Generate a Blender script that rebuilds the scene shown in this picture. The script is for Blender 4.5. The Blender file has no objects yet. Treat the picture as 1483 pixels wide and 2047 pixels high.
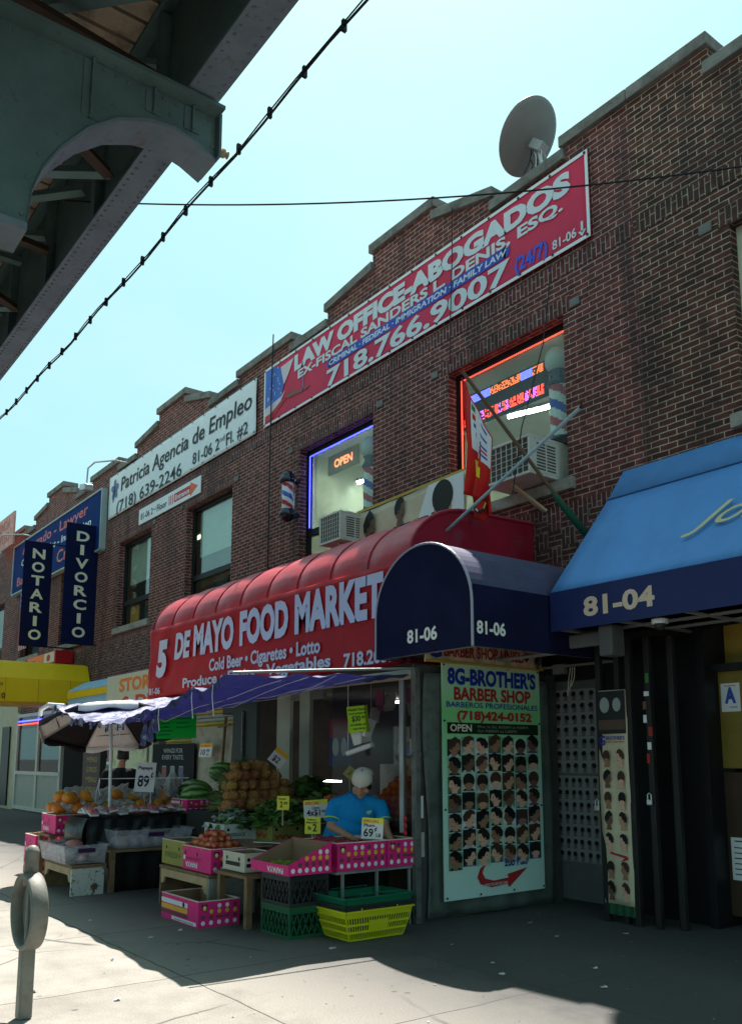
import bpy, math, random
from mathutils import Vector, Matrix, Quaternion
R = random.Random(7)
SC = bpy.context.scene
COL = SC.collection
rad = math.radians
# ---------------------------------------------------------------- camera
cd = bpy.data.cameras.new("camera"); CAM = bpy.data.objects.new("camera", cd); COL.objects.link(CAM)
PSI, TH = rad(36.912), rad(8.8636)
Fv = Vector((-math.cos(PSI)*math.cos(TH), math.sin(PSI)*math.cos(TH), math.sin(TH)))
CAM.location = (0, 0, 1.6); CAM.rotation_euler = Fv.to_track_quat('-Z', 'Y').to_euler()
cd.sensor_width = 36; cd.lens = 1750.8/2047*36; cd.shift_y = 218.5/2047; cd.clip_start = .05; cd.clip_end = 3000
SC.camera = CAM
# ---------------------------------------------------------------- sky, sun, exposure
SUN_DIR = Vector((.40, -.335, -1.0)).normalized()          # the way the light travels
EL = math.asin(-SUN_DIR.z); AZ = math.atan2(-SUN_DIR.x, -SUN_DIR.y)
w = bpy.data.worlds.new("World"); SC.world = w; w.use_nodes = True
nt = w.node_tree; bg = nt.nodes["Background"]
sky = nt.nodes.new("ShaderNodeTexSky"); sky.sky_type = 'NISHITA'; sky.sun_disc = False
sky.sun_elevation = EL; sky.sun_rotation = AZ; sky.air_density = 1.0; sky.dust_density = 2.5; sky.ozone_density = 1.0
tint = nt.nodes.new("ShaderNodeMix"); tint.data_type = 'RGBA'; tint.blend_type = 'MULTIPLY'; tint.inputs[0].default_value = 1
tint.inputs[7].default_value = (.84, 1.0, .95, 1)
tc = nt.nodes.new("ShaderNodeTexCoord"); mp = nt.nodes.new("ShaderNodeMapping"); mp.inputs[3].default_value = (2.2, 2.2, 5)
cn = nt.nodes.new("ShaderNodeTexNoise"); cn.inputs[2].default_value = 1.6; cn.inputs[3].default_value = 6
cr = nt.nodes.new("ShaderNodeMapRange"); cr.inputs[1].default_value = .5; cr.inputs[2].default_value = .8
cr.inputs[3].default_value = 0; cr.inputs[4].default_value = .3
cm = nt.nodes.new("ShaderNodeMix"); cm.data_type = 'RGBA'; cm.inputs[7].default_value = (3.9, 4.9, 5.0, 1)
L = nt.links.new
L(tc.outputs[0], mp.inputs[0]); L(mp.outputs[0], cn.inputs[0]); L(cn.outputs[0], cr.inputs[0]); L(cr.outputs[0], cm.inputs[0])
hz = nt.nodes.new("ShaderNodeMix"); hz.data_type = 'RGBA'; hz.inputs[0].default_value = .8; hz.inputs[7].default_value = (2.35, 4.35, 4.5, 1)   # thin bright summer haze
L(sky.outputs[0], tint.inputs[6]); L(tint.outputs[2], hz.inputs[6]); L(hz.outputs[2], cm.inputs[6]); L(cm.outputs[2], bg.inputs[0])
bg.inputs[1].default_value = .10
sl = bpy.data.lights.new("sun", 'SUN'); sl.energy = 5.0; sl.angle = rad(.53); sl.color = (1, .955, .89)
SUN = bpy.data.objects.new("sun", sl); COL.objects.link(SUN); SUN.location = (0, 0, 30)
SUN.rotation_euler = SUN_DIR.to_track_quat('-Z', 'Y').to_euler()
SC.view_settings.view_transform = 'Standard'; SC.view_settings.look = 'None'
SC.view_settings.exposure = 1.1; SC.view_settings.gamma = 1

# ---------------------------------------------------------------- materials
MATS = {}
def nodes(m):
    m.use_nodes = True
    return m.node_tree, m.node_tree.nodes["Principled BSDF"]
def mat(name, col, rough=.6, metal=0, var=.12, vs=3, bump=0, bs=60, spec=.22, rnd=0, dirt=None, dlo=.5, dhi=.7, ds=6, coord='UV', trans=0):
    """plain surface: colour with slow noise, optional stains of another colour, optional bump"""
    if name in MATS: return MATS[name]
    m = bpy.data.materials.new(name); t, p = nodes(m); N = t.nodes.new; K = t.links.new
    c = N("ShaderNodeTexCoord"); o = c.outputs['UV' if coord == 'UV' else 'Object']
    p.inputs['Roughness'].default_value = rough; p.inputs['Metallic'].default_value = metal
    p.inputs['Specular IOR Level'].default_value = spec
    last = None
    n = N("ShaderNodeTexNoise"); n.inputs['Scale'].default_value = vs; n.inputs['Detail'].default_value = 7; n.inputs['Roughness'].default_value = .65; K(o, n.inputs[0])
    h = N("ShaderNodeHueSaturation"); h.inputs['Color'].default_value = (*col, 1)
    r = N("ShaderNodeMapRange"); r.inputs[1].default_value = .25; r.inputs[2].default_value = .75
    r.inputs[3].default_value = 1-var; r.inputs[4].default_value = 1+var; K(n.outputs[0], r.inputs[0])
    K(r.outputs[0], h.inputs['Value']); last = h.outputs[0]
    if rnd:
        oi = N("ShaderNodeObjectInfo"); r2 = N("ShaderNodeMapRange"); r2.inputs[3].default_value = .5-rnd*.08; r2.inputs[4].default_value = .5+rnd*.08
        K(oi.outputs['Random'], r2.inputs[0]); K(r2.outputs[0], h.inputs['Hue'])
    if dirt:
        n2 = N("ShaderNodeTexNoise"); n2.inputs['Scale'].default_value = ds; n2.inputs['Detail'].default_value = 9; n2.inputs['Roughness'].default_value = .7; K(o, n2.inputs[0])
        r3 = N("ShaderNodeMapRange"); r3.inputs[1].default_value = dlo; r3.inputs[2].default_value = dhi; K(n2.outputs[0], r3.inputs[0])
        mx = N("ShaderNodeMix"); mx.data_type = 'RGBA'; K(r3.outputs[0], mx.inputs[0]); K(last, mx.inputs[6]); mx.inputs[7].default_value = (*dirt, 1); last = mx.outputs[2]
    K(last, p.inputs['Base Color'])
    if bump:
        n3 = N("ShaderNodeTexNoise"); n3.inputs['Scale'].default_value = bs; n3.inputs['Detail'].default_value = 5; K(o, n3.inputs[0])
        b = N("ShaderNodeBump"); b.inputs['Strength'].default_value = bump; b.inputs['Distance'].default_value = .02; K(n3.outputs[0], b.inputs['Height']); K(b.outputs[0], p.inputs['Normal'])
    if trans: p.inputs['Alpha'].default_value = 1-trans
    MATS[name] = m; return m
def emit(name, col, s):
    if name in MATS: return MATS[name]
    m = bpy.data.materials.new(name); t, p = nodes(m)
    p.inputs['Base Color'].default_value = (*col, 1); p.inputs['Emission Color'].default_value = (*col, 1); p.inputs['Emission Strength'].default_value = s
    MATS[name] = m; return m
def glass(name, tintc=(.9, .95, .93), refl=.12, rough=.03):
    if name in MATS: return MATS[name]
    m = bpy.data.materials.new(name); m.use_nodes = True; t = m.node_tree; N = t.nodes.new; K = t.links.new
    for n in list(t.nodes): t.nodes.remove(n)
    o = N("ShaderNodeOutputMaterial"); tr = N("ShaderNodeBsdfTransparent"); tr.inputs[0].default_value = (*tintc, 1)
    g = N("ShaderNodeBsdfGlossy"); g.inputs['Roughness'].default_value = rough
    lw = N("ShaderNodeLayerWeight"); lw.inputs[0].default_value = .12
    r = N("ShaderNodeMapRange"); r.inputs[3].default_value = refl; r.inputs[4].default_value = min(1, refl+.3); K(lw.outputs['Fresnel'], r.inputs[0])
    mx = N("ShaderNodeMixShader"); K(r.outputs[0], mx.inputs[0]); K(tr.outputs[0], mx.inputs[1]); K(g.outputs[0], mx.inputs[2]); K(mx.outputs[0], o.inputs[0])
    MATS[name] = m; return m
def brick(name, c1, c2, mortar, rot=0, weave=False, soot=.5, sootcol=(.02, .017, .016), bw=.215, rh=.0685, slo=.5, shi=.75, sscale=.55):
    if name in MATS: return MATS[name]
    m = bpy.data.materials.new(name); t, p = nodes(m); N = t.nodes.new; K = t.links.new
    c = N("ShaderNodeTexCoord")
    def tex(r):
        mpn = N("ShaderNodeMapping"); mpn.inputs['Rotation'].default_value = (0, 0, rad(r)); K(c.outputs['UV'], mpn.inputs[0])
        wn = N("ShaderNodeTexNoise"); wn.inputs['Scale'].default_value = 9; K(c.outputs['UV'], wn.inputs[0])
        ad = N("ShaderNodeMixRGB"); ad.blend_type = 'LINEAR_LIGHT'; ad.inputs[0].default_value = .006; K(mpn.outputs[0], ad.inputs[1]); K(wn.outputs[1], ad.inputs[2])
        b = N("ShaderNodeTexBrick"); K(ad.outputs[0], b.inputs['Vector'])
        b.inputs['Color1'].default_value = (*c1, 1); b.inputs['Color2'].default_value = (*c2, 1); b.inputs['Mortar'].default_value = (*mortar, 1)
        b.inputs['Scale'].default_value = 1; b.inputs['Mortar Size'].default_value = .0065; b.inputs['Mortar Smooth'].default_value = .25
        b.inputs['Brick Width'].default_value = bw; b.inputs['Row Height'].default_value = rh; b.inputs['Bias'].default_value = -.1
        return b
    if weave:
        b1, b2 = tex(0), tex(90)
        ch = N("ShaderNodeTexChecker"); ch.inputs['Scale'].default_value = 1/.205; K(c.outputs['UV'], ch.inputs[0])
        mx = N("ShaderNodeMix"); mx.data_type = 'RGBA'; K(ch.outputs[1], mx.inputs[0]); K(b1.outputs[0], mx.inputs[6]); K(b2.outputs[0], mx.inputs[7]); colr = mx.outputs[2]
        mf = N("ShaderNodeMix"); K(ch.outputs[1], mf.inputs[0]); K(b1.outputs[1], mf.inputs[2]); K(b2.outputs[1], mf.inputs[3]); fac = mf.outputs[0]
    else:
        b1 = tex(rot); colr = b1.outputs[0]; fac = b1.outputs[1]
    # per patch tone + soot
    n1 = N("ShaderNodeTexNoise"); n1.inputs['Scale'].default_value = 7; n1.inputs['Detail'].default_value = 4; K(c.outputs['UV'], n1.inputs[0])
    h = N("ShaderNodeHueSaturation"); r1 = N("ShaderNodeMapRange"); r1.inputs[1].default_value = .3; r1.inputs[2].default_value = .7; r1.inputs[3].default_value = .65; r1.inputs[4].default_value = 1.4
    K(n1.outputs[0], r1.inputs[0]); K(r1.outputs[0], h.inputs['Value']); K(colr, h.inputs['Color'])
    n2 = N("ShaderNodeTexNoise"); n2.inputs['Scale'].default_value = sscale; n2.inputs['Detail'].default_value = 8; n2.inputs['Roughness'].default_value = .65; K(c.outputs['UV'], n2.inputs[0])
    r2 = N("ShaderNodeMapRange"); r2.inputs[1].default_value = slo; r2.inputs[2].default_value = shi; r2.inputs[4].default_value = soot; K(n2.outputs[0], r2.inputs[0])
    ms = N("ShaderNodeMix"); ms.data_type = 'RGBA'; K(r2.outputs[0], ms.inputs[0]); K(h.outputs[0], ms.inputs[6]); ms.inputs[7].default_value = (*sootcol, 1)
    mv = N("ShaderNodeMapping"); mv.inputs['Scale'].default_value = (2.6, .22, 1); K(c.outputs['UV'], mv.inputs[0])
    n5 = N("ShaderNodeTexNoise"); n5.inputs['Scale'].default_value = 1; n5.inputs['Detail'].default_value = 7; K(mv.outputs[0], n5.inputs[0])
    r5 = N("ShaderNodeMapRange"); r5.inputs[1].default_value = .5; r5.inputs[2].default_value = .72; r5.inputs[4].default_value = .55; K(n5.outputs[0], r5.inputs[0])
    m5 = N("ShaderNodeMix"); m5.data_type = 'RGBA'; K(r5.outputs[0], m5.inputs[0]); K(ms.outputs[2], m5.inputs[6]); m5.inputs[7].default_value = (.03,.022,.021,1)
    n6 = N("ShaderNodeTexNoise"); n6.inputs['Scale'].default_value = 1.7; n6.inputs['Detail'].default_value = 6; K(c.outputs['UV'], n6.inputs[0])
    r6 = N("ShaderNodeMapRange"); r6.inputs[1].default_value = .62; r6.inputs[2].default_value = .78; r6.inputs[4].default_value = .4; K(n6.outputs[0], r6.inputs[0])
    m6 = N("ShaderNodeMix"); m6.data_type = 'RGBA'; K(r6.outputs[0], m6.inputs[0]); K(m5.outputs[2], m6.inputs[6]); m6.inputs[7].default_value = (.24,.16,.14,1)
    K(m6.outputs[2], p.inputs['Base Color']); p.inputs['Roughness'].default_value = .85; p.inputs['Specular IOR Level'].default_value = .2
    bp = N("ShaderNodeBump"); bp.inputs['Strength'].default_value = .5; bp.inputs['Distance'].default_value = .008; bp.invert = True; K(fac, bp.inputs['Height']); K(bp.outputs[0], p.inputs['Normal'])
    MATS[name] = m; return m

# ---------------------------------------------------------------- mesh building
def wloc(o):
    v = Vector((0, 0, 0))
    while o: v = v + o.location; o = o.parent
    return v
class MB:
    def __init__(s): s.v = []; s.f = []; s.m = []; s.mats = []
    def add(s, vs, fs, m):
        if m not in s.mats: s.mats.append(m)
        k = s.mats.index(m); b = len(s.v); s.v += [Vector(p) for p in vs]
        for f in fs: s.f.append([b+i for i in f]); s.m.append(k)
    def box(s, x0, x1, y0, y1, z0, z1, m):
        if x0 > x1: x0, x1 = x1, x0
        if y0 > y1: y0, y1 = y1, y0
        if z0 > z1: z0, z1 = z1, z0
        s.add([(x0,y0,z0),(x1,y0,z0),(x1,y1,z0),(x0,y1,z0),(x0,y0,z1),(x1,y0,z1),(x1,y1,z1),(x0,y1,z1)],
              [(0,3,2,1),(4,5,6,7),(0,1,5,4),(1,2,6,5),(2,3,7,6),(3,0,4,7)], m)
    def obox(s, c, size, rot, m):                     # rot: Matrix/Quaternion/Euler tuple degrees
        if isinstance(rot, tuple): rot = Matrix.Rotation(rad(rot[2]),3,'Z') @ Matrix.Rotation(rad(rot[1]),3,'Y') @ Matrix.Rotation(rad(rot[0]),3,'X')
        a, b, d = [k/2 for k in size]
        vs = [Vector(c)+rot @ Vector(p) for p in [(-a,-b,-d),(a,-b,-d),(a,b,-d),(-a,b,-d),(-a,-b,d),(a,-b,d),(a,b,d),(-a,b,d)]]
        s.add(vs, [(0,3,2,1),(4,5,6,7),(0,1,5,4),(1,2,6,5),(2,3,7,6),(3,0,4,7)], m)
    def bar(s, p0, p1, wd, ht, m, up=(0,0,1)):        # rectangular bar between points
        p0, p1 = Vector(p0), Vector(p1); d = (p1-p0); x = d.normalized(); u = Vector(up)
        if abs(x.dot(u)) > .98: u = Vector((1,0,0))
        y = u.cross(x).normalized(); z = x.cross(y)
        s.obox((p0+p1)/2, (d.length, wd, ht), Matrix((x, y, z)).transposed(), m)
    def tube(s, pts, r, m, n=8, cap=True):
        pts = [Vector(p) for p in pts]; rs = r if isinstance(r, (list, tuple)) else [r]*len(pts)
        vs = []; fs = []; prev = None
        for i, p in enumerate(pts):
            d = (pts[min(i+1, len(pts)-1)]-pts[max(i-1, 0)]).normalized()
            if prev is None:
                a = Vector((0,0,1)) if abs(d.z) < .9 else Vector((1,0,0)); a = (a-d*a.dot(d)).normalized()
            else: a = (prev-d*prev.dot(d)).normalized()
            prev = a; b = d.cross(a)
            for k in range(n):
                t = 2*math.pi*k/n; vs.append(p+(a*math.cos(t)+b*math.sin(t))*rs[i])
        for i in range(len(pts)-1):
            for k in range(n): fs.append((i*n+k, i*n+(k+1) % n, (i+1)*n+(k+1) % n, (i+1)*n+k))
        if cap: fs.append(tuple(range(n))[::-1]); fs.append(tuple((len(pts)-1)*n+k for k in range(n)))
        s.add(vs, fs, m)
    def lathe(s, prof, c, m, n=16, axis='Z', rot=None):   # prof: (r, h)
        vs = []; fs = []
        for r, h in prof:
            for k in range(n):
                t = 2*math.pi*k/n; q = Vector((r*math.cos(t), r*math.sin(t), h))
                if axis == 'Y': q = Vector((q.x, q.z, q.y))
                if axis == 'X': q = Vector((q.z, q.x, q.y))
                if rot is not None: q = rot @ q
                vs.append(Vector(c)+q)
        for i in range(len(prof)-1):
            for k in range(n): fs.append((i*n+k, i*n+(k+1) % n, (i+1)*n+(k+1) % n, (i+1)*n+k))
        if prof[0][0] > 1e-5: fs.append(tuple(range(n))[::-1])
        if prof[-1][0] > 1e-5: fs.append(tuple((len(prof)-1)*n+k for k in range(n)))
        s.add(vs, fs, m)
    def ell(s, c, r, m, nu=12, nv=8, rot=None, wob=0):
        vs = []; fs = []
        for j in range(nv+1):
            ph = math.pi*j/nv
            for k in range(nu):
                t = 2*math.pi*k/nu; q = Vector((r[0]*math.sin(ph)*math.cos(t), r[1]*math.sin(ph)*math.sin(t), r[2]*math.cos(ph)))
                if wob: q *= 1+R.uniform(-wob, wob)
                if rot is not None: q = rot @ q
                vs.append(Vector(c)+q)
        for j in range(nv):
            for k in range(nu): fs.append((j*nu+k, (j+1)*nu+k, (j+1)*nu+(k+1) % nu, j*nu+(k+1) % nu))
        s.add(vs, fs, m)
    def grid(s, fn, nu, nv, m):
        vs = [fn(i/nu, j/nv) for j in range(nv+1) for i in range(nu+1)]
        s.add(vs, [(j*(nu+1)+i, j*(nu+1)+i+1, (j+1)*(nu+1)+i+1, (j+1)*(nu+1)+i) for j in range(nv) for i in range(nu)], m)
    def prism(s, poly, d, m):                          # poly: 3D loop, extruded by vector d
        n = len(poly); d = Vector(d); vs = [Vector(p) for p in poly]; vs += [p+d for p in vs]
        s.add(vs, [tuple(range(n))[::-1], tuple(range(n, 2*n))]+[(i, (i+1) % n, n+(i+1) % n, n+i) for i in range(n)], m)
    def build(s, name, parent=None, bevel=0, smooth=False, origin=None, local=False, solid=0, seg=2):
        me = bpy.data.meshes.new(name)
        if not s.v: s.v = [Vector((0,0,0))]
        if local: off = Vector((0,0,0))
        elif parent is not None: off = wloc(parent)
        elif origin is not None: off = Vector(origin)
        else:
            xs = [p.x for p in s.v]; ys = [p.y for p in s.v]; zs = [p.z for p in s.v]
            off = Vector(((min(xs)+max(xs))/2, (min(ys)+max(ys))/2, min(zs)))
        me.from_pydata([tuple(p-off) for p in s.v], [], s.f)
        for m in s.mats: me.materials.append(m)
        me.polygons.foreach_set("material_index", s.m)
        if smooth: me.polygons.foreach_set("use_smooth", [True]*len(me.polygons))
        uv = me.uv_layers.new(name="UVMap"); base = off if not local else Vector((0,0,0))
        for p in me.polygons:
            n = p.normal; a = max(range(3), key=lambda i: abs(n[i]))
            for li in p.loop_indices:
                q = me.vertices[me.loops[li].vertex_index].co+base
                uv.data[li].uv = (q.y, q.z) if a == 0 else ((q.x, q.z) if a == 1 else (q.x, q.y))
        o = bpy.data.objects.new(name, me); COL.objects.link(o)
        if parent is not None: o.parent = parent
        elif not local: o.location = off
        if solid:
            sm = o.modifiers.new("solid", 'SOLIDIFY'); sm.thickness = solid; sm.offset = 0
        if bevel:
            b = o.modifiers.new("bevel", 'BEVEL'); b.width = bevel; b.segments = seg; b.limit_method = 'ANGLE'; b.angle_limit = rad(40)
        return o
    # ---- printing on a plane: O origin, U right, V up; layer n lifts n*1.5 mm
    def plane(s, O, U, V): s.O, s.U, s.V = Vector(O), Vector(U).normalized(), Vector(V).normalized(); s.N = s.U.cross(s.V); return s
    def P(s, a, b, l=0): return s.O+s.U*a+s.V*b+s.N*(.002+.0015*l)
    def rect(s, a0, b0, a1, b1, m, l=0): s.add([s.P(a0,b0,l), s.P(a1,b0,l), s.P(a1,b1,l), s.P(a0,b1,l)], [(0,1,2,3)], m)
    def poly(s, pts, m, l=0): s.add([s.P(a,b,l) for a, b in pts], [tuple(range(len(pts)))], m)
    def disc(s, a, b, ra, rb, m, l=0, n=14, t0=0, t1=360, rot=0):
        pts = []
        for k in range(n+(0 if t1-t0 >= 360 else 1)):
            t = rad(t0+(t1-t0)*k/n); x, y = ra*math.cos(t), rb*math.sin(t); c, q = math.cos(rad(rot)), math.sin(rad(rot))
            pts.append((a+x*c-y*q, b+x*q+y*c))
        s.poly(pts, m, l)
    def line(s, pts, wd, m, l=0):
        for (a0, b0), (a1, b1) in zip(pts, pts[1:]):
            d = Vector((a1-a0, b1-b0)); k = d.length or 1; nx, ny = -d.y/k*wd/2, d.x/k*wd/2; e = d/k*wd*.3
            s.poly([(a0+nx-e.x,b0+ny-e.y),(a0-nx-e.x,b0-ny-e.y),(a1-nx+e.x,b1-ny+e.y),(a1+nx+e.x,b1+ny+e.y)], m, l)
    def text(s, st, a, b, wd, h, m, l=1, bold=0, shear=0, flip=False, warp=None):
        vs, fs, x0, x1 = glyphs(st, bold, shear); k = wd/max(x1-x0, 1e-6); kh = h/CAPH
        out = []
        for x, y in vs:
            X, Y = (x-x0)*k, y*kh
            if flip: X, Y = wd-X, h-Y
            if warp: X, Y = warp(X, Y)
            out.append(s.P(a+X, b+Y, l))
        s.add(out, fs, m)
GL = {}
def glyphs(st, bold, shear):
    k = (st, bold, shear)
    if k not in GL:
        c = bpy.data.curves.new("lettering", 'FONT'); c.body = st; c.size = 1; c.offset = bold; c.shear = shear; c.resolution_u = 3; c.fill_mode = 'FRONT'
        o = bpy.data.objects.new("lettering", c); me = o.to_mesh()
        vs = [(v.co.x, v.co.y) for v in me.vertices]; fs = [tuple(p.vertices) for p in me.polygons]
        o.to_mesh_clear(); bpy.data.objects.remove(o); bpy.data.curves.remove(c)
        xs = [v[0] for v in vs] or [0, 1]
        GL[k] = (vs, fs, min(xs), max(xs))
    return GL[k]
CAPH = 1; _g = glyphs("H", 0, 0); CAPH = max(v[1] for v in _g[0])
def tag(o, label=None, cat=None, group=None, kind=None):
    for k, v in (('label', label), ('category', cat), ('group', group), ('kind', kind)):
        if v: o[k] = v
    return o
def thing(name, loc, label, cat, group=None, rz=0):
    o = bpy.data.objects.new(name, None); COL.objects.link(o); o.location = loc; o.rotation_euler.z = rad(rz); o.empty_display_size = .1
    return tag(o, label, cat, group)
def dup(o, loc=None, rot=None, label=None, group=None, parent=None, scale=None):
    c = o.copy(); COL.objects.link(c)
    if parent is not None: c.parent = parent
    for ch in list(o.children): dup(ch, parent=c)
    if loc is not None: c.location = loc
    if rot is not None: c.rotation_euler = rot
    if scale is not None: c.scale = scale
    if label: c['label'] = label
    if group: c['group'] = group
    return c
def kids(o, *objs):
    for c in objs: c.parent = o
def fuse(name, shapes, m, voxel=.012, smooth=6, parent=None, local=False):
    """one continuous body: tapered limbs and masses merged into a single skin"""
    b = MB()
    for sh in shapes:
        if sh[0] == 'c':
            _, p0, r0, p1, r1 = sh; p0, p1 = Vector(p0), Vector(p1); n = 7
            ax = (p1-p0).normalized() if (p1-p0).length > 1e-6 else Vector((0,0,1))
            pts = [p0-ax*r0*.9, p0-ax*r0*.6]; rs = [r0*.35, r0*.8]
            for k in range(n+1): pts.append(p0.lerp(p1, k/n)); rs.append(r0+(r1-r0)*k/n)
            pts += [p1+ax*r1*.6, p1+ax*r1*.9]; rs += [r1*.8, r1*.35]
            b.tube(pts, rs, m, 12)
        else:
            _, c, r = sh[:3]; b.ell(c, r, m, 20, 14, sh[3] if len(sh) > 3 else None)
    o = b.build(name, parent, local=local)
    md = o.modifiers.new("remesh", 'REMESH'); md.mode = 'VOXEL'; md.voxel_size = voxel; md.use_smooth_shade = True
    ms = o.modifiers.new("smooth", 'SMOOTH'); ms.factor = .5; ms.iterations = smooth
    dg = bpy.context.evaluated_depsgraph_get(); me = bpy.data.meshes.new_from_object(o.evaluated_get(dg), depsgraph=dg)
    me.name = name
    if not me.materials: me.materials.append(m)
    o.modifiers.clear(); o.data = me
    return o
YF = 7.94

# ================================================================ SETTING
CONC = (.335, .308, .268)
def pavement_mat():
    m = bpy.data.materials.new("pavement concrete"); t, p = nodes(m); N = t.nodes.new; K = t.links.new
    c = N("ShaderNodeTexCoord"); mpn = N("ShaderNodeMapping"); K(c.outputs['UV'], mpn.inputs[0]); mpn.inputs[1].default_value = (6.3+1.88*20, -2.98+1.88*20, 0)
    wn = N("ShaderNodeTexNoise"); wn.inputs['Scale'].default_value = 3; wn.inputs['Detail'].default_value = 6; K(c.outputs['UV'], wn.inputs[0])
    ad = N("ShaderNodeMixRGB"); ad.blend_type = 'LINEAR_LIGHT'; ad.inputs[0].default_value = .025; K(mpn.outputs[0], ad.inputs[1]); K(wn.outputs[1], ad.inputs[2])
    b = N("ShaderNodeTexBrick"); b.offset = 0; K(ad.outputs[0], b.inputs['Vector'])
    b.inputs['Color1'].default_value = (*CONC, 1); b.inputs['Color2'].default_value = (.285, .262, .228, 1); b.inputs['Mortar'].default_value = (.06, .055, .05, 1)
    b.inputs['Scale'].default_value = 1; b.inputs['Brick Width'].default_value = 1.88; b.inputs['Row Height'].default_value = 1.88; b.inputs['Mortar Size'].default_value = .008; b.inputs['Mortar Smooth'].default_value = .4
    n1 = N("ShaderNodeTexNoise"); n1.inputs['Scale'].default_value = 1.1; n1.inputs['Detail'].default_value = 10; n1.inputs['Roughness'].default_value = .7; K(c.outputs['UV'], n1.inputs[0])
    r1 = N("ShaderNodeMapRange"); r1.inputs[1].default_value = .3; r1.inputs[2].default_value = .7; r1.inputs[3].default_value = .6; r1.inputs[4].default_value = 1.2; K(n1.outputs[0], r1.inputs[0])
    n2 = N("ShaderNodeTexNoise"); n2.inputs['Scale'].default_value = 90; n2.inputs['Detail'].default_value = 3; K(c.outputs['UV'], n2.inputs[0])
    r2 = N("ShaderNodeMapRange"); r2.inputs[1].default_value = .35; r2.inputs[2].default_value = .65; r2.inputs[3].default_value = .8; r2.inputs[4].default_value = 1.12; K(n2.outputs[0], r2.inputs[0])
    mu = N("ShaderNodeMath"); mu.operation = 'MULTIPLY'; K(r1.outputs[0], mu.inputs[0]); K(r2.outputs[0], mu.inputs[1])
    h = N("ShaderNodeHueSaturation"); K(mu.outputs[0], h.inputs['Value']); K(b.outputs[0], h.inputs['Color'])
    # trodden gum spots
    v = N("ShaderNodeTexVoronoi"); v.inputs['Scale'].default_value = 4.5; K(c.outputs['UV'], v.inputs[0])
    r3 = N("ShaderNodeMapRange"); r3.inputs[1].default_value = .08; r3.inputs[2].default_value = .12; r3.inputs[3].default_value = .75; r3.inputs[4].default_value = 0; K(v.outputs['Distance'], r3.inputs[0])
    n4 = N("ShaderNodeTexNoise"); n4.inputs['Scale'].default_value = .9; K(c.outputs['UV'], n4.inputs[0])
    r4 = N("ShaderNodeMapRange"); r4.inputs[1].default_value = .40; r4.inputs[2].default_value = .56; K(n4.outputs[0], r4.inputs[0])
    m4 = N("ShaderNodeMath"); m4.operation = 'MULTIPLY'; K(r3.outputs[0], m4.inputs[0]); K(r4.outputs[0], m4.inputs[1])
    mx = N("ShaderNodeMix"); mx.data_type = 'RGBA'; K(m4.outputs[0], mx.inputs[0]); K(h.outputs[0], mx.inputs[6]); mx.inputs[7].default_value = (.07, .065, .06, 1)
    vc = N("ShaderNodeTexVoronoi"); vc.feature = 'DISTANCE_TO_EDGE'; vc.inputs['Scale'].default_value = .42; K(ad.outputs[0], vc.inputs[0])
    rc = N("ShaderNodeMapRange"); rc.inputs[1].default_value = .002; rc.inputs[2].default_value = .006; rc.inputs[3].default_value = .8; rc.inputs[4].default_value = 0; K(vc.outputs['Distance'], rc.inputs[0])
    nc = N("ShaderNodeTexNoise"); nc.inputs['Scale'].default_value = .6; K(c.outputs['UV'], nc.inputs[0]); rn = N("ShaderNodeMapRange"); rn.inputs[1].default_value = .5; rn.inputs[2].default_value = .58; K(nc.outputs[0], rn.inputs[0])
    mc = N("ShaderNodeMath"); mc.operation = 'MULTIPLY'; K(rc.outputs[0], mc.inputs[0]); K(rn.outputs[0], mc.inputs[1])
    xc = N("ShaderNodeMix"); xc.data_type = 'RGBA'; K(mc.outputs[0], xc.inputs[0]); K(mx.outputs[2], xc.inputs[6]); xc.inputs[7].default_value = (.06,.055,.05,1); mx = xc
    # shade along the shops painted into the concrete, with a mottled edge
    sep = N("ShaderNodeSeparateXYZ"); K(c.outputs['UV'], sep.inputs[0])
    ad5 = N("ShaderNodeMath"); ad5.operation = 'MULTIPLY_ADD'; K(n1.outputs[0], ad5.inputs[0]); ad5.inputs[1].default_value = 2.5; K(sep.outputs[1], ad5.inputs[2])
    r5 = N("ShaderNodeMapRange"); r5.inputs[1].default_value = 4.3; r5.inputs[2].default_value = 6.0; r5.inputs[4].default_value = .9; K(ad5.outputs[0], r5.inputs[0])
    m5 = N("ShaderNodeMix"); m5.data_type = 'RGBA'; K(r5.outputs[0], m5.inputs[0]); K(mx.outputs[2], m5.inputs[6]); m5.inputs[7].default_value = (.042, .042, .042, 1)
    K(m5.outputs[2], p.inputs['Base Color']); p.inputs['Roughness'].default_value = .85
    bp = N("ShaderNodeBump"); bp.inputs['Strength'].default_value = .25; bp.inputs['Distance'].default_value = .006; K(n2.outputs[0], bp.inputs['Height']); K(bp.outputs[0], p.inputs['Normal'])
    return m
b = MB(); b.add([(-900,-900,-.16),(900,-900,-.16),(900,900,-.16),(-900,900,-.16)], [(0,1,2,3)], mat("asphalt", (.055,.055,.058), .9, var=.25, bump=.3, bs=80)); tag(b.build("road", origin=(0,0,-.16)), kind='structure')
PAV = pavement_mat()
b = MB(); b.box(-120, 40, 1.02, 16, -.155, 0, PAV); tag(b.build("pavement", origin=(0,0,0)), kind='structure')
b = MB(); b.box(-120, 40, .85, 1.017, -.155, .004, mat("kerb steel and stone", (.3,.29,.27), .8, var=.2)); tag(b.build("kerb", origin=(0,1,0), bevel=.015), kind='structure')

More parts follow.
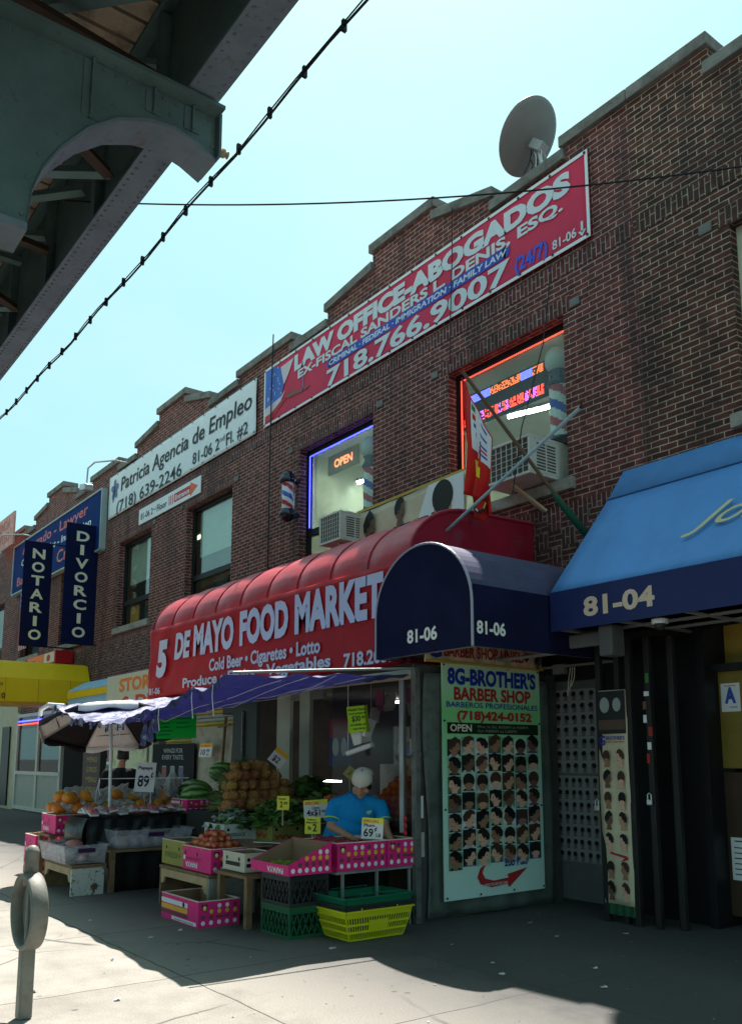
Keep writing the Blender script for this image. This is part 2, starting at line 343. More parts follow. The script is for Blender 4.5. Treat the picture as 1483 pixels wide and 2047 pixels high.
# ================================================================ BRICK ROW
BR = brick("maroon brick", (.165,.043,.034), (.08,.025,.023), (.36,.275,.245), soot=.4)
BRS = brick("soldier brick", (.135,.038,.034), (.07,.024,.024), (.33,.255,.225), rot=90, soot=.4)
BRW = brick("basket weave brick", (.12,.04,.034), (.065,.026,.024), (.28,.225,.195), weave=True, soot=.6)
BRD = brick("sooty brick", (.115,.038,.03), (.045,.02,.018), (.40,.31,.22), soot=.88, sootcol=(.022,.018,.017), slo=.46, shi=.66, sscale=.5)
BRDS = brick("sooty soldier brick", (.085,.034,.03), (.05,.024,.022), (.28,.22,.15), rot=90, soot=.7)
STONE = mat("coping stone", (.19,.18,.165), .85, var=.3, vs=2.5, dirt=(.06,.055,.05), dlo=.45, dhi=.72, ds=3, bump=.2)
SILL = mat("sill stone", (.30,.275,.24), .85, var=.2, dirt=(.1,.09,.08), ds=5)
BLACKP = mat("black painted metal", (.012,.012,.014), .45, var=.3)
DARKIN = mat("dark interior", (.03,.027,.025), .8, var=.3)
PANE = glass("window pane", (.9,.95,.93), .03)
UNITP = [(0,9.34),(.98,9.34),(.98,9.16),(2.23,9.14),(2.23,9.34),(3.44,9.66),(3.44,9.86),(4.97,9.86),(4.97,9.55),(6.27,9.40),(6.27,9.11),(7.4,9.11),(7.4,9.34),(8.47,9.34)]
def facade(mb, prof, z0, ops, m, y=YF, depth=.24):
    """prof: (x, ztop) from right to left; ops: (x0,x1,z0,z1)"""
    xs = sorted({round(p[0], 4) for p in prof} | {round(v, 4) for o in ops for v in o[:2]})
    xlo, xhi = prof[-1][0], prof[0][0]
    def top(x, mid):
        for (xa, za), (xb, zb) in zip(prof, prof[1:]):
            if xb <= mid <= xa and xa-xb > 1e-4: return zb+(za-zb)*(x-xb)/(xa-xb)
        return prof[0][1]
    for a, c in zip(xs, xs[1:]):
        if a < xlo-1e-4 or c > xhi+1e-4: continue
        mid = (a+c)/2; cuts = sorted([(o[2], o[3]) for o in ops if o[0] <= mid <= o[1]]); z = z0
        for s, e in cuts: mb.add([(a,y,z),(c,y,z),(c,y,s),(a,y,s)], [(0,1,2,3)], m); z = e
        mb.add([(a,y,z),(c,y,z),(c,y,top(c,mid)),(a,y,top(a,mid))], [(0,1,2,3)], m)
        mb.add([(a,y+.32,8.7),(c,y+.32,8.7),(c,y+.32,top(c,mid)),(a,y+.32,top(a,mid))], [(3,2,1,0)], m)
    for x0, x1, s, e in ops:
        mb.add([(x0,y,s),(x0,y,e),(x0,y+depth,e),(x0,y+depth,s)], [(0,1,2,3)], m)
        mb.add([(x1,y,s),(x1,y,e),(x1,y+depth,e),(x1,y+depth,s)], [(3,2,1,0)], m)
        mb.add([(x0,y,e),(x1,y,e),(x1,y+depth,e),(x0,y+depth,e)], [(0,1,2,3)], m)
    for (xa, za), (xb, zb) in zip(prof, prof[1:]):     # sides of parapet steps
        if abs(xa-xb) < 1e-4: mb.add([(xa,y,min(za,zb)),(xa,y,max(za,zb)),(xa,y+.32,max(za,zb)),(xa,y+.32,min(za,zb))], [(0,1,2,3)], m)
def copings(bld, prof, th=.15, first=True):
    c = MB(); segs = [(p, q) for p, q in zip(prof, prof[1:]) if abs(p[0]-q[0]) > 1e-4]
    for (xa, za), (xb, zb) in segs:
        e = .035
        ea = 0 if abs(xa-prof[0][0]) < 1e-4 else e; eb = -.004 if abs(xb-prof[-1][0]) < 1e-4 else e
        c.prism([(xa+ea,YF-.07,za-.02),(xa+ea,YF-.07,za+th-.02),(xb-eb,YF-.07,zb+th-.02),(xb-eb,YF-.07,zb-.02)], (0,.46,0), STONE)
    return c.build("coping", bld, bevel=.012)
def row_building(xr, wins, label, prof, brk, soldier, weave, z0=2.7, zs=None):
    t = thing("brick_building", (xr-4.2, YF, 0), label, "building", "brick shop buildings in one row")
    wb = MB(); facade(wb, prof, z0, wins, brk); xl, xrr = prof[-1][0], prof[0][0]
    wb.add([(xl,YF+.32,8.75),(xrr,YF+.32,8.75),(xrr,YF+9,8.75),(xl,YF+9,8.75)], [(0,1,2,3)], DARKIN)
    wb.add([(xl,YF+9,0),(xrr,YF+9,0),(xrr,YF+9,8.75),(xl,YF+9,8.75)], [(3,2,1,0)], DARKIN)
    wb.build("wall", t)
    cp = [(p[0], p[1]-.13) for p in prof]; copings(t, cp)
    sb = MB(); sb.box(xl+.02, xrr-.02, YF-.008, YF-.001, 7.5, 7.705, soldier)
    sb.build("brick_band", t)
    for x0, x1, s, e in wins:
        sb = MB(); sb.box(x0-.12, x1+.12, YF-.01, YF-.001, e+.002, e+.205, soldier); sb.build("lintel_course", t)
        for xx in (x0-.34, x1+.12): sb = MB(); sb.box(xx, xx+.15, YF-.022, YF-.001, e+.02, e+.13, STONE); sb.build("corner_stone", t, bevel=.008)
        sb = MB(); sb.box(x0-.1, x1+.1, YF-.07, YF+.2, s-.15, s-.002, SILL); sb.build("sill", t, bevel=.01)
    if weave:
        sb = MB(); sb.box(xl+.1, xrr-.1, YF-.012, YF-.001, 3.72, 4.46, weave); sb.build("patterned_panel", t)
        sb = MB(); sb.box(xl+.1, xrr-.1, YF-.014, YF-.001, 4.462, 4.6, soldier); sb.build("brick_band", t)
    return t
def unit_prof(xr): return [(xr-d, z) for d, z in UNITP]
def flat_room(t, x0, x1, z0, z1, d, wallm, ceil, floor):
    b = MB(); y0, y1 = YF+.25, YF+.25+d
    b.add([(x0,y1,z0),(x1,y1,z0),(x1,y1,z1),(x0,y1,z1)], [(0,1,2,3)], wallm)
    b.add([(x0,y0,z0),(x0,y1,z0),(x0,y1,z1),(x0,y0,z1)], [(0,1,2,3)], wallm); b.add([(x1,y0,z0),(x1,y1,z0),(x1,y1,z1),(x1,y0,z1)], [(3,2,1,0)], wallm)
    b.add([(x0,y0,z1),(x1,y0,z1),(x1,y1,z1),(x0,y1,z1)], [(0,1,2,3)], ceil); b.add([(x0,y0,z0),(x1,y0,z0),(x1,y1,z0),(x0,y1,z0)], [(0,1,2,3)], floor)
    return b.build("interior_room", t)
WINS_A = [(-8.76,-6.64,4.9,7.0),(-12.69,-10.52,4.9,7.0)]
WINS_B = [(-17.28,-15.17,4.8,7.0),(-21.22,-19.2,4.8,7.0)]
WINS_C = [(-25.8,-23.65,4.8,7.0),(-29.7,-27.6,4.8,7.0)]
WINS_D = [(-34.2,-32.0,4.8,7.0),(-38.2,-36.1,4.8,7.0)]
WINS_R = [(-4.42,-2.3,5.0,7.05)]
bA = row_building(-5.55, WINS_A, "maroon brick building with the barber shop behind neon edged windows upstairs", unit_prof(-5.55), BR, BRS, BRW)
bB = row_building(-14.02, WINS_B, "maroon brick building carrying the white employment agency banner, plain blinds upstairs", unit_prof(-14.02), BR, BRS, BRW)
bC = row_building(-22.49, WINS_C, "brick building behind the dark blue lawyer sign board", unit_prof(-22.49), BR, BRS, BRW)
bD = row_building(-30.96, WINS_D, "far brick building at the left edge of the street", unit_prof(-30.96), BR, BRS, BRW)
profR = [(6.0,9.0),(-4.54,9.0),(-4.54,9.34),(-5.548,9.34)]; 
bR = row_building(6.0, WINS_R, "soot blackened brick building above the light blue awning", profR, BRD, BRDS, None, z0=2.95)
# rooms behind the windows
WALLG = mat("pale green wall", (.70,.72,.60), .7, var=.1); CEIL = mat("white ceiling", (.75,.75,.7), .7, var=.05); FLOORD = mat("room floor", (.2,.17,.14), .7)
BLIND = mat("roller blind", (.5,.53,.45), .7, var=.1)
flat_room(bA, -13.6, -6.0, 4.5, 7.35, 3.6, WALLG, CEIL, FLOORD)
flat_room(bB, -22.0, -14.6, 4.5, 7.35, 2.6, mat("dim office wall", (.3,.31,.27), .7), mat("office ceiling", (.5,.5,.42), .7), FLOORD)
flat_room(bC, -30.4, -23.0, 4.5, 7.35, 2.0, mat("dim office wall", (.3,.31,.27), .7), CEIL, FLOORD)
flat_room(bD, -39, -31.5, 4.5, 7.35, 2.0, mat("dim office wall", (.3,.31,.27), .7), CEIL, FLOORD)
flat_room(bR, -4.6, 2, 4.5, 7.35, .25, BLIND, BLIND, FLOORD)
TUBE = emit("fluorescent tube", (.86,1,.86), 42)
def ceiling_lamp(p0, p1, label):
    t = thing("ceiling_lamp", ((p0[0]+p1[0])/2, (p0[1]+p1[1])/2, p0[2]), label, "ceiling lamp", "fluorescent lamps inside the barber shop")
    b = MB(); q0, q1 = Vector(p0), Vector(p1); b.bar(q0, q1, .13, .05, CEIL); b.build("housing", t)
    b = MB(); b.tube([q0-Vector((0,0,.05)), q1-Vector((0,0,.05))], .022, TUBE, 8); b.build("lamp_tube", t)
ceiling_lamp((-9.0,9.4,6.83), (-7.9,9.75,6.83), "glowing white tube lamp inside the red edged window")
ceiling_lamp((-13.2,9.6,6.9), (-12.2,9.8,6.9), "glowing white tube lamp inside the blue edged window")
LEAF = mat("house plant leaf", (.05,.13,.03), .5, var=.4)
def window(bld, x0, x1, z0, z1, y, mid, fr=.09, trim=None, name="window", lower=True, m=BLACKP):
    b = MB(); d = .07
    b.box(x0, x0+fr, y, y+d, z0, z1, m); b.box(x1-fr, x1, y, y+d, z0, z1, m)
    b.box(x0+fr, x1-fr, y, y+d, z1-fr, z1, m); b.box(x0+fr, x1-fr, y, y+d, z0, z0+fr, m)
    if mid: b.box(x0+fr, x1-fr, y-.01, y+d, mid-.06, mid+.06, m)
    o = b.build(name, bld, bevel=.006)
    b = MB(); b.box(x0+fr, x1-fr, y+.03, y+.038, z0+fr, z1-fr, PANE); b.build("pane", o)
    if trim:
        b = MB(); e = fr+.03; b.tube([(x0+e,y-.005,mid+.1),(x0+e,y-.005,z1-e),(x1-e,y-.005,z1-e)], .011, trim, 6); b.build("neon_trim", o)
    return o
REDN = emit("red neon", (1,.06,.03), 1.3); BLUEN = emit("blue neon", (.06,.08,1), 2.4)
window(bA, -8.76, -6.64, 4.9, 7.0, YF+.16, 5.48, trim=REDN)
window(bA, -12.69, -10.52, 4.9, 7.0, YF+.16, 5.48, trim=BLUEN)
CASE = mat("air conditioner casing", (.62,.6,.54), .55, var=.12, dirt=(.3,.26,.2), dlo=.55, dhi=.8)
for x0, x1, s, e in WINS_B: 
    wd = window(bB, x0, x1, s, e, YF+.16, 5.42)
    b = MB(); b.box(x0+.14, x1-.14, YF+.28, YF+.285, 5.9, e-.1, BLIND); b.build("blind", wd)
for (x0, x1, s, e), bl in [(q, bC) for q in WINS_C]+[(q, bD) for q in WINS_D]: window(bl, x0, x1, s, e, YF+.16, 5.42)
wf = window(bR, -4.42, -2.3, 5.0, 7.05, YF+.12, None, fr=.12, m=mat("cream window frame", (.62,.58,.45), .6, var=.15))
b = MB(); b.box(-4.3, -2.4, YF+.22, YF+.225, 5.1, 6.95, BLIND); b.build("blind", wf)
# items seen through the windows
OLED = mat("amber cardboard", (.7,.36,.07), .7)
b = MB(); b.box(-21.05, -20.5, YF+.3, YF+.32, 4.95, 5.35, OLED); tag(b.build("cardboard_sheet"), "orange cardboard sheet behind the lower sash of the plain window", "cardboard sheet")
b = MB(); b.box(-20.2, -19.7, YF+.26, YF+.5, 4.92, 5.32, BLACKP); tag(b.build("window_air_conditioner", bevel=.01), "dark air conditioner inside the lower sash beside orange cardboard", "air conditioner")
b = MB(); b.box(-16.4, -15.8, YF+.26, YF+.5, 4.92, 5.32, BLACKP); tag(b.build("window_air_conditioner", bevel=.01), "dark air conditioner inside the lower sash right of the plain brick pier", "air conditioner")
tl = emit("dim office tube", (1,1,.7), 1.6)
for x, nm in ((-16.2,"glowing office lamp behind the plain window nearer the barber shop"), (-20.2,"glowing office lamp behind the plain window nearer the lawyer signs")):
    b = MB(); b.box(x-.5, x+.5, 9.6, 9.72, 7.2, 7.24, tl); b.box(x-.55, x+.55, 9.55, 9.77, 7.24, 7.3, CEIL); tag(b.build("ceiling_lamp"), nm, "ceiling lamp")
# ---------------------------------------------------------------- barber poles
WHITEP = mat("white enamel", (.75,.75,.74), .3, var=.03); REDP = mat("red enamel", (.5,.02,.03), .3, var=.05); BLUEP = mat("blue enamel", (.02,.05,.42), .3, var=.05)
CHROME = mat("black chrome", (.05,.05,.06), .15, metal=.8, var=.1); GLOBE = mat("milk glass globe", (.55,.58,.52), .25, var=.05)
def stripes(mb, c, r, z0, z1, n=24, rows=40, turns=1.15):
    for j in range(rows):
        for k in range(n):
            f = (k/n + j/rows*turns*1.3) % 1.0
            m = REDP if f < .25 else (WHITEP if f < .5 else (BLUEP if f < .75 else WHITEP))
            a0, a1 = 2*math.pi*k/n, 2*math.pi*(k+1)/n; za, zb = z0+(z1-z0)*j/rows, z0+(z1-z0)*(j+1)/rows
            mb.add([(c[0]+r*math.cos(a0),c[1]+r*math.sin(a0),za),(c[0]+r*math.cos(a1),c[1]+r*math.sin(a1),za),(c[0]+r*math.cos(a1),c[1]+r*math.sin(a1),zb),(c[0]+r*math.cos(a0),c[1]+r*math.sin(a0),zb)], [(0,1,2,3)], m)
px, py = -12.7, 7.72
t = thing("barber_pole", (px, YF, 5.7), "short striped barber pole with black caps on the brick wall outside", "barber pole")
b = MB(); stripes(b, (px,py), .1, 5.87, 6.37); b.build("striped_cylinder", t)
b = MB(); b.lathe([(.135,5.87),(.135,5.83),(.15,5.81),(.15,5.76),(.11,5.72),(.07,5.68),(.03,5.66),(0,5.65)][::-1], (px,py,0), CHROME, 20); b.build("bottom_cap", t, smooth=True)
b = MB(); b.lathe([(.135,6.36),(.15,6.38),(.15,6.43),(.125,6.45),(.12,6.49),(.09,6.54),(.04,6.57),(0,6.575)], (px,py,0), CHROME, 20); b.build("top_cap", t, smooth=True)
b = MB(); b.box(px-.06, px+.06, py+.05, YF, 6.38, 6.44, CHROME); b.box(px-.06, px+.06, py+.05, YF, 5.76, 5.82, CHROME); b.build("wall_bracket", t)
b = MB(); b.lathe([(.128,5.86),(.128,6.37)], (px,py,0), glass("tube glass", (.97,.98,1), .06), 24); b.build("glass_tube", t, smooth=True)
def tall_pole(px, py, label, s=1.0):
    t = thing("window_barber_pole", (px, py, 5.5), label, "barber pole", "globe topped barber poles in the windows")
    b = MB(); stripes(b, (px,py), .125*s, 5.62, 6.3, rows=48, turns=1.1); b.build("striped_cylinder", t)
    b = MB(); b.ell((px,py,6.66), (.17*s,.17*s,.19), GLOBE, 20, 14); b.build("globe", t, smooth=True)
    b = MB(); b.lathe([(.13*s,6.3),(.15*s,6.34),(.12*s,6.4),(.1*s,6.46),(.13*s,6.5)], (px,py,0), CHROME, 18); b.build("collar", t, smooth=True)
    b = MB(); b.lathe([(.16*s,5.42),(.15*s,5.52),(.13*s,5.55),(.13*s,5.62)], (px,py,0), CHROME, 18); b.build("base", t, smooth=True)
tall_pole(-7.06, 8.32, "tall striped barber pole with pale globe in the red edged window", 1.05)
tall_pole(-11.08, 8.32, "tall striped barber pole with pale globe in the blue edged window")
# ---------------------------------------------------------------- lit signs
def led_sign():
    t = thing("led_sign", (-8.3, 8.55, 6.55), "running led message board glowing red and blue in the window", "led sign")
    b = MB(); b.box(-9.2, -7.5, 8.55, 8.63, 6.42, 6.9, mat("led board", (.05,.05,.055), .5)); b.build("housing", t)
    b = MB().plane((-9.2, 8.55, 6.42), (1,0,0), (0,0,1)); RL = emit("red led", (1,.07,.04), 2.2); BL = emit("blue led", (.1,.12,1), 3.0); OL = emit("orange led", (1,.2,.05), 1.3); PL = emit("violet led", (.6,.12,1), 2)
    rr = random.Random(3)
    for i in range(68):
        for j in range(18):
            x, z = .02+i*.0245, .02+j*.0245; m = None
            if j >= 13: m = BL if 10 < i < 27 or 50 < i < 60 else (OL if rr.random() < .75 else None)
            elif j < 6:
                q = (i//3) % 7
                if rr.random() < .78: m = RL if q not in (4, 6) else PL
                if i % 6 == 5 and j > 1: m = None
            if m: b.rect(x, z, x+.017, z+.017, m)
    b.build("led_dots", t)
led_sign()
t = thing("open_sign", (-12.1, 8.5, 6.6), "orange open sign hanging in the blue edged window", "open sign")
b = MB(); b.box(-12.6, -11.7, 8.5, 8.54, 6.62, 6.96, mat("yellow sign sheet", (.55,.5,.2), .6, var=.2)); b.build("board", t)
b = MB().plane((-12.6, 8.5, 6.62), (1,0,0), (0,0,1)); b.text("OPEN", .2, .09, .55, .14, emit("open lettering", (1,.22,.08), 1.6), bold=.02); b.build("lettering", t)
b = MB()
for i in range(60):
    c = Vector((-12.3+R.uniform(0,1.2), 9.2+R.uniform(0,.5), 5.5+R.uniform(0,.55))); b.ell(c, (.09,.05,.1), LEAF, 6, 4, Matrix.Rotation(R.uniform(0,6),3,'Z'))
b.box(-12.2,-11.2,9.3,9.6,5.0,5.45,mat("planter", (.3,.2,.12), .7)); tag(b.build("house_plant"), "green leafy house plant inside the blue edged window", "plant")
b = MB()
for i in range(30):
    c = Vector((-8.9+R.uniform(0,.8), 9.2+R.uniform(0,.4), 5.75+R.uniform(0,.35))); b.ell(c, (.08,.05,.09), LEAF, 6, 4, Matrix.Rotation(R.uniform(0,6),3,'Z'))
b.box(-8.8,-8.3,9.3,9.6,5.3,5.7,mat("planter", (.3,.2,.12), .7)); tag(b.build("house_plant"), "green house plant inside the red edged window", "plant")
# ---------------------------------------------------------------- air conditioners
GRL = mat("condenser mesh", (.09,.08,.07), .7, var=.3, dirt=(.25,.22,.18), dlo=.6, dhi=.75)
def ac(x0, x1, y0, z0, z1, label, bracket):
    t = thing("air_conditioner", ((x0+x1)/2, YF, z0), label, "air conditioner")
    b = MB(); th = .035; y1 = YF+.25
    b.box(x0, x1, y0, y1, z0, z0+th, CASE); b.box(x0, x1, y0, y1, z1-th, z1, CASE)
    b.box(x0, x0+th, y0, y1, z0+th, z1-th, CASE); b.box(x1-th, x1, y0, y1, z0+th, z1-th, CASE); b.build("casing", t, bevel=.006)
    b = MB(); b.box(x0+th, x1-th, y0+.02, y0+.04, z0+th, z1-th, GRL); b.build("rear_grille", t)
    b = MB(); n = 8
    for k in range(1, n): xx = x0+th+(x1-x0-2*th)*k/n; b.box(xx-.004, xx+.004, y0+.006, y0+.016, z0+th, z1-th, CASE)
    for k in range(1, 6): zz = z0+th+(z1-z0-2*th)*k/6; b.box(x0+th, x1-th, y0+.008, y0+.014, zz-.003, zz+.003, CASE)
    b.build("wire_guard", t)
    b = MB()
    for ya in (.12, .3):
        for k in range(9): zz = z0+.07+k*(z1-z0-.14)/9; b.box(x1-.002, x1+.004, y0+ya, y0+ya+.15, zz, zz+.018, GRL)
    b.build("side_vents", t)
    b = MB(); b.bar((x0+.35,y0+.12,z0-.01), (x0+.6,YF-.01,z0-.36), .09, .03, mat("raw pine", (.5,.38,.24), .7, var=.2)); b.build("support_strut", t)
ac(-7.6, -6.82, 7.47, 4.93, 5.42, "large window air conditioner with white wire grille under the red edged window", 1)
ac(-11.36, -10.78, 7.5, 4.93, 5.4, "dirty boxy air conditioner below the blue edged window", 1)

# ================================================================ SIGNS ON THE BRICK
VW = mat("white vinyl", (.72,.72,.74), .45, var=.06, vs=2); VR = mat("red vinyl", (.60,.03,.08), .6, var=.12, vs=1.2); INK = mat("black ink", (.012,.012,.015), .5)
VB = mat("blue ink", (.03,.06,.42), .45); VG = mat("grey white ink", (.60,.62,.66), .5, var=.05); NAVY = mat("navy sign board", (.008,.012,.05), .8, var=.2, spec=.05)
CREAM = mat("cream ink", (.72,.66,.5), .5); REDI = mat("red ink", (.5,.02,.03), .5); ORI = mat("orange ink", (.85,.2,.02), .5); YELI = mat("yellow ink", (.85,.6,.02), .5)
SALM = mat("salmon ink", (.62,.12,.1), .5)
def cloth(name, parent, x0, x1, z0, z1, y, m, amp=.012, nu=60, nv=12, fn=None, origin=None):
    b = MB()
    def f(u, v):
        x, z = x0+(x1-x0)*u, z0+(z1-z0)*v
        d = amp*(math.sin(u*23+v*5)*.5+math.sin(u*57-v*9+1)*.25+math.sin(v*6+u*11)*.4)*(math.sin(math.pi*v)**.5 if 0 < v < 1 else 0)
        if fn: d += fn(u, v)
        return (x, y-amp-d, z)
    b.grid(f, nu, nv, m); return b.build(name, parent, smooth=True, solid=.003)
def grommets(parent, x0, x1, z0, z1, y, n):
    b = MB(); pts = [(x0+.04+(x1-x0-.08)*k/n, z) for k in range(n+1) for z in (z0+.035, z1-.035)]
    for x, z in pts: b.lathe([(.018,-.006),(.018,.0)], (x,y,z), BLACKP, 8, axis='Y')
    b.build("eyelets", parent)
# --- red law office banner
t = thing("law_office_banner", (-10, YF, 7.76), "long red law office banner with grey white lettering across the barber shop facade", "banner")
X0, X1, Z0, Z1 = -13.88, -6.13, 7.77, 8.92; yb = 7.90
cloth("sheet", t, X0, X1, Z0, Z1, yb, VR, .006)
b = MB().plane((X0, yb-.016, Z0), (1,0,0), (0,0,1)); W, H = X1-X0, Z1-Z0
e = .045
b.rect(0,0,W,e,VW); b.rect(0,H-e,W,H,VW); b.rect(0,e,e,H-e,VW); b.rect(W-e,e,W,H-e,VW); b.build("white_border", t)
b = MB().plane((X0, yb-.016, Z0), (1,0,0), (0,0,1))
FB = mat("flag blue ink", (.05,.12,.45), .45, var=.3); PINKW = mat("pale pink ink", (.62,.5,.55), .45, var=.1)
b.poly([(e,.36),(.62,.42),(.72,.62),(.60,1.0),(.38,1.1),(e,1.1)], FB)
for k in range(20):
    a, c = .12+.55*R.random(), .42+.62*R.random()
    b.poly([(a+.022*(1 if i % 2 == 0 else .4)*math.cos(rad(90+36*i)), c+.03*(1 if i % 2 == 0 else .4)*math.sin(rad(90+36*i))) for i in range(10)], VG, 1)
b.poly([(e,.36),(.62,.42),(.78,.5),(.62,.34),(.3,.22),(e,.2)], PINKW); b.poly([(e,.2),(.3,.22),(.62,.34),(.95,.42),(.7,.28),(.35,.1),(e,.06)], REDI, 0)
b.poly([(.72,.62),(.60,1.0),(1.05,1.02),(.86,.76)], PINKW); b.disc(1.02,.34,.2,.045,mat("dark skyline ink", (.25,.08,.06), .5)); b.disc(1.36,.3,.22,.03,mat("dark skyline ink", (.25,.08,.06), .5)); b.line([(1.38,.28),(1.38,.62)],.02,mat("scales ink", (.25,.2,.4), .5)); b.line([(1.2,.58),(1.58,.62)],.02,mat("scales ink", (.25,.2,.4), .5))
b.build("flag_picture", t)
b = MB().plane((X0, yb-.016, Z0), (1,0,0), (0,0,1))
b.text("LAW OFFICE-ABOGADOS", 1.08, .76, 6.40, .255, VG, bold=.06); b.text("EX-FISCAL SANDERS L. DENIS, ESQ.", 1.2, .56, 6.15, .145, VG, bold=.035)
b.text("718.766.9007", 2.13, .075, 4.3, .275, VG, bold=.03); b.text("81-06", 7.16, .10, .38, .115, VG, bold=.02)
b.build("lettering", t)
b = MB().plane((X0, yb-.016, Z0), (1,0,0), (0,0,1)); b.rect(2.2, .395, 6.36, .545, VB); b.disc(2.2,.47,.075,.075,VB); b.disc(6.36,.47,.075,.075,VB)
b.text("CRIMINAL · FEDERAL · IMMIGRATION · FAMILY LAW", 2.2, .43, 4.18, .085, VG, bold=.03, shear=.12); b.build("blue_stripe", t)
b = MB().plane((X0, yb-.016, Z0), (1,0,0), (0,0,1)); b.text("(24/7)", 6.52, .1, .56, .19, mat("bright blue ink", (.05,.09,.6), .45), bold=.03); b.build("hours_lettering", t)
b = MB().plane((X0, yb-.016, Z0), (1,0,0), (0,0,1)); b.line([(7.63,.24),(7.63,.12)], .035, VG, 1); b.poly([(7.57,.13),(7.63,.055),(7.69,.13)], VG, 1); b.build("down_arrow", t)
grommets(t, X0, X1, Z0, Z1, yb-.024, 14)
# --- employment agency banner
t = thing("employment_agency_banner", (-18, YF, 7.76), "long white employment agency banner with black lettering under the parapet", "banner")
X0, X1, Z0, Z1 = -22.0, -14.2, 7.77, 8.9
cloth("sheet", t, X0, X1, Z0, Z1, yb, VW, .006)
b = MB().plane((X0, yb-.016, Z0), (1,0,0), (0,0,1))
b.text("Patricia Agencia de Empleo", .85, .58, 6.8, .34, INK, bold=.012, shear=.1); b.text("(718) 639-2246", .6, .05, 3.9, .29, INK, bold=.006); b.text("81-06 2", 5.05, .12, 1.25, .25, INK, bold=.006)
b.text("nd", 6.33, .25, .2, .12, INK); b.text("Fl. #2", 6.6, .1, .9, .25, INK, bold=.006); b.build("lettering", t)
b = MB().plane((X0, yb-.016, Z0), (1,0,0), (0,0,1)); LB = mat("grey blue ink", (.12,.15,.3), .5)
for k in range(5):
    a = rad(90+72*k); b.disc(.42+.13*math.cos(a), .72+.15*math.sin(a), .085, .13, LB, 0, rot=72*k)
b.line([(.42,.7),(.36,.45),(.3,.42)], .04, LB); b.build("flower_emblem", t); grommets(t, X0, X1, Z0, Z1, yb-.024, 14)
t = thing("entrance_sign", (-18.2, YF, 7.17), "narrow white entrance sign with red arrow below the white banner", "sign")
b = MB(); b.box(-19.9, -16.55, yb, yb+.02, 7.18, 7.56, VW); b.build("panel", t)
b = MB().plane((-19.9, yb, 7.18), (1,0,0), (0,0,1)); b.text("81-06 2", .12, .1, .72, .15, INK, bold=.01); b.text("nd", .87, .17, .13, .07, INK); b.text("Floor", 1.08, .1, .55, .15, INK, bold=.02); b.build("lettering", t)
b = MB().plane((-19.9, yb, 7.18), (1,0,0), (0,0,1))
for k in range(3): b.poly([(1.75+k*.09,.08),(1.79+k*.09,.08),(1.77+k*.09,.3),(1.73+k*.09,.3)], REDI)
b.rect(2.02,.09,2.85,.29,REDI); b.poly([(2.85,.03),(3.22,.19),(2.85,.35)], mat("orange red ink", (.75,.1,.03), .5)); b.text("Entrance", 2.08, .13, .74, .11, VW, l=2, bold=.02); b.build("arrow", t)
# --- blue lawyer board with neighbours
t = thing("lawyer_sign_board", (-26.4, YF, 7.0), "wide dark blue lawyer sign board with salmon and white serif words", "sign")
b = MB(); b.box(-30.58, -22.25, 7.8, 7.92, 7.04, 8.66, mat("blue sign board", (.012,.035,.15), .8, var=.15, spec=.05)); b.build("board", t)
b = MB(); EDGE = mat("pale frame", (.35,.42,.42), .5)
for a in ((-30.6,-22.23,8.66,8.7),(-30.6,-22.23,7.0,7.04)): b.box(a[0],a[1],7.77,7.93,a[2],a[3],EDGE)
b.box(-22.25,-22.2,7.77,7.93,7.04,8.66,EDGE); b.box(-30.63,-30.58,7.77,7.93,7.04,8.66,EDGE); b.build("frame", t)
b = MB().plane((-30.58, 7.8, 7.04), (1,0,0), (0,0,1)); b.text("Abogado - Lawyer", 1.0, 1.2, 6.25, .3, SALM, bold=.01); b.text("Criminal", 4.7, .25, 3.0, .36, SALM, bold=.01); b.text("Bancarrota", .55, .2, 3.2, .28, SALM, bold=.01); b.build("salmon_lettering", t)
b = MB().plane((-30.58, 7.8, 7.04), (1,0,0), (0,0,1)); b.text("Casos Laborales - Inmigracion", .95, .82, 6.6, .2, VW, bold=.015, shear=.1); b.build("white_lettering", t)
def blade(x, y0, y1, z0, z1, word, label):
    t = thing("hanging_banner", (x, y0, z0), label, "banner", "navy vertical banners hung from the brick")
    b = MB(); b.box(x-.02, x+.02, y0, y1, z0, z1, NAVY); b.build("panel", t, bevel=.01)
    b = MB(); b.tube([(x,y0,z1-.02),(x,YF,z1-.02)], .02, BLACKP); b.build("top_bracket", t)
    b = MB(); b.tube([(x,y0,z0+.02),(x,YF,z0+.02)], .02, BLACKP); b.build("bottom_bracket", t)
    b = MB().plane((x+.02, y0, z0), (0,1,0), (0,0,1)); n = len(word); W = y1-y0; ch = (z1-z0-.3)/n
    for i, c in enumerate(word): b.text(c, W/2-(.05 if c == 'I' else .16), z1-z0-.15-ch*(i+1)+ch*.14, .1 if c == 'I' else .34, ch*.68, CREAM, bold=.03)
    b.build("lettering", t)
blade(-24.35, 6.46, 7.22, 4.58, 7.5, "NOTARIO", "navy vertical banner reading NOTARIO in cream capitals")
blade(-22.6, 7.02, 7.88, 4.5, 7.72, "DIVORCIO", "navy vertical banner reading DIVORCIO in cream capitals")
t = thing("flag_banner", (-28.6, YF, 4.6), "faded stars and stripes strip left of the NOTARIO banner", "flag")
b = MB(); b.box(-29.2,-28.3,7.72,7.74,5.0,6.95,mat("faded flag white", (.5,.48,.46), .7)); b.build("cloth", t)
b = MB().plane((-29.2,7.72,5.0),(1,0,0),(0,0,1))
for k in range(4): b.rect(.0+k*.25,0,.12+k*.25,1.35,mat("faded flag red", (.4,.07,.07), .7))
b.rect(0,1.35,.9,1.95,mat("faded flag blue", (.1,.13,.25), .7)); 
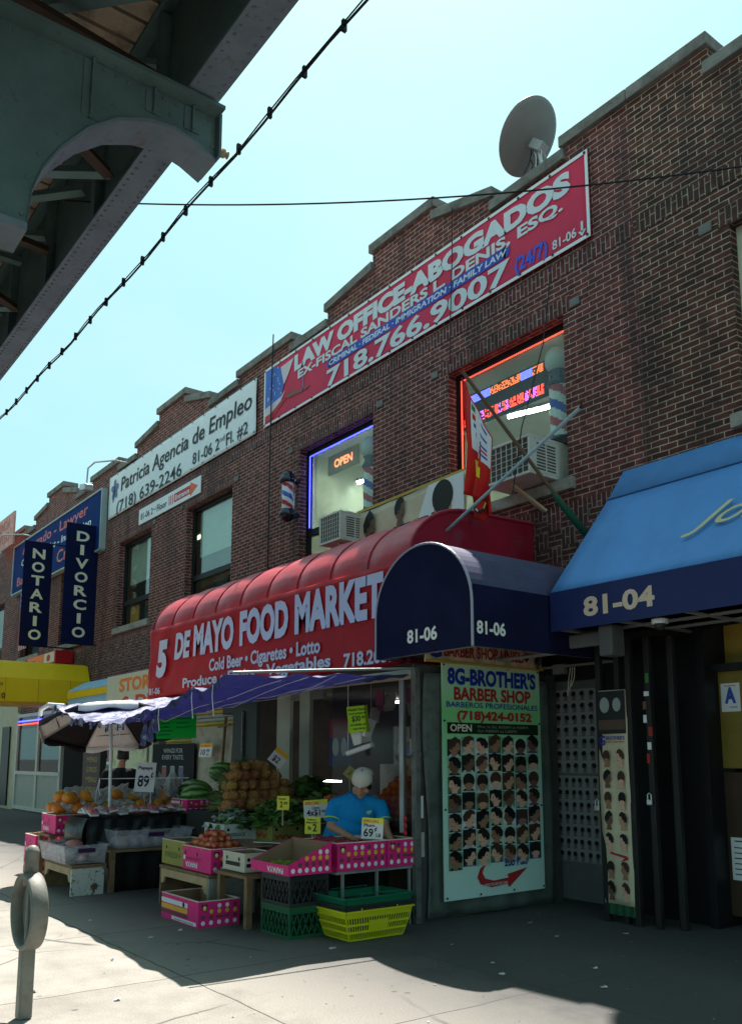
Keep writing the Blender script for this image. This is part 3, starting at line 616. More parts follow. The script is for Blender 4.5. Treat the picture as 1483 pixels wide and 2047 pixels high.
for k in range(12): b.disc(.12+.22*(k%4),1.45+.18*(k//4),.05,.05,VW,1,n=6)
b.build("stars_and_stripes", t)
t = thing("roof_billboard", (-30.8, 7.6, 8.6), "pink red board with worn letters at the far left roof line", "sign")
b = MB(); b.box(-32.4,-29.75,7.5,7.56,8.62,9.75,mat("worn pink board", (.5,.2,.17), .6, var=.25, dirt=(.6,.45,.4), dlo=.45, dhi=.7, ds=5)); b.build("board", t)
b = MB().plane((-32.4,7.5,8.62),(1,0,0),(0,0,1)); b.text("AGENCIA", .3,.66,1.9,.3,mat("worn letter red", (.42,.1,.09), .6),bold=.02); b.text("EMPLEO", .4,.22,1.8,.3,mat("worn letter red", (.42,.1,.09), .6),bold=.02); b.build("lettering", t)
def floodlight(x, y, z, label):
    t = thing("sign_floodlight", (x, YF, z), label, "floodlight", "floodlights on curved arms above the signs")
    b = MB(); b.tube([(x+.9,YF,z+.55),(x+.7,7.6,z+.62),(x+.25,y+.1,z+.62),(x+.05,y,z+.5),(x,y,z+.1)], .022, mat("galvanised", (.45,.46,.47), .4, metal=.6)); b.build("arm", t)
    b = MB(); b.obox((x,y,z), (.42,.24,.17), (0,12,0), mat("galvanised", (.45,.46,.47), .4, metal=.6)); b.build("lamp_head", t, bevel=.03)
floodlight(-21.6, 7.15, 8.42, "grey floodlight on a curved arm at the right end of the blue board")
floodlight(-29.6, 7.0, 8.15, "grey floodlight on a curved arm beside the pink red board")
# --- satellite dish on the parapet
t = thing("satellite_dish", (-7.25, 8.15, 9.2), "grey satellite dish seen from behind on the roof edge", "satellite dish")
q = Vector((-.742,-.136,.659)).normalized().to_track_quat('Z','Y').to_matrix()
DG = mat("dish grey paint", (.19,.185,.185), .45, var=.12)
b = MB(); b.lathe([(0,.0),(.15,.006),(.3,.028),(.44,.065),(.50,.085),(.505,.10),(.49,.10),(.43,.08),(.3,.043),(.15,.02),(0,.015)], (-7.27,8.2,9.9), DG, 40, rot=q); dsh = b.build("reflector", t, smooth=True)
b = MB(); nn = q @ Vector((0,0,-1)); c0 = Vector((-7.27,8.2,9.9)); ba = c0+nn*.12-Vector((0,0,.08))
b.obox(ba, (.16,.12,.2), q, mat("galvanised", (.45,.46,.47), .4, metal=.6)); b.tube([ba-Vector((0,0,.05)), ba+Vector((.02,.03,-.3)), (-7.2,8.2,9.2)], .028, mat("galvanised", (.45,.46,.47), .4, metal=.6))
b.bar(ba+Vector((.06,0,-.1)), (-7.0,8.25,9.25), .03,.03, DG); b.bar(ba+Vector((-.06,0,-.1)), (-7.45,8.2,9.25), .03,.03, DG); b.build("mount", t)
b = MB()
for k in range(5):
    pts = [ba+Vector((R.uniform(-.08,.08),R.uniform(-.1,0),.08))]
    for j in range(5): pts.append(pts[-1]+Vector((R.uniform(-.05,.05),R.uniform(-.03,.03),-.1)))
    b.tube(pts, .008, VW if k % 2 else BLACKP, 5)
b.build("cables", t)

# ================================================================ CABLES ON THE FACADE AND ACROSS
def wire(name, pts, r, label, n=6, m=BLACKP, group=None):
    b = MB(); b.tube(pts, r, m, n); o = b.build(name); return tag(o, label, "cable", group)
def sag(p0, p1, s, n=24): return [Vector(p0).lerp(Vector(p1), k/n)-Vector((0,0,s*4*(k/n)*(1-k/n))) for k in range(n+1)]
wire("facade_cable", [(-13.5,7.84,9.5),(-13.55,7.85,8.4),(-13.62,7.88,7.0),(-13.66,7.9,5.2),(-13.7,7.92,4.6)], .012, "black cable running down the brick between the two long banners")
wire("facade_cable", [(-8.5,7.84,9.4),(-8.52,7.84,8.6),(-8.6,7.86,7.7),(-8.66,7.9,7.1)], .008, "thin black cable crossing the middle of the red banner")
wire("facade_cable", [(-6.72,7.86,7.7),(-6.78,7.72,6.6),(-6.92,7.45,5.5),(-7.05,7.4,4.7)], .007, "thin black cable hanging in front of the red edged window")
wire("utility_wire", sag((-8.0,2.3,6.95), (-3.35,6.3,6.35), .16)+[(-1.5,7.9,6.1)], .008, "single black wire crossing from the railway girder to the right hand wall")
CBL = [(-3.2,2.8,6.19)]+[(-3.76-(8.4)*k/20, 2.8, 6.165+.02*math.sin(k*1.3)-.05*math.sin(math.pi*min(1,k/20))) for k in range(21)]+[(-16,2.8,6.2),(-22,2.8,6.3)]
t = thing("overhead_cable", (-8, 2.8, 6.1), "double black cable with clips strung beside the elevated railway", "cable")
b = MB(); b.tube(CBL, .0085, BLACKP, 6); b.build("lower_strand", t)
b = MB(); b.tube([Vector(p)+Vector((0,0,.028+.012*math.sin(i*2.1))) for i, p in enumerate(CBL)], .005, BLACKP, 6); b.build("upper_strand", t)
for k in range(24):
    x = -3.55-.46*k; b = MB(); zc = 6.165-.05*math.sin(math.pi*min(1,max(0,(-3.76-x)/8.4))); b.box(x-.012, x+.012, 2.785, 2.815, zc-.03, zc+.05, BLACKP); b.build("clip", t)

# ================================================================ ELEVATED RAILWAY
GRN = mat("weathered green steel", (.125,.20,.19), .7, var=.3, vs=2, dirt=(.09,.05,.03), dlo=.58, dhi=.75, ds=4, bump=.15, bs=30)
GRF = mat("pale weathered flange", (.19,.235,.27), .7, var=.3, vs=2.5, dirt=(.12,.075,.05), dlo=.55, dhi=.72, ds=5, bump=.15, bs=30)
TIE = mat("deck boards", (.5,.40,.3), .85, var=.3, vs=2, dirt=(.14,.10,.07), dlo=.5, dhi=.7, ds=2.5); RUST = mat("rusty brace", (.07,.045,.03), .75, var=.3)
t = thing("elevated_railway", (-8, 0, 0), "green steel elevated railway with arched bracket over the street", "elevated railway")
def girder(y, w, z, d, nm):
    b = MB(); b.box(-60, 8, y-.012, y+.012, z+.03, z+d, GRN)
    for k in range(46): x = 7-k*1.45; b.box(x-.05, x+.05, y-.1, y-.013, z+.03, z+d-.03, GRN)
    b.build(nm, t)
    b = MB(); b.box(-60, 8, y-w/2, y+w/2, z, z+.028, GRF); b.build("bottom_flange", t, bevel=.004)
    b = MB(); b.box(-60, 8, y-w/2, y+w/2, z+d+.002, z+d+.03, GRN); b.build("top_flange", t)
    b = MB()
    for k in range(330):
        x = 1-k*.09
        for yy in (y-w*.33, y+w*.33): b.lathe([(.014,z),(.012,z-.01),(0,z-.013)][::-1], (x,yy,0), GRF, 6)
    b.build("rivets", t)
girder(2.50, .25, 6.452, 1.15, "edge_girder"); girder(.2, .25, 6.452, 1.15, "inner_girder"); girder(-3.0, .3, 6.452, 1.15, "far_girder")
b = MB()
k = 0; x = 4.0
while x > -60: b.box(x-.11, x+.11, -6, 2.7, 7.64, 7.86, TIE); x -= .26
b.box(-60, 8, -6, 2.9, 7.87, 8.0, TIE); b.build("deck", t)
def lateral(p0, p1, m, nm="brace"):
    b = MB(); b.bar(p0, p1, .1, .012, m); b.bar(Vector(p0)+Vector((0,0,.045)), Vector(p1)+Vector((0,0,.045)), .012, .08, m); b.build(nm, t)
for k in range(12):
    x = -2.6-k*2.9
    lateral((x,.3,6.62), (x-1.45,2.36,6.62), RUST); lateral((x-1.45,2.36,6.64), (x-2.9,.3,6.64), GRN); lateral((x-1.45,.3,7.2), (x-1.45,2.38,7.2), GRN, "cross_strut")
for k in range(9):
    x = -5.62-2.9*k
    lateral((x,.3,6.8), (x-.25,2.38,6.8), RUST); lateral((x-1.0,.8,6.95), (x+.75,2.4,6.95), GRN); lateral((x-.4,2.38,7.05), (x-1.6,.4,7.05), GRN)
def bent(xc):
    # cross girder: web in plane x=xc with an arched lower edge, flange following the arch
    arc = [(2.66,6.06),(2.5,6.13),(2.32,6.17),(2.12,6.14),(1.9,6.04),(1.7,5.87),(1.53,5.65),(1.42,5.45),(1.36,5.25),(1.34,4.98)]
    b = MB(); top = 6.40
    for (y0, z0), (y1, z1) in zip(arc, arc[1:]):
        b.prism([(xc,y1,z1),(xc,y0,z0),(xc,y0,top),(xc,y1,top)], (-.03,0,0), GRN)
    b.box(xc-.03, xc, -3.6, 1.34, 4.98, top, GRN); b.build("cross_girder", t)
    b = MB(); hw = .15; xm = xc-.015
    vs = []; fs = []
    for y, z in arc: vs += [(xm-hw-.12,y,z-.002),(xm+hw*.25,y,z-.002),(xm+hw*.25,y,z-.03),(xm-hw-.12,y,z-.03)]
    for i in range(len(arc)-1):
        for k in range(4): fs.append((4*i+k, 4*i+(k+1) % 4, 4*i+4+(k+1) % 4, 4*i+4+k))
    fs += [(0,1,2,3), tuple(4*(len(arc)-1)+k for k in (3,2,1,0))]
    b.add(vs, fs, GRF); b.build("arched_flange", t)
    b = MB(); b.box(xm-hw-.1, xm+hw, -3.6, 2.67, top+.002, top+.03, GRN); b.build("cross_flange", t)
    b = MB(); b.box(xm-hw-.1, xm+hw*.6, 2.655, 2.675, 6.05, top, GRN); b.build("end_plate", t)
    for y in (2.5, 2.2, 1.75, 1.0): b = MB(); zz = 6.2 if y > 2 else (5.95 if y > 1.5 else 5.0); b.box(xc+.002, xc+.05, y-.05, y-.035, zz, top-.01, GRN); b.box(xc+.002, xc+.012, y-.1, y+.02, zz, top-.01, GRN); b.build("stiffener", t)
    b = MB()
    for y in [2.6-.09*k for k in range(34)]:
        b.lathe([(.016,0),(.012,.01),(0,.013)], (xc+.001,y,6.36), GRN, 6, axis='X')
    for y, z in arc: b.lathe([(.016,0),(.012,.01),(0,.013)], (xc+.001,y-.03,z+.09), GRN, 6, axis='X')
    b.build("rivets", t)
    b = MB(); b.box(xm-.2, xm+.2, -.5, 1.0, 0, 4.9, GRN); b.build("column", t, bevel=.01)
    b = MB(); b.box(xm-.22, xm+.1, -.54, 1.33, 4.92, 4.975, GRF); b.build("column_cap", t)
bent(-5.5); bent(-24)
INS = mat("clay insulator", (.5,.36,.2), .5, var=.2)
t = thing("cable_insulator", (-5.55, 2.75, 6.1), "tan insulator clamp on the tip of the arched bracket", "insulator")
b = MB(); b.box(-5.62,-5.52,2.676,2.7,6.12,6.28,INS); b.build("plate", t)
b = MB(); b.lathe([(.02,0),(.035,.01),(.035,.03),(.02,.04),(.035,.05),(.035,.07),(.02,.08),(.03,.1),(.0,.11)], (-5.57,2.70,6.2), INS, 10, axis='Y'); b.build("bell", t)

# ================================================================ AWNINGS
REDA = mat("faded crimson awning vinyl", (.34,.010,.03), .5, var=.22, vs=1.6, spec=.3, dirt=(.30,.06,.08), dlo=.52, dhi=.75, ds=2.2)
NAVA = mat("navy awning vinyl", (.011,.012,.042), .8, var=.3, vs=2, spec=.06); SKYA = mat("light blue awning canvas", (.095,.27,.62), .6, var=.14, vs=1.3, bump=.2, bs=4, dirt=(.07,.2,.45), dlo=.5, dhi=.8, ds=1.5)
YELA = mat("yellow awning vinyl", (.80,.50,.012), .4, var=.1, vs=1.5); ALU = mat("dull aluminium", (.38,.39,.39), .4, metal=.5, var=.15)
AX0, AX1 = -14.12, -7.22
AP = [(YF-.01,4.47)]+[(6.85-.0,4.44)]+[(6.85-.92*math.sin(rad(a)), 3.74+.70*math.cos(rad(a))) for a in range(10, 91, 10)]+[(5.93,3.55),(5.93,2.62)]
t = thing("store_awning", (-10.6, 6.9, 2.6), "long crimson barrel awning with ribs over the food market", "awning")
b = MB(); nx = 72
def aw(u, v):
    f = v*(len(AP)-1); i = min(int(f), len(AP)-2); k = f-i
    y = AP[i][0]+(AP[i+1][0]-AP[i][0])*k; z = AP[i][1]+(AP[i+1][1]-AP[i][1])*k
    s = .05*abs(math.sin(u*9*math.pi))**.7*(1 if 1 < f < 10 else (f if f <= 1 else max(0, 11-f)))
    return (AX0+(AX1-AX0)*u, y-s*.5+.02, z+s*.5-.02)
b.grid(aw, nx, 33, mat("lightened crimson vinyl", (.50,.035,.055), .42, var=.22, vs=1.6, spec=.4, dirt=(.42,.11,.13), dlo=.5, dhi=.75, ds=2.2, bump=.25, bs=5)); b.build("cover", t, smooth=True)  # cover lightened beyond the end panels to bring out its sunlit top
def endcap(x, nm, m=REDA):
    b = MB(); b.prism([(x,y,z-.015) for y, z in AP]+[(x,YF-.01,2.62)], (.02,0,0), m); return b.build(nm, t)
endcap(AX0, "end_panel"); endcap(AX1-.02, "end_panel")
b = MB()
for k in range(10):
    x = AX0+(AX1-AX0)*k/9; b.tube([(x,y+.015,z-.015) for y, z in AP], .014, REDA, 6)
b.build("ribs", t)
b = MB(); b.tube([(AX1+.002,y,z-.0) for y, z in AP], .016, mat("awning piping", (.42,.05,.08), .4), 6); b.build("piping", t)
# printed banner on the awning front
RB = mat("red banner plastic", (.46,.006,.016), .45, var=.18, vs=2, bump=.12, bs=3, spec=.15); LAV = mat("lavender white ink", (.62,.58,.74), .4, var=.05)
t = thing("market_banner", (-10.7, 5.9, 2.6), "wrinkled red plastic banner with big white food market lettering on the awning front", "banner")
BX0, BX1, BZ0, BZ1, BY = -14.1, -7.3, 2.6, 3.74, 5.90
def wr(u, v): return (.022*math.sin(u*34+v*7)*(.4+.6*math.sin(u*9)**2)+.012*math.sin(u*75-v*12))*(.18+1.3*max(0, .22-u))
cloth("sheet", t, BX0, BX1, BZ0, BZ1, BY, RB, .008, nu=150, nv=16, fn=wr)
b = MB().plane((BX0, BY-.026, BZ0), (1,0,0), (0,0,1))
def wide(x0, z0, ww, h): return lambda X, Y: (X+.12*(Y)*0, Y)
b.text("5", .38, .35, .42, .52, LAV, bold=.06, shear=.12, l=14)
b.text("DE", 1.05, .575, .58, .37, LAV, bold=.05, shear=.15, l=6); b.text("MAYO", 1.72, .575, 1.3, .42, LAV, bold=.05, shear=.05)
b.text("FOOD", 3.2, .585, 1.3, .43, LAV, bold=.05); b.text("MARKET", 4.66, .585, 1.85, .45, LAV, bold=.05)
b.text("Cold Beer • Cigaretes • Lotto", 2.28, .275, 2.97, .17, LAV, bold=.03); b.text("Produce • Fruits • Vegetables", 1.38, .085, 4.1, .14, LAV, bold=.03); b.text("718.205.", 5.75, .045, .9, .15, LAV, bold=.03); b.text("81-06", .12, .04, .44, .1, LAV, bold=.02, l=14)
b.build("lettering", t)
# --- entrance canopy 81-06
CX0, CX1, CY, CZ, CS = -7.37, -5.89, 5.6, 2.63, 3.05
cx, hw = (CX0+CX1)/2, (CX1-CX0)/2; RISE = .69
def carc(n=28): return [(cx+hw*math.cos(rad(180*k/n)), CS+RISE*math.sin(rad(180*k/n))) for k in range(n+1)]   # from right to left
t = thing("entrance_canopy", (cx, 6.7, 2.63), "navy arched entrance canopy numbered 81-06 above the barber shop door", "canopy")
b = MB(); loop = [(CX1,CY,CZ)]+[(x,CY,z) for x, z in carc()]+[(CX0,CY,CZ)]; b.prism(loop, (0,.015,0), NAVA); b.build("front_panel", t)
b = MB(); pr = [(CX1,CZ)]+carc()+[(CX0,CZ)]
b.grid(lambda u, v: (pr[round(u*(len(pr)-1))][0], CY+.016+(YF-.02-CY-.016)*v, pr[round(u*(len(pr)-1))][1]), len(pr)-1, 14, mat("lightened navy vinyl", (.075,.072,.135), .55, var=.25, vs=3, spec=.3)); b.build("cover", t, smooth=False, solid=.006)  # cover colour lightened from the panel navy so its sunlit strip shows
for xx, dd in ((CX1,.004),(CX0,-.004)):
    b = MB(); b.box(xx+dd-.003, xx+dd+.003, CY+.016, YF-.02, CZ, 3.22, NAVA); b.build("side_panel", t)
b = MB(); b.tube([(x,CY+.005,z) for x, z in pr], .014, mat("canopy piping", (.35,.33,.4), .35), 6); b.build("piping", t)
b = MB().plane((CX0, CY, CZ), (1,0,0), (0,0,1)); b.text("81-06", .53, .12, .46, .125, mat("white serif ink", (.78,.76,.7), .5), bold=.03); b.build("front_number", t)
b = MB().plane((CX1+.008, CY, CZ), (0,1,0), (0,0,1)); b.text("81-06", .05, .125, .38, .115, mat("white serif ink", (.78,.76,.7), .5), bold=.03); b.build("side_number", t)
b = MB()
for y in (5.7, 6.8, 7.85): b.tube([(CX0+.03,y,CZ+.02),(CX1-.03,y,CZ+.02)], .018, ALU, 6)
for x in (CX0+.03, CX1-.03): b.tube([(x,5.65,CZ+.02),(x,7.9,CZ+.02)], .018, ALU, 6)
b.build("frame", t)
# --- light blue awning 81-04
BX0, BX1 = -5.85, 4.0
t = thing("shop_awning", (-1, 7.3, 2.84), "light blue sloping awning with navy valance numbered 81-04", "awning")
AS = [(YF-.01,4.77),(7.62,4.37),(6.65,3.24)]
b = MB(); b.grid(lambda u, v: (BX0+(BX1-BX0)*u, 7.62+(6.65-7.62)*v, 4.37+(3.24-4.37)*v-.03*math.sin(math.pi*v)*abs(math.sin(u*5*math.pi))**.5), 60, 10, SKYA)
b.add([(BX0,YF-.01,4.77),(BX1,YF-.01,4.77),(BX1,7.625,4.374),(BX0,7.625,4.374)], [(3,2,1,0)], SKYA); b.build("cover", t, smooth=True, solid=.006)
b = MB(); b.tube([(BX0,7.618,4.385),(BX1,7.618,4.385)], .006, mat("seam thread", (.03,.07,.2), .6), 5); b.build("seam", t)
b = MB(); b.prism([(BX0,YF-.01,4.76),(BX0,7.62,4.36),(BX0,6.655,3.23),(BX0,6.655,2.85),(BX0,YF-.01,2.85)], (.012,0,0), NAVA); b.build("end_panel", t)
b = MB(); b.box(BX0, BX1, 6.64, 6.652, 2.84, 3.236, mat("navy valance canvas", (.016,.024,.105), .5, var=.15)); b.build("valance", t)
b = MB().plane((BX0, 6.64, 2.84), (1,0,0), (0,0,1)); b.text("81-04", .42, .11, .8, .17, mat("beige number ink", (.62,.47,.36), .5), bold=.035); b.build("number", t)
V2 = Vector((0,.97,1.13)).normalized(); b = MB().plane((-4.52, 6.65+.97*.36, 3.24+1.13*.36), (1,0,0), V2); b.text("Jose", .0, .0, 1.05, .33, mat("gold script ink", (.62,.52,.24), .45), bold=.0, shear=.55, l=14); b.build("script_lettering", t)
b = MB()
for k in range(14): x = BX0+.05+k*.7; b.tube([(x,6.68,2.87),(x,7.9,2.87)], .018, ALU, 6)
for y in (6.68, 7.1, 7.5): b.tube([(BX0+.05,y,2.87),(BX1,y,2.87)], .018, ALU, 6)
b.build("frame", t)
t = thing("dome_camera", (-4.7, 6.8, 2.72), "small white dome camera under the light blue awning", "camera")
b = MB(); b.lathe([(.0,.0),(.035,.01),(.05,.045),(.05,.06)], (-4.7,6.8,2.74), mat("smoked dome", (.03,.03,.03), .1), 14); b.build("dome", t, smooth=True)
b = MB(); b.lathe([(.052,.058),(.075,.06),(.075,.1),(.06,.11)], (-4.7,6.8,2.74), WHITEP, 16); b.build("mount", t)
b = MB(); b.box(-5.36, -5.2, 6.75, 6.95, 2.56, 2.86, mat("grey bracket", (.10,.10,.10), .6, var=.2)); b.box(-6.0,-5.36,6.95,7.0,2.70,2.84,mat("ribbed soffit light", (.15,.15,.15), .5)); tag(b.build("soffit_bracket", bevel=.02), "grey metal bracket and strip under the light blue awning corner", "bracket")
# --- yellow canopy
t = thing("yellow_canopy", (-23.6, 6.7, 2.95), "bright yellow entrance canopy further down the row", "canopy")
YP = [(-22.8,2.98),(-22.8,3.58),(-23.05,4.0),(-23.3,4.05),(-24.6,4.05),(-24.85,4.0),(-25.1,3.58),(-25.1,2.98)]
b = MB(); b.prism([(x,4.3,z) for x, z in YP], (0,YF-.02-4.3,0), YELA); b.build("cover", t, bevel=.02)
b = MB(); b.box(-22.83,-22.79,4.3,7.9,2.93,2.975,mat("orange trim", (.6,.25,.02), .5)); b.build("trim", t)
b = MB()
for y in (5.1, 5.8, 6.6, 7.4): b.box(-22.797,-22.792,y-.006,y+.006,2.98,3.58,mat("yellow seam", (.45,.28,.01), .6))
b.build("seams", t)
b = MB().plane((-22.79,4.5,2.98),(0,1,0),(0,0,1)); b.text("80-10", .85, .08, .46, .13, INK, bold=.02); b.text("lp", 1.1, .4, .14, .1, INK); b.build("lettering", t)
# --- store sign behind
t = thing("store_sign_awning", (-18, 7.4, 2.7), "low awning with cream STORE panel between the yellow canopy and the red awning", "awning")
b = MB(); b.prism([(-22.3,7.2,3.2),(-22.3,7.2,3.28),(-22.3,7.6,3.5),(-22.3,7.93,3.5),(-22.3,7.93,2.9),(-22.3,7.2,2.9)], (8.0,0,0), mat("pale blue strip", (.3,.5,.68), .5, var=.1)); b.build("cover", t)
b = MB(); b.box(-22.3,-14.3,7.17,7.198,3.06,3.22,YELA); b.build("yellow_band", t)
b = MB(); b.box(-19.4,-14.3,7.12,7.168,2.62,3.4,mat("cream sign panel", (.62,.55,.42), .5, var=.06)); b.build("panel", t)
b = MB().plane((-19.4,7.12,2.62),(1,0,0),(0,0,1)); b.text("STORE", .75,.41,2.0,.26,ORI,bold=.04); b.text("& DELI", .9,.02,2.4,.26,mat("red orange ink", (.7,.06,.02), .5),bold=.04); b.build("lettering", t)
t = thing("box_sign", (-25.4, 7.6, 4.2), "small red light box with pale picture above the yellow canopy", "sign")
b = MB(); b.box(-26.9,-24.2,7.4,7.9,4.18,4.52,mat("red light box", (.5,.02,.03), .4)); b.build("box", t, bevel=.01)
b = MB().plane((-26.9,7.4,4.18),(1,0,0),(0,0,1)); b.rect(.1,.03,1.7,.31,ORI); b.rect(1.7,.03,2.6,.31,CREAM); b.disc(2.1,.17,.16,.1,REDI,1); b.rect(.1,.03,.9,.2,VB,1); b.build("picture", t)
# --- blue tarp over the produce
def tarp_mat():
    m = bpy.data.materials.new("woven blue tarp"); tt, p = nodes(m); N = tt.nodes.new; K = tt.links.new
    c = N("ShaderNodeTexCoord"); n = N("ShaderNodeTexNoise"); n.inputs['Scale'].default_value = 5; n.inputs['Detail'].default_value = 9; n.inputs['Roughness'].default_value = .75; K(c.outputs['UV'], n.inputs[0])
    s = N("ShaderNodeSeparateXYZ"); K(c.outputs['UV'], s.inputs[0])
    a = N("ShaderNodeMapRange"); a.inputs[1].default_value = -8.2; a.inputs[2].default_value = -10.2; a.inputs[3].default_value = -.13; a.inputs[4].default_value = .06; K(s.outputs[0], a.inputs[0])  # paler towards the left end: sunlight painted over the faded patches
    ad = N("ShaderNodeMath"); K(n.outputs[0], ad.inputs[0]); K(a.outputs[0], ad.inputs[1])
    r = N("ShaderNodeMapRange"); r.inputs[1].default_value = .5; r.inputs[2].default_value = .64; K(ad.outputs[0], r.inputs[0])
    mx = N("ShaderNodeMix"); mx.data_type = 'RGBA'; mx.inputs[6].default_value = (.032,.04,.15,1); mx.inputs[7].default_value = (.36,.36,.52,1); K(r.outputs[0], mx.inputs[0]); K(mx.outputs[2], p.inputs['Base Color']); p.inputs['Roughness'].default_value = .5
    b = N("ShaderNodeBump"); b.inputs['Strength'].default_value = .4; b.inputs['Distance'].default_value = .02; n3 = N("ShaderNodeTexNoise"); n3.inputs['Scale'].default_value = 14; n3.inputs['Detail'].default_value = 6; K(c.outputs['UV'], n3.inputs[0]); K(n3.outputs[0], b.inputs['Height']); K(b.outputs[0], p.inputs['Normal'])
    tr = N("ShaderNodeBsdfTranslucent"); tr.inputs[0].default_value = (.02,.02,.14,1); ms = N("ShaderNodeMixShader"); ms.inputs[0].default_value = .15
    K(p.outputs[0], ms.inputs[1]); K(tr.outputs[0], ms.inputs[2]); K(ms.outputs[0], tt.nodes["Material Output"].inputs[0])
    return m
TARP = tarp_mat()
t = thing("blue_tarp", (-9.4, 4.7, 2.3), "ragged faded blue tarp, its left end coloured as sunlit, stretched over the produce stand", "tarp")
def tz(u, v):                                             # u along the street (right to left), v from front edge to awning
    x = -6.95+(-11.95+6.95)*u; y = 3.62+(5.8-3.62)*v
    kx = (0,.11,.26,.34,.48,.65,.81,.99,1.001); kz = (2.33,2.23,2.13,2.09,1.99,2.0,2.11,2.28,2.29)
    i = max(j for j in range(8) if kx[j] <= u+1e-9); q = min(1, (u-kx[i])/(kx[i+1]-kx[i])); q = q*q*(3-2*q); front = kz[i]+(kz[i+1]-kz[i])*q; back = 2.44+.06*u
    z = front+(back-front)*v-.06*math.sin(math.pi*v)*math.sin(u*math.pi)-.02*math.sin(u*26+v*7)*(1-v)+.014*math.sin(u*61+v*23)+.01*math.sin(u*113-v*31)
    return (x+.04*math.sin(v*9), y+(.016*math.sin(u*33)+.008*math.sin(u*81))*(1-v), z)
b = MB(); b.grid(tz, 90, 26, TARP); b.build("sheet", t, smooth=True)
b = MB()
for k in range(110):                                      # torn fringe along the front and left edge
    u = R.random(); p = Vector(tz(u, 0)) if k < 85 else Vector(tz(1, R.random())); l = R.uniform(.03,.1); wd = R.uniform(.008,.03); s = R.uniform(-.05,.05)
    b.add([p, p+Vector((wd,.004,0)), p+Vector((wd*.6+s,.006,-l)), p+Vector((s,-.012,-l*.9))], [(0,1,2,3)], TARP)
for u, l in ((.40,.22),(.425,.30),(.45,.2),(.46,.26)):
    p = Vector(tz(u, .08)); b.grid(lambda a, c: p+Vector((.09*a-.03*c+.02*math.sin(c*9), .02*math.sin(a*5+c*4), -l*c-.02*a)), 3, 8, TARP)
b.build("fringe", t)
b = MB(); b.tube([(-6.9,3.66,2.345),(-6.86,4.6,2.42),(-6.83,5.72,2.5)], .013, ALU, 8); b.build("edge_pole", t)
b = MB()
for k in range(8):
    p = Vector(tz(R.random(), 0)); b.tube([p, p+Vector((.01,-.01,-.1)), p+Vector((.03,0,-R.uniform(.15,.3)))], .005, mat("white cord", (.6,.6,.58), .8), 4)
for v in (.25,.4,.55,.7): b.tube([Vector(tz(u/12, v))-Vector((0,0,.02)) for u in range(13)], .004, mat("white cord", (.6,.6,.58), .8), 4)
b.build("cords", t)
b = MB(); b.tube([(-11.75,3.75,2.28),(-11.95,3.6,2.3),(-12.1,3.55,2.24),(-12.12,3.55,2.16)], .03, VW, 8); b.build("pole_tip", t)

# ================================================================ STREET LEVEL: THE FOOD MARKET
WOODO = mat("old plank wood", (.22,.14,.075), .8, var=.3, vs=6, dirt=(.1,.07,.04), ds=9); WOODP = mat("pale raw plank", (.42,.30,.17), .75, var=.25, vs=5)
PEEL = mat("peeling white paint on plank", (.55,.56,.52), .7, var=.1, dirt=(.12,.085,.05), dlo=.53, dhi=.57, ds=7)
GREYM = mat("grey painted steel", (.25,.25,.24), .5, var=.2, dirt=(.12,.1,.09), ds=6); DARKW = mat("dark store wall", (.06,.05,.043), .8, var=.4, vs=2)
t = thing("market_interior", (-10.5, 9, 0), "dim interior of the food market behind the produce", "shop interior")
b = MB(); X0, X1, Y0, Y1 = -13.9, -7.22, YF, 11.4
b.add([(X0,Y1,0),(X1,Y1,0),(X1,Y1,2.7),(X0,Y1,2.7)], [(0,1,2,3)], DARKW); b.add([(X0,YF,0),(X0,Y1,0),(X0,Y1,2.7),(X0,YF,2.7)], [(0,1,2,3)], DARKW)
b.add([(X1,Y0,0),(X1,Y1,0),(X1,Y1,2.7),(X1,Y0,2.7)], [(3,2,1,0)], DARKW); b.build("room_wall", t)
b = MB(); b.add([(X0,5.9,2.66),(X1+.3,5.9,2.66),(X1+.3,Y1,2.66),(X0,Y1,2.66)], [(3,2,1,0)], mat("dark store ceiling", (.10,.09,.08), .8)); b.build("ceiling", t)
b = MB(); b.add([(X0,Y0,.004),(X1,Y0,.004),(X1,Y1,.004),(X0,Y1,.004)], [(0,1,2,3)], mat("store floor tiles", (.14,.12,.1), .5)); b.build("floor", t)
TL = emit("store and fill tube", (.9,1,.97), 14)
t = thing("display_cooler", (-10.4, 8.6, 0), "glass fronted cooler with a glowing tube and an added ceiling tube deep inside the market", "cooler")
b = MB(); b.box(-11.6,-8.9,8.3,9.0,0,.95,BLACKP); b.build("cabinet", t, bevel=.01)
b = MB(); b.box(-11.6,-8.9,8.35,9.0,.96,1.0,GREYM); b.box(-11.6,-8.9,8.9,9.0,1.0,1.5,GREYM); b.build("top", t)
b = MB(); b.box(-12.7,-11.9,8.3,8.34,1.21,1.235,TL); b.box(-12.5,-9.5,9.9,9.95,2.58,2.62,TL); b.build("lamp_tube", t)  # second tube, near the ceiling, is added to brighten the interior
rr = random.Random(11)
GOODS = [mat("goods "+n, c, .5) for n, c in (("red",(.35,.03,.03)),("yellow",(.45,.3,.04)),("green",(.06,.2,.06)),("blue",(.04,.08,.25)),("white",(.4,.4,.38)),("brown",(.15,.08,.04)),("pink",(.45,.12,.2)))]
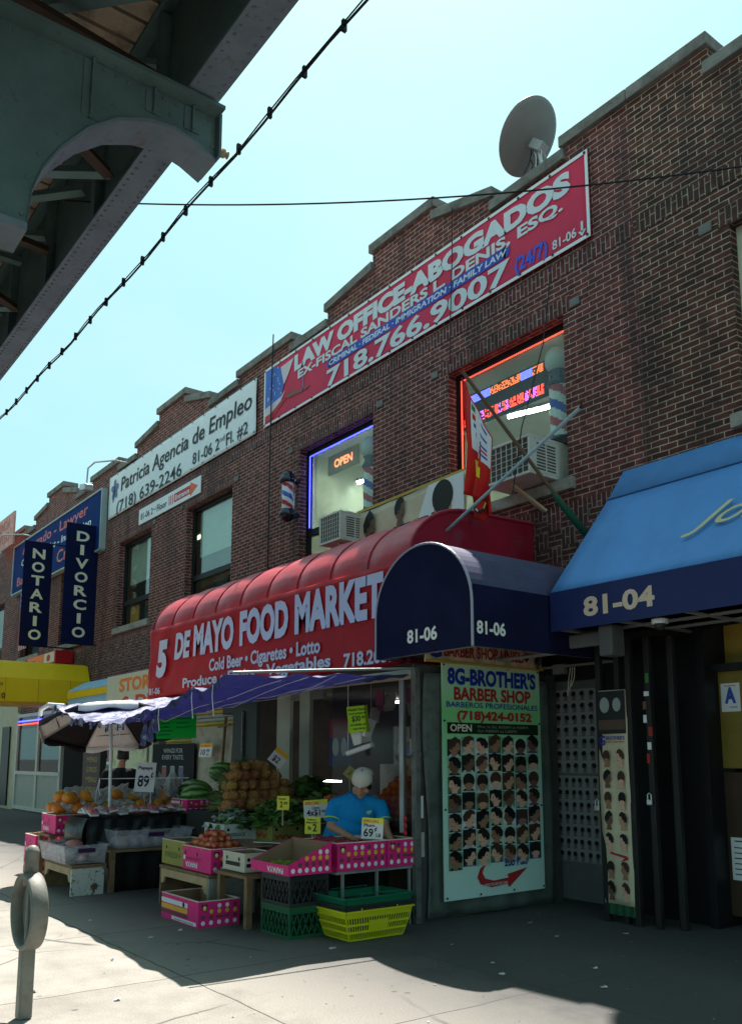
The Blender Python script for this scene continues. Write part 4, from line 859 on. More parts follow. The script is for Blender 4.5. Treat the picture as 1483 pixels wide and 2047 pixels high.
def shelf(x0, x1, y, label, zs, group="grocery shelves in the market"):
    t = thing("grocery_shelf", ((x0+x1)/2, y, 0), label, "shelf", group)
    b = MB(); b.box(x0,x0+.04,y,y+.4,0,2.2,GREYM); b.box(x1-.04,x1,y,y+.4,0,2.2,GREYM); b.box(x0,x1,y+.38,y+.4,0,2.2,DARKIN); b.build("upright", t)
    for z in zs: b = MB(); b.box(x0+.04,x1-.04,y,y+.38,z,z+.03,GREYM); b.build("shelf_board", t)
    b = MB()
    for z in zs:
        x = x0+.08
        while x < x1-.15:
            wd = rr.uniform(.07,.16); h = rr.uniform(.14,.3); b.box(x,x+wd*.92,y+.04,y+.3,z+.032,z+.03+h,rr.choice(GOODS)); x += wd
    tag(b.build("goods", t), kind='stuff')
shelf(-13.4,-11.4,10.6,"tall grocery shelf at the left of the dim market interior",(.3,.75,1.2,1.65)); shelf(-11.2,-9.0,10.8,"tall grocery shelf in the middle of the dim market interior",(.3,.75,1.2,1.65)); shelf(-8.9,-7.4,10.0,"grocery shelf at the right behind the plastic sheet",(.3,.75,1.2,1.65))
for (x, y, z, w_, h_, c1, c2, lab) in ((-11.75,8.2,1.85,.62,.75,(.05,.06,.2),(.3,.03,.04),"dark blue and red drinks poster hanging left of the pale door post"),(-10.1,9.6,1.7,.5,.6,(.03,.14,.08),(.4,.38,.3),"green and cream notice hanging deep inside the market"),(-8.3,9.2,2.05,.7,.4,(.3,.04,.05),(.45,.33,.05),"red and yellow lottery sign deep inside behind the vendor")):
    t = thing("wall_poster",(x,y,z-h_/2),lab,"poster","posters inside the market"); b = MB(); b.box(x-w_/2,x+w_/2,y,y+.015,z-h_/2,z+h_/2,mat("poster "+lab[:12],c1,.5,var=.2)); b.build("sheet",t)
    b = MB().plane((x-w_/2,y,z-h_/2),(1,0,0),(0,0,1)); b.rect(0,h_*.6,w_,h_,mat("poster band "+lab[:12],c2,.5)); b.disc(w_*.3,h_*.4,w_*.15,h_*.2,VG,1); b.disc(w_*.68,h_*.4,w_*.13,h_*.2,VG,1); b.build("print",t)
# enclosure around the entrance
t = thing("glazed_vestibule", (-9, 5.72, 0), "steel framed glazed vestibule around the market entrance with corner post", "vestibule")
b = MB(); b.box(-6.88,-6.81,5.67,5.74,0,2.5,mat("dark post steel", (.12,.12,.115), .5, var=.3, dirt=(.05,.045,.04), ds=7)); b.build("corner_post", t, bevel=.008)
b = MB(); b.box(-7.11,-7.05,5.70,5.75,.85,2.45,ALU); b.build("mullion", t, bevel=.005)
b = MB(); b.box(-9.6,-6.9,5.69,5.75,2.4,2.5,mat("pale header beam", (.4,.35,.29), .7, var=.2)); b.build("header", t, bevel=.006)
b = MB(); b.box(-13.3,-9.6,5.7,5.75,2.38,2.45,mat("orange timber", (.45,.19,.06), .7, var=.2)); b.build("timber_beam", t)
b = MB(); b.box(-11.05,-10.78,6.98,7.04,.0,2.6,mat("pale door post", (.42,.42,.34), .6, var=.15)); b.build("door_post", t)
b = MB(); b.box(-12.4,-12.0,7.4,7.46,.0,2.62,mat("pale door post", (.42,.42,.34), .6, var=.15)); b.box(-12.0,-11.05,7.4,7.46,2.5,2.62,GREYM); b.build("door_frame", t)
PLAS = glass("hazy plastic sheet", (.80,.78,.76), .02, .15)
b = MB(); b.box(-8.35,-7.11,5.72,5.728,.85,2.4,PLAS); b.build("plastic_sheet", t)
b = MB(); b.box(-7.05,-6.9,5.72,5.728,.85,2.4,PLAS); b.build("plastic_strip", t)
SIDEM = mat("stained grey side panel", (.07,.065,.06), .6, var=.4, vs=3, dirt=(.35,.33,.3), dlo=.66, dhi=.72, ds=5)
b = MB(); b.box(-6.95,-6.915,5.75,7.9,0,2.55,SIDEM); b.build("side_panel", t)
b = MB(); b.box(-6.914,-6.908,5.76,5.85,1.0,1.22,VW); b.box(-6.914,-6.908,5.76,5.86,.62,.86,mat("torn paper", (.42,.4,.36), .8, var=.3)); b.box(-6.914,-6.908,5.78,5.82,1.62,1.66,VW); b.build("paper_scraps", t)
t = thing("black_door_leaf", (-13.5, 7.4, 0), "black open door leaf between the roll gate and the market entrance", "door")
b = MB(); b.box(-13.95,-13.1,7.42,7.5,0,2.55,BLACKP); b.build("panel", t, bevel=.005)
b = MB(); b.box(-13.55,-13.53,7.38,7.418,.3,2.4,GREYM); b.box(-13.35,-13.31,7.36,7.418,1.15,1.3,VW); b.build("handle_bar", t)
# rolling gate and things leaning on it
t = thing("roll_gate", (-16, 7.85, 0), "half lit rolling shutter with yellow upper slats beside the market", "shutter")
GY = mat("yellow slat", (.55,.37,.05), .5, var=.2); GW = mat("grey slat", (.35,.34,.31), .5, var=.2)
b = MB(); k = 0; z = .02
while z < 2.75:
    m = GY if z > 1.7 and (k//2) % 2 == 0 else GW
    b.prism([(-17.7,7.85,z),(-17.7,7.83,z+.02),(-17.7,7.83,z+.055),(-17.7,7.85,z+.07)], (3.75,0,0), m); z += .076; k += 1
b.build("slats", t)
b = MB(); b.box(-14.52,-13.92,7.5,7.8,2.38,2.68,BLACKP); b.build("motor_box", t, bevel=.02)
t = thing("leaning_panel", (-15, 7.6, .6), "cream wall board with wooden edge leaning against the rolling shutter", "board")
b = MB(); b.prism([(-15.95,7.55,.1),(-14.45,7.55,.1),(-14.25,7.6,2.18),(-15.95,7.6,2.18)], (0,.03,0), mat("cream wall board", (.38,.34,.26), .7, var=.15, dirt=(.2,.17,.13), ds=4)); b.build("sheet", t)
b = MB(); b.bar((-14.62,7.52,.6),(-14.4,7.52,2.35),.05,.03,WOODO); b.bar((-14.7,7.52,2.16),(-14.25,7.52,2.2),.04,.03,WOODO); b.build("batten", t)
t = thing("beverage_poster", (-16.6, 7.5, .8), "dark poster reading WINGS FOR EVERY TASTE with three cans", "poster")
b = MB(); b.box(-17.6,-15.62,7.5,7.52,.72,1.88,mat("charcoal poster", (.011,.011,.013), .6, var=.2, spec=.08)); b.build("sheet", t)
b = MB().plane((-17.6,7.5,.72),(1,0,0),(0,0,1)); b.text("WINGS FOR",.55,.98,.92,.085,mat("grey ink", (.3,.3,.31), .5),bold=.02); b.text("EVERY TASTE.",.5,.85,1.02,.085,mat("grey ink", (.3,.3,.31), .5),bold=.02)
for i, c in enumerate(((.18,.03,.03),(.2,.2,.22),(.05,.06,.15))): b.rect(.5+i*.4,.25,.72+i*.4,.7,mat("can ink %s" % "abc"[i], c, .4)); b.rect(.52+i*.4,.7,.7+i*.4,.72,mat("grey ink", (.3,.3,.31), .5))
b.build("print", t)
# pale shop front strip and the glazed shop beyond
t = thing("pale_shop_wall", (-18.6, 7.88, 0), "pale olive painted wall strip behind the man in black", "wall")
b = MB(); b.box(-20.7,-18.3,7.82,7.93,0,2.9,mat("olive cream paint", (.68,.68,.42), .6, var=.15, dirt=(.25,.24,.15), ds=3)); b.build("wall_face", t)
b = MB(); b.box(-18.6,-18.55,7.78,7.819,0,2.9,GREYM); b.build("trim", t)
t = thing("dark_doorway", (-21.6, 7.9, 0), "black shop doorway with yellow menu lettering behind the umbrella", "doorway")
b = MB(); b.box(-24.4,-20.71,7.86,7.93,0,2.95,mat("black brown panel", (.006,.005,.005), .7, var=.3, spec=.06)); b.build("panel", t)
b = MB().plane((-24.4,7.86,0),(1,0,0),(0,0,1))
for k in range(7): b.text("MENU" if k % 2 else "GYROS", 1.8, .75+k*.25, .75, .12, mat("dim yellow ink", (.3,.22,.03), .5), bold=.03)
b.rect(1.5,.4,2.75,2.45,mat("maroon menu", (.05,.012,.012), .5),-.5); b.build("menu_board", t)
b = MB()
for k in range(26): b.box(-21.15+rr.uniform(-.1,.05),-20.95+rr.uniform(-.05,.08),7.84,7.858,.4+k*.08,.47+k*.08,rr.choice(GOODS+[VW]))
b.build("sticker_column", t)
t = thing("glazed_shopfront", (-27, 7.9, 0), "white framed glass shop front at the left end of the pavement", "shop front")
WF = mat("weathered white frame", (.5,.49,.44), .5, var=.15); b = MB()
for x in (-29.1,-26.9,-24.75): b.box(x-.08,x+.08,7.84,7.93,.1,3.0,WF)
for z in (.1,1.15,2.9): b.box(-29.1,-24.75,7.83,7.92,z-.05,z+.05,WF)
b.build("frame", t)
b = MB(); b.box(-29.1,-24.75,7.88,7.9,.15,1.1,mat("pale lower panel", (.33,.33,.29), .5, var=.1)); b.build("lower_panel", t)
b = MB(); b.box(-29.1,-24.75,7.9,7.908,1.2,2.85,glass("dark shop glass", (.25,.28,.28), .12)); b.build("glass", t)
b = MB(); b.box(-30,-24.5,9.5,9.55,0,3.2,DARKIN)
for k in range(40): x = -29.5+rr.random()*4.6; z = .9+rr.random()*1.7; b.box(x,x+.25,9.4,9.48,z,z+.12,rr.choice(GOODS))
b.build("back_wall", t)
b = MB(); b.tube([(-28.8,7.8,2.72),(-25.2,7.8,2.72)],.02,BLUEN); b.build("blue_neon", t)
b = MB(); b.tube([(-28.8,7.8,2.62),(-25.2,7.8,2.62)],.02,REDN); b.build("red_neon", t)
t = thing("cream_shop_wall", (-35, 7.9, 0), "cream tiled shop wall at the far left edge", "wall")
b = MB(); b.box(-60,-29.2,7.85,7.95,0,3.4,mat("cream tile wall", (.42,.38,.26), .5, var=.2)); b.build("wall_face", t)
b = MB(); b.box(-30.7,-29.8,7.8,7.849,.1,2.6,BLACKP); b.build("door", t)
for (x0, x1, z0, z1, nm) in ((-14.3,-13.95,0,2.8,"pier"),): pass
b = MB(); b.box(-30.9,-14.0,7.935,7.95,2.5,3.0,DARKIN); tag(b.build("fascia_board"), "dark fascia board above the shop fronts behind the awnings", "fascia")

# ---------------------------------------------------------------- produce boxes
PINK = mat("magenta carton", (.72,.022,.20), .55, var=.08); KRAFT = mat("brown carton inside", (.26,.16,.095), .8, var=.15); DOTW = mat("dot white", (.75,.72,.78), .5); DOTO = mat("dot orange", (.78,.4,.03), .5); DOTB = mat("dot brown", (.16,.05,.06), .5)
def carton(name, Lx, Ly, H, m, label, loc, group=None, cat="box", kids_fn=None, tt=.012, holes=True, rz=0):
    """open carton, origin at bottom centre; Lx along the street, Ly across it"""
    t = thing(name, loc, label, cat, group, rz)
    b = MB(); a, c = Lx/2, Ly/2
    b.box(-a,a,-c,-c+tt,0,H,m); b.box(-a,a,c-tt,c,0,H,m); b.box(-a,-a+tt,-c+tt,c-tt,0,H,m); b.box(a-tt,a,-c+tt,c-tt,0,H,m); b.box(-a+tt,a-tt,-c+tt,c-tt,0,tt,KRAFT); b.build("carton", t, local=True)
    b = MB(); e = tt+.001; h2 = H-.004
    for q in ([(-a+e,-c+e),(a-e,-c+e)],[(a-e,-c+e),(a-e,c-e)],[(a-e,c-e),(-a+e,c-e)],[(-a+e,c-e),(-a+e,-c+e)]):
        (x0,y0),(x1,y1) = q; b.add([(x0,y0,.02),(x1,y1,.02),(x1,y1,h2),(x0,y0,h2)], [(3,2,1,0)], KRAFT)
    b.box(-a-.004,a+.004,-c-.004,-c+tt+.002,H,H+.008,mat("carton rim", (.68,.58,.46), .7)); b.box(-a-.004,a+.004,c-tt-.002,c+.004,H,H+.008,mat("carton rim", (.68,.58,.46), .7))
    b.box(a-tt-.002,a+.004,-c+tt+.002,c-tt-.002,H,H+.008,mat("carton rim", (.68,.58,.46), .7)); b.box(-a-.004,-a+tt+.002,-c+tt+.002,c-tt-.002,H,H+.008,mat("carton rim", (.68,.58,.46), .7)); b.build("liner", t, local=True)
    if kids_fn: kids_fn(t, a, c, H)
    return t
def pink_print(band=False, words=True):
    def fn(t, a, c, H):
        b = MB().plane((a,-c,0),(0,1,0),(0,0,1)); L = 2*c; k = H/.24; n = max(4, int(L/.075)); st = L/(n+.2)
        for i in range(n):
            x = st*(i+.6); r = .021
            b.disc(x,.043*k,r,r*k,DOTW); 
            if i not in (2,3): b.disc(x,.095*k,r,r*k,DOTB)
            if i > 0: b.disc(x,.145*k,r,r*k,DOTO)
            if i > 1 or n < 5: b.disc(x,.195*k,r,r*k,DOTB if i in (1,4) else DOTW)
        x = st*.75; b.poly([(x-.03,.215*k),(x+.03,.215*k),(x+.028,.165*k),(x,.145*k),(x-.028,.165*k)],mat("badge black", (.02,.015,.015), .5)); b.disc(x,.18*k,.021,.025*k,DOTO,1); b.disc(x,.185*k,.012,.014*k,VW,2)
        b.rect(st*2.2,.085*k,st*3.8,.105*k,DOTB); b.build("dotted_print", t, local=True)
        b = MB().plane((-a,-c,0),(1,0,0),(0,0,1)); W = 2*a
        if band:
            b.rect(.0,.155*k,W*.72,.2*k,VW); b.rect(0,.1*k,W*.72,.145*k,DOTO); b.rect(0,.055*k,W*.72,.09*k,DOTB); b.rect(W*.3,.012*k,W*.95,.045*k,VW); b.text("papaya maradol",W*.38,.02*k,W*.5,.015,INK,l=2); b.disc(W*.62,.18*k,.025,.025,INK,2)
        else:
            b.text("PAPAYA",W*.12,.03*k,W*.42,.05*k,VW,bold=.03,flip=True); b.text("CHULA BRAND",W*.1,.1*k,W*.55,.035*k,mat("dull magenta ink", (.35,.03,.12), .5),flip=True)
            b.rect(W*.03,.1*k,W*.1,.14*k,VW); b.disc(W*.1,.17*k,.016,.025,INK); b.disc(W*.52,.17*k,.016,.025,INK)
        b.build("side_print", t, local=True)
    return fn
PG = "magenta papaya cartons with white dots"
carton("papaya_carton", .84, .44, .24, PINK, "empty magenta carton with striped side sitting on the pavement", (-8.31,4.10,0), PG, kids_fn=pink_print(True))
carton("papaya_carton", .66, .42, .24, PINK, "magenta carton full of peaches on the low wooden bench", (-8.66,4.43,.43), PG, kids_fn=pink_print())
carton("papaya_carton", .62, .57, .25, PINK, "magenta carton of plums behind the 69 cent price card", (-7.17,5.05,.56), PG, kids_fn=pink_print())
carton("papaya_carton", .62, .36, .25, PINK, "magenta carton against the vestibule corner post", (-7.17,5.53,.56), PG, kids_fn=pink_print())
rowx = -12.2
for i, lab in enumerate(("first magenta carton of the papaya row, at its street end", "second magenta carton from the street end of the papaya row", "third magenta carton from the street end of the papaya row", "magenta carton at the shop end of the papaya row")):
    carton("papaya_carton", .6, .45, .24, PINK, lab, (rowx,3.99+.455*i,.61), PG, kids_fn=pink_print())
carton("papaya_carton", .5, .36, .26, PINK, "magenta carton on the pavement under the left end of the papaya row", (-12.9,3.92,0), PG, kids_fn=pink_print())
carton("papaya_carton", .5, .36, .26, PINK, "upper magenta carton of the two stacked left of the papaya row", (-12.92,3.93,.275), PG, kids_fn=pink_print())
carton("papaya_carton", .5, .5, .15, PINK, "magenta carton holding the front watermelon", (-11.25,5.45,.895), PG, kids_fn=pink_print(True))
# cut carton: sloping sides
t = thing("cut_carton", (-7.12,4.42,.57), "magenta carton with sides cut down to a slope on black crates", "box", PG)
b = MB(); a, c = .33, .23; h = lambda u: .07+.2*min(1, max(0, (u+.12)/.5))      # u across: street end low
def wallp(p0, p1, h0, h1, m, n): b.prism([Vector((*p0,0)),Vector((*p1,0)),Vector((*p1,h1)),Vector((*p0,h0))], n, m)
wallp((a,-c),(a,c),.09,.27,PINK,(-.012,0,0)); wallp((-a,-c),(-a,c),.09,.27,PINK,(.012,0,0)); wallp((-a+.013,-c),(a-.013,-c),.09,.09,PINK,(0,.012,0)); wallp((-a+.013,c),(a-.013,c),.27,.27,PINK,(0,-.012,0)); b.box(-a+.013,a-.013,-c+.013,c-.013,0,.012,KRAFT); b.build("carton", t, local=True)
b = MB(); wallp((a-.014,-c+.014),(a-.014,c-.014),.088,.268,KRAFT,(-.003,0,0)); wallp((-a+.014,-c+.014),(-a+.014,c-.014),.088,.268,KRAFT,(.003,0,0)); wallp((-a+.018,c-.014),(a-.018,c-.014),.266,.266,KRAFT,(0,-.003,0)); b.build("liner", t, local=True)
b = MB().plane((a,-c,0),(0,1,0),(0,0,1))
for i in range(6):
    x = .05+i*.072; lim = .09+.18*x/.46
    for z, m in ((.04,DOTW),(.09,DOTB),(.14,DOTO),(.19,DOTW)):
        if z+.02 < lim: b.disc(x,z,.021,.022,m)
b.build("dotted_print", t, local=True)
b = MB().plane((-a,-c,0),(1,0,0),(0,0,1)); b.text("PAPAYA",.3,.015,.28,.045,VW,bold=.03,flip=True); b.build("side_print", t, local=True)
def plain_print(word, col):
    def fn(t, a, c, H):
        b = MB().plane((a,-c,0),(0,1,0),(0,0,1)); b.text(word,.1*c,.28*H,1.2*c,.2*H,col,bold=.02); b.disc(.25*c,.7*H,.018,.018,INK); b.disc(1.6*c,.7*H,.018,.018,INK); b.build("print", t, local=True)
        b = MB().plane((-a,-c,0),(1,0,0),(0,0,1)); b.text(word,.3*a,.3*H,1.3*a,.22*H,col,bold=.02); b.disc(.4*a,.7*H,.018,.02,INK); b.disc(1.5*a,.7*H,.018,.02,INK); b.build("side_print", t, local=True)
    return fn
OLIVE = mat("olive carton", (.30,.27,.07), .7, var=.12); WBOX = mat("white carton", (.6,.6,.56), .6, var=.08)
carton("produce_carton", .6, .36, .26, OLIVE, "olive green carton with loop emblem beside the peaches", (-9.3,4.43,.43), "plain produce cartons", kids_fn=plain_print("FRESH", mat("faded green ink", (.1,.16,.05), .6)))
carton("produce_carton", .5, .42, .18, WBOX, "white carton heaped with bagged greens", (-9.55,5.08,.65), "plain produce cartons", kids_fn=plain_print("PRODUCE", INK))
carton("produce_carton", .55, .42, .26, OLIVE, "olive carton with red brush mark below the leafy vegetables", (-9.2,5.5,.60), "plain produce cartons", kids_fn=plain_print("WV", REDI))
carton("produce_carton", .55, .4, .25, mat("dark olive carton", (.12,.12,.05), .7), "dark olive carton at the right of the leafy vegetables", (-8.9,5.9,.60), "plain produce cartons")
carton("produce_carton", .45, .35, .17, mat("cream carton", (.55,.5,.4), .6), "cream printed carton squeezed behind the cut magenta carton", (-7.95,4.45,.5), "plain produce cartons", kids_fn=plain_print("I", INK))
t = thing("loose_flaps", (-8.3,4.75,.66), "torn brown carton flaps lying between the peaches and the cut carton", "cardboard")
for k in range(4):
    b = MB(); b.obox((-8.35+.14*k,4.72+.06*k,.69+.015*k),(.42,.26,.006),(R.uniform(-14,14),R.uniform(-12,16),R.uniform(-30,30)),KRAFT if k != 2 else VW); b.build("flap", t)
# ---------------------------------------------------------------- benches, tables
def bench(x0, x1, y0, y1, h, label, endm):
    t = thing("wooden_bench", ((x0+x1)/2,(y0+y1)/2,0), label, "bench", "low wooden benches under the produce")
    b = MB(); b.box(x0,x1,y0,y1,h-.035,h,WOODO); b.build("top", t, bevel=.004)
    b = MB(); b.box(x1-.045,x1-.005,y0+.005,y1-.005,0,h-.037,endm); b.build("end_panel", t, bevel=.004)
    b = MB(); b.box(x0+.005,x0+.045,y0+.005,y1-.005,0,h-.037,WOODO); b.build("end_panel", t, bevel=.004)
    for yy in (y0+.004, y1-.03):
        b = MB(); zt = h-.037; a0, a1 = x0+.047, x1-.047
        b.prism([(a0,yy,zt),(a1,yy,zt),(a1,yy,zt-.16),(a1-.06,yy,zt-.15),(a1-.1,yy,zt-.08),(a0+.1,yy,zt-.08),(a0+.06,yy,zt-.15),(a0,yy,zt-.16)], (0,.026,0), WOODP); b.build("apron", t)
bench(-11.6,-10.55,3.55,3.95,.35,"low bench with peeling white end panel under the clear plastic bin", PEEL)
bench(-9.55,-8.33,4.2,4.75,.42,"low bench with grey painted end under the peach carton", mat("grey painted plank", (.30,.31,.28), .7, var=.2, dirt=(.15,.1,.06), ds=6))
def table(x0, x1, y0, y1, h, label):
    t = thing("market_table", ((x0+x1)/2,(y0+y1)/2,0), label, "table", "rough tables under the produce")
    b = MB(); b.box(x0,x1,y0,y1,h-.03,h,WOODO); b.build("top", t)
    for x in (x0+.05,x1-.05):
        for y in (y0+.05,y1-.05): b = MB(); b.box(x-.03,x+.03,y-.03,y+.03,0,h-.031,WOODO); b.build("leg", t)
table(-11.95,-10.55,4.0,5.8,.5,"rough table under the black draped crates"); table(-10.2,-8.6,4.85,6.3,.6,"rough table behind the peaches"); table(-12.55,-12.0,3.72,5.65,.6,"rough table carrying the papaya row")
table(-8.2,-7.55,4.2,4.8,.49,"rough low table behind the black crates")
b = MB(); CURT = mat("black cloth", (.012,.012,.013), .8)
b.grid(lambda u, v: (-10.62+.02*math.sin(u*40), 4.05+1.7*u, .46*v), 40, 3, CURT); tag(b.build("table_skirt", smooth=True, solid=.004), "black cloth skirt hanging below the clear plastic bins", "cloth")
b = MB(); b.grid(lambda u, v: (-7.35+.015*math.sin(u*50), 4.75+1.0*u, .55*v), 40, 3, CURT); tag(b.build("table_skirt", smooth=True, solid=.004), "black cloth hanging below the magenta cartons by the corner post", "cloth")
t = thing("carton_rack", (-7.2,5.25,0), "thin steel rack carrying the magenta cartons beside the corner post", "rack")
for x in (-7.45,-6.9):
    for y in (4.85,5.25,5.65): b = MB(); b.box(x-.012,x+.012,y-.012,y+.012,0,.53,ALU); b.build("leg", t)
b = MB(); b.box(-7.48,-6.87,4.76,5.72,.53,.555,GREYM); b.build("shelf_board", t)
# black plastic draped crates
def drape():
    t = thing("draped_crates", (-11.4,4.7,.5), "crates wrapped in shiny black plastic under the wrapped fruit trays", "crates")
    BP = mat("black bin liner plastic", (.012,.013,.013), .38, var=.3, bump=.5, bs=14, spec=.3, coord="OBJ")
    b = MB(); b.box(-11.6,-11.06,3.9,5.68,.5,.84,KRAFT); b.build("crate", t)
    prof = [(-11.64,.5),(-11.65,.84),(-11.6,.86),(-11.1,.87),(-11.03,.85),(-10.99,.7),(-10.98,.5)]
    def f(u, v):
        k = v*(len(prof)-1); i = min(int(k),len(prof)-2); q = k-i; x = prof[i][0]+(prof[i+1][0]-prof[i][0])*q; z = prof[i][1]+(prof[i+1][1]-prof[i][1])*q
        n = math.sin(u*61+v*5)*.5+math.sin(u*23+v*17)*.5; return (x+.02*n, 3.86+1.86*u, z+.008*n)
    b.grid(f, 90, 24, BP)
    b.grid(lambda u, v: (-11.66+.68*u, 3.86-.10*math.sin(math.pi*v)*(.6+.4*math.sin(math.pi*u)), .86-.40*v), 24, 12, BP); b.build("black_plastic", t, smooth=True)
drape()
# clear bins
CLEAR = None
def clearmat():
    m = bpy.data.materials.new("clear storage plastic"); tt, p = nodes(m); p.inputs['Base Color'].default_value = (.62,.6,.66,1); p.inputs['Roughness'].default_value = .25; p.inputs['Alpha'].default_value = .26; p.inputs['Specular IOR Level'].default_value = .6; return m
CLEAR = clearmat(); PURP = mat("purple handle plastic", (.05,.015,.07), .4)
def clear_bin(x0, x1, y0, y1, z, h, label):
    t = thing("storage_bin", ((x0+x1)/2,(y0+y1)/2,z), label, "bin", "clear plastic storage bins")
    b = MB(); e = .035; th = .006
    lo = [(x0+e,y0+e),(x1-e,y0+e),(x1-e,y1-e),(x0+e,y1-e)]; hi = [(x0,y0),(x1,y0),(x1,y1),(x0,y1)]
    for i in range(4):
        j = (i+1) % 4; b.add([(*lo[i],z+.003),(*lo[j],z+.003),(*hi[j],z+h),(*hi[i],z+h)], [(0,1,2,3)], CLEAR)
    b.add([(*q,z+.003) for q in lo], [(3,2,1,0)], CLEAR); b.build("tub", t, solid=.005)
    b = MB(); g = .02; b.box(x0-g,x1+g,y0-g,y0+.004,z+h,z+h+.018,CLEAR); b.box(x0-g,x1+g,y1-.004,y1+g,z+h,z+h+.018,CLEAR); b.box(x0-g,x0+.004,y0,y1,z+h,z+h+.018,CLEAR); b.box(x1-.004,x1+g,y0,y1,z+h,z+h+.018,CLEAR); b.build("rim", t)
    b = MB(); ym = (y0+y1)/2; b.box(x1+.001,x1+.03,ym-.1,ym+.1,z+h-.07,z+h-.02,PURP); b.build("handle", t)
    b = MB(); b.box(x0-.03,x0-.001,ym-.1,ym+.1,z+h-.07,z+h-.02,PURP); b.build("handle", t)
    return t
clear_bin(-11.6,-10.62,3.48,4.0,.355,.2,"clear plastic bin of bagged fruit on the peeling bench"); clear_bin(-11.0-.0,-10.6,4.1,5.1,.503,.2,"longer clear plastic bin on the table beside the black drape")
# ---------------------------------------------------------------- crates and baskets
def milk_crate(m, label, loc):
    t = thing("milk_crate", loc, label, "crate", "stacked plastic milk crates"); a, c, H = .25, .21, .275
    b = MB()
    for sx in (-1,1):
        for sy in (-1,1): b.box(sx*a-.018*(sx>0)-.0,sx*a+.018*(sx<0),sy*c-.018*(sy>0),sy*c+.018*(sy<0),0,H,m)
    for z0, z1 in ((0,.03),(.215,H)):
        b.box(-a+.018,a-.018,-c,-c+.012,z0,z1,m); b.box(-a+.018,a-.018,c-.012,c,z0,z1,m); b.box(-a,-a+.012,-c+.018,c-.018,z0,z1,m); b.box(a-.012,a,-c+.018,c-.018,z0,z1,m)
    b.box(-a+.02,a-.02,-c+.02,c-.02,.005,.015,m); b.build("frame", t, local=True)
    b = MB()
    def lat(n, f):
        for i in range(n):
            u0 = -1+2*i/n; u1 = -1+2*(i+1)/n
            for p, q in (((u0,.03),(u1,.215)),((u1,.03),(u0,.215))): b.bar(f(*p), f(*q), .008, .01, m)
    lat(6, lambda u, z: (a-.006, u*(c-.02), z)); lat(7, lambda u, z: (u*(a-.02), -c+.006, z)); lat(6, lambda u, z: (-a+.006, u*(c-.02), z)); lat(7, lambda u, z: (u*(a-.02), c-.006, z)); b.build("lattice", t, local=True)
    return t
GCR = mat("green crate plastic", (.015,.10,.045), .45, var=.15); BCR = mat("charcoal crate plastic", (.03,.033,.035), .45, var=.2)
milk_crate(GCR,"green milk crate standing on the pavement below the black one",(-7.17,4.5,0)); milk_crate(BCR,"charcoal milk crate on top of the green one",(-7.17,4.5,.278))
b = MB().plane((-7.42,4.289,.278),(1,0,0),(0,0,1)); 
def basket(m, label, loc, h=.25, dx=.19, dy=.3, tap=.05, handles=True):
    t = thing("shopping_basket", loc, label, "basket", "stacked shopping baskets"); A, B = dx+tap, dy+tap*1.6
    def rng(k): q = k/h; return dx+(A-dx)*q, dy+(B-dy)*q
    b = MB()
    for z0, z1 in ((0,.015),(h-.05,h)):
        (a0,c0),(a1,c1) = rng(z0), rng(z1)
        for s in (-1,1):
            b.prism([(s*a0,-c0,z0),(s*a0,c0,z0),(s*a1,c1,z1),(s*a1,-c1,z1)],(-s*.006,0,0),m); b.prism([(-a0,s*c0,z0),(a0,s*c0,z0),(a1,s*c1,z1),(-a1,s*c1,z1)],(0,-s*.006,0),m)
    b.box(-dx,dx,-dy,dy,0,.006,m)
    a1, c1 = rng(h); b.box(-a1-.012,a1+.012,-c1-.012,-c1+.006,h,h+.014,m); b.box(-a1-.012,a1+.012,c1-.006,c1+.012,h,h+.014,m); b.box(-a1-.012,-a1+.006,-c1,c1,h,h+.014,m); b.box(a1-.006,a1+.012,-c1,c1,h,h+.014,m); b.build("shell", t, local=True)
    b = MB(); n = 26
    for i in range(n+1):
        u = -1+2*i/n
        for s in (-1,1):
            (a0,c0),(a1,c1) = rng(.01), rng(h-.04); b.bar((s*(a0-.003),u*c0,.01),(s*(a1-.003),u*c1,h-.04),.010,.005,m,up=(1,0,0))
    n = 15
    for i in range(n+1):
        u = -1+2*i/n
        for s in (-1,1):
            (a0,c0),(a1,c1) = rng(.01), rng(h-.04); b.bar((u*a0,s*(c0-.003),.01),(u*a1,s*(c1-.003),h-.04),.005,.010,m,up=(0,1,0))
    for z in (.075,.14):
        a0, c0 = rng(z)
        for s in (-1,1): b.box(s*a0-.004,s*a0+.004,-c0,c0,z-.009,z+.009,m); b.box(-a0,a0,s*c0-.004,s*c0+.004,z-.009,z+.009,m)
    a0, c0 = rng(.12)
    b.prism([(rng(.07)[0]+.001,-.11,.07),(rng(.07)[0]+.001,.11,.07),(rng(.17)[0]+.001,.11,.17),(rng(.17)[0]+.001,-.11,.17)],(.003,0,0),m); b.build("slats", t, local=True)
    if handles:
        for s in (-1,1):
            b = MB(); a1, c1 = rng(h); b.tube([(s*a1,-.2,h),(s*a1*.98,-.2,h+.03),(s*a1*.9,-.19,h+.035),(s*a1*.9,.19,h+.035),(s*a1*.98,.2,h+.03),(s*a1,.2,h)],.005,m,6); b.build("handle", t, local=True)
YB = mat("yellow basket plastic", (.62,.60,.02), .4, var=.08); GB = mat("green basket plastic", (.01,.13,.07), .35, var=.1)
basket(YB,"yellow slotted shopping basket on the pavement by the corner post",(-6.72,4.97,.002)); basket(BCR,"black shopping basket nested between the yellow and the green one",(-6.72,4.97,.05),handles=False); basket(GB,"green shopping basket nested on top of the stack",(-6.72,4.97,.115))

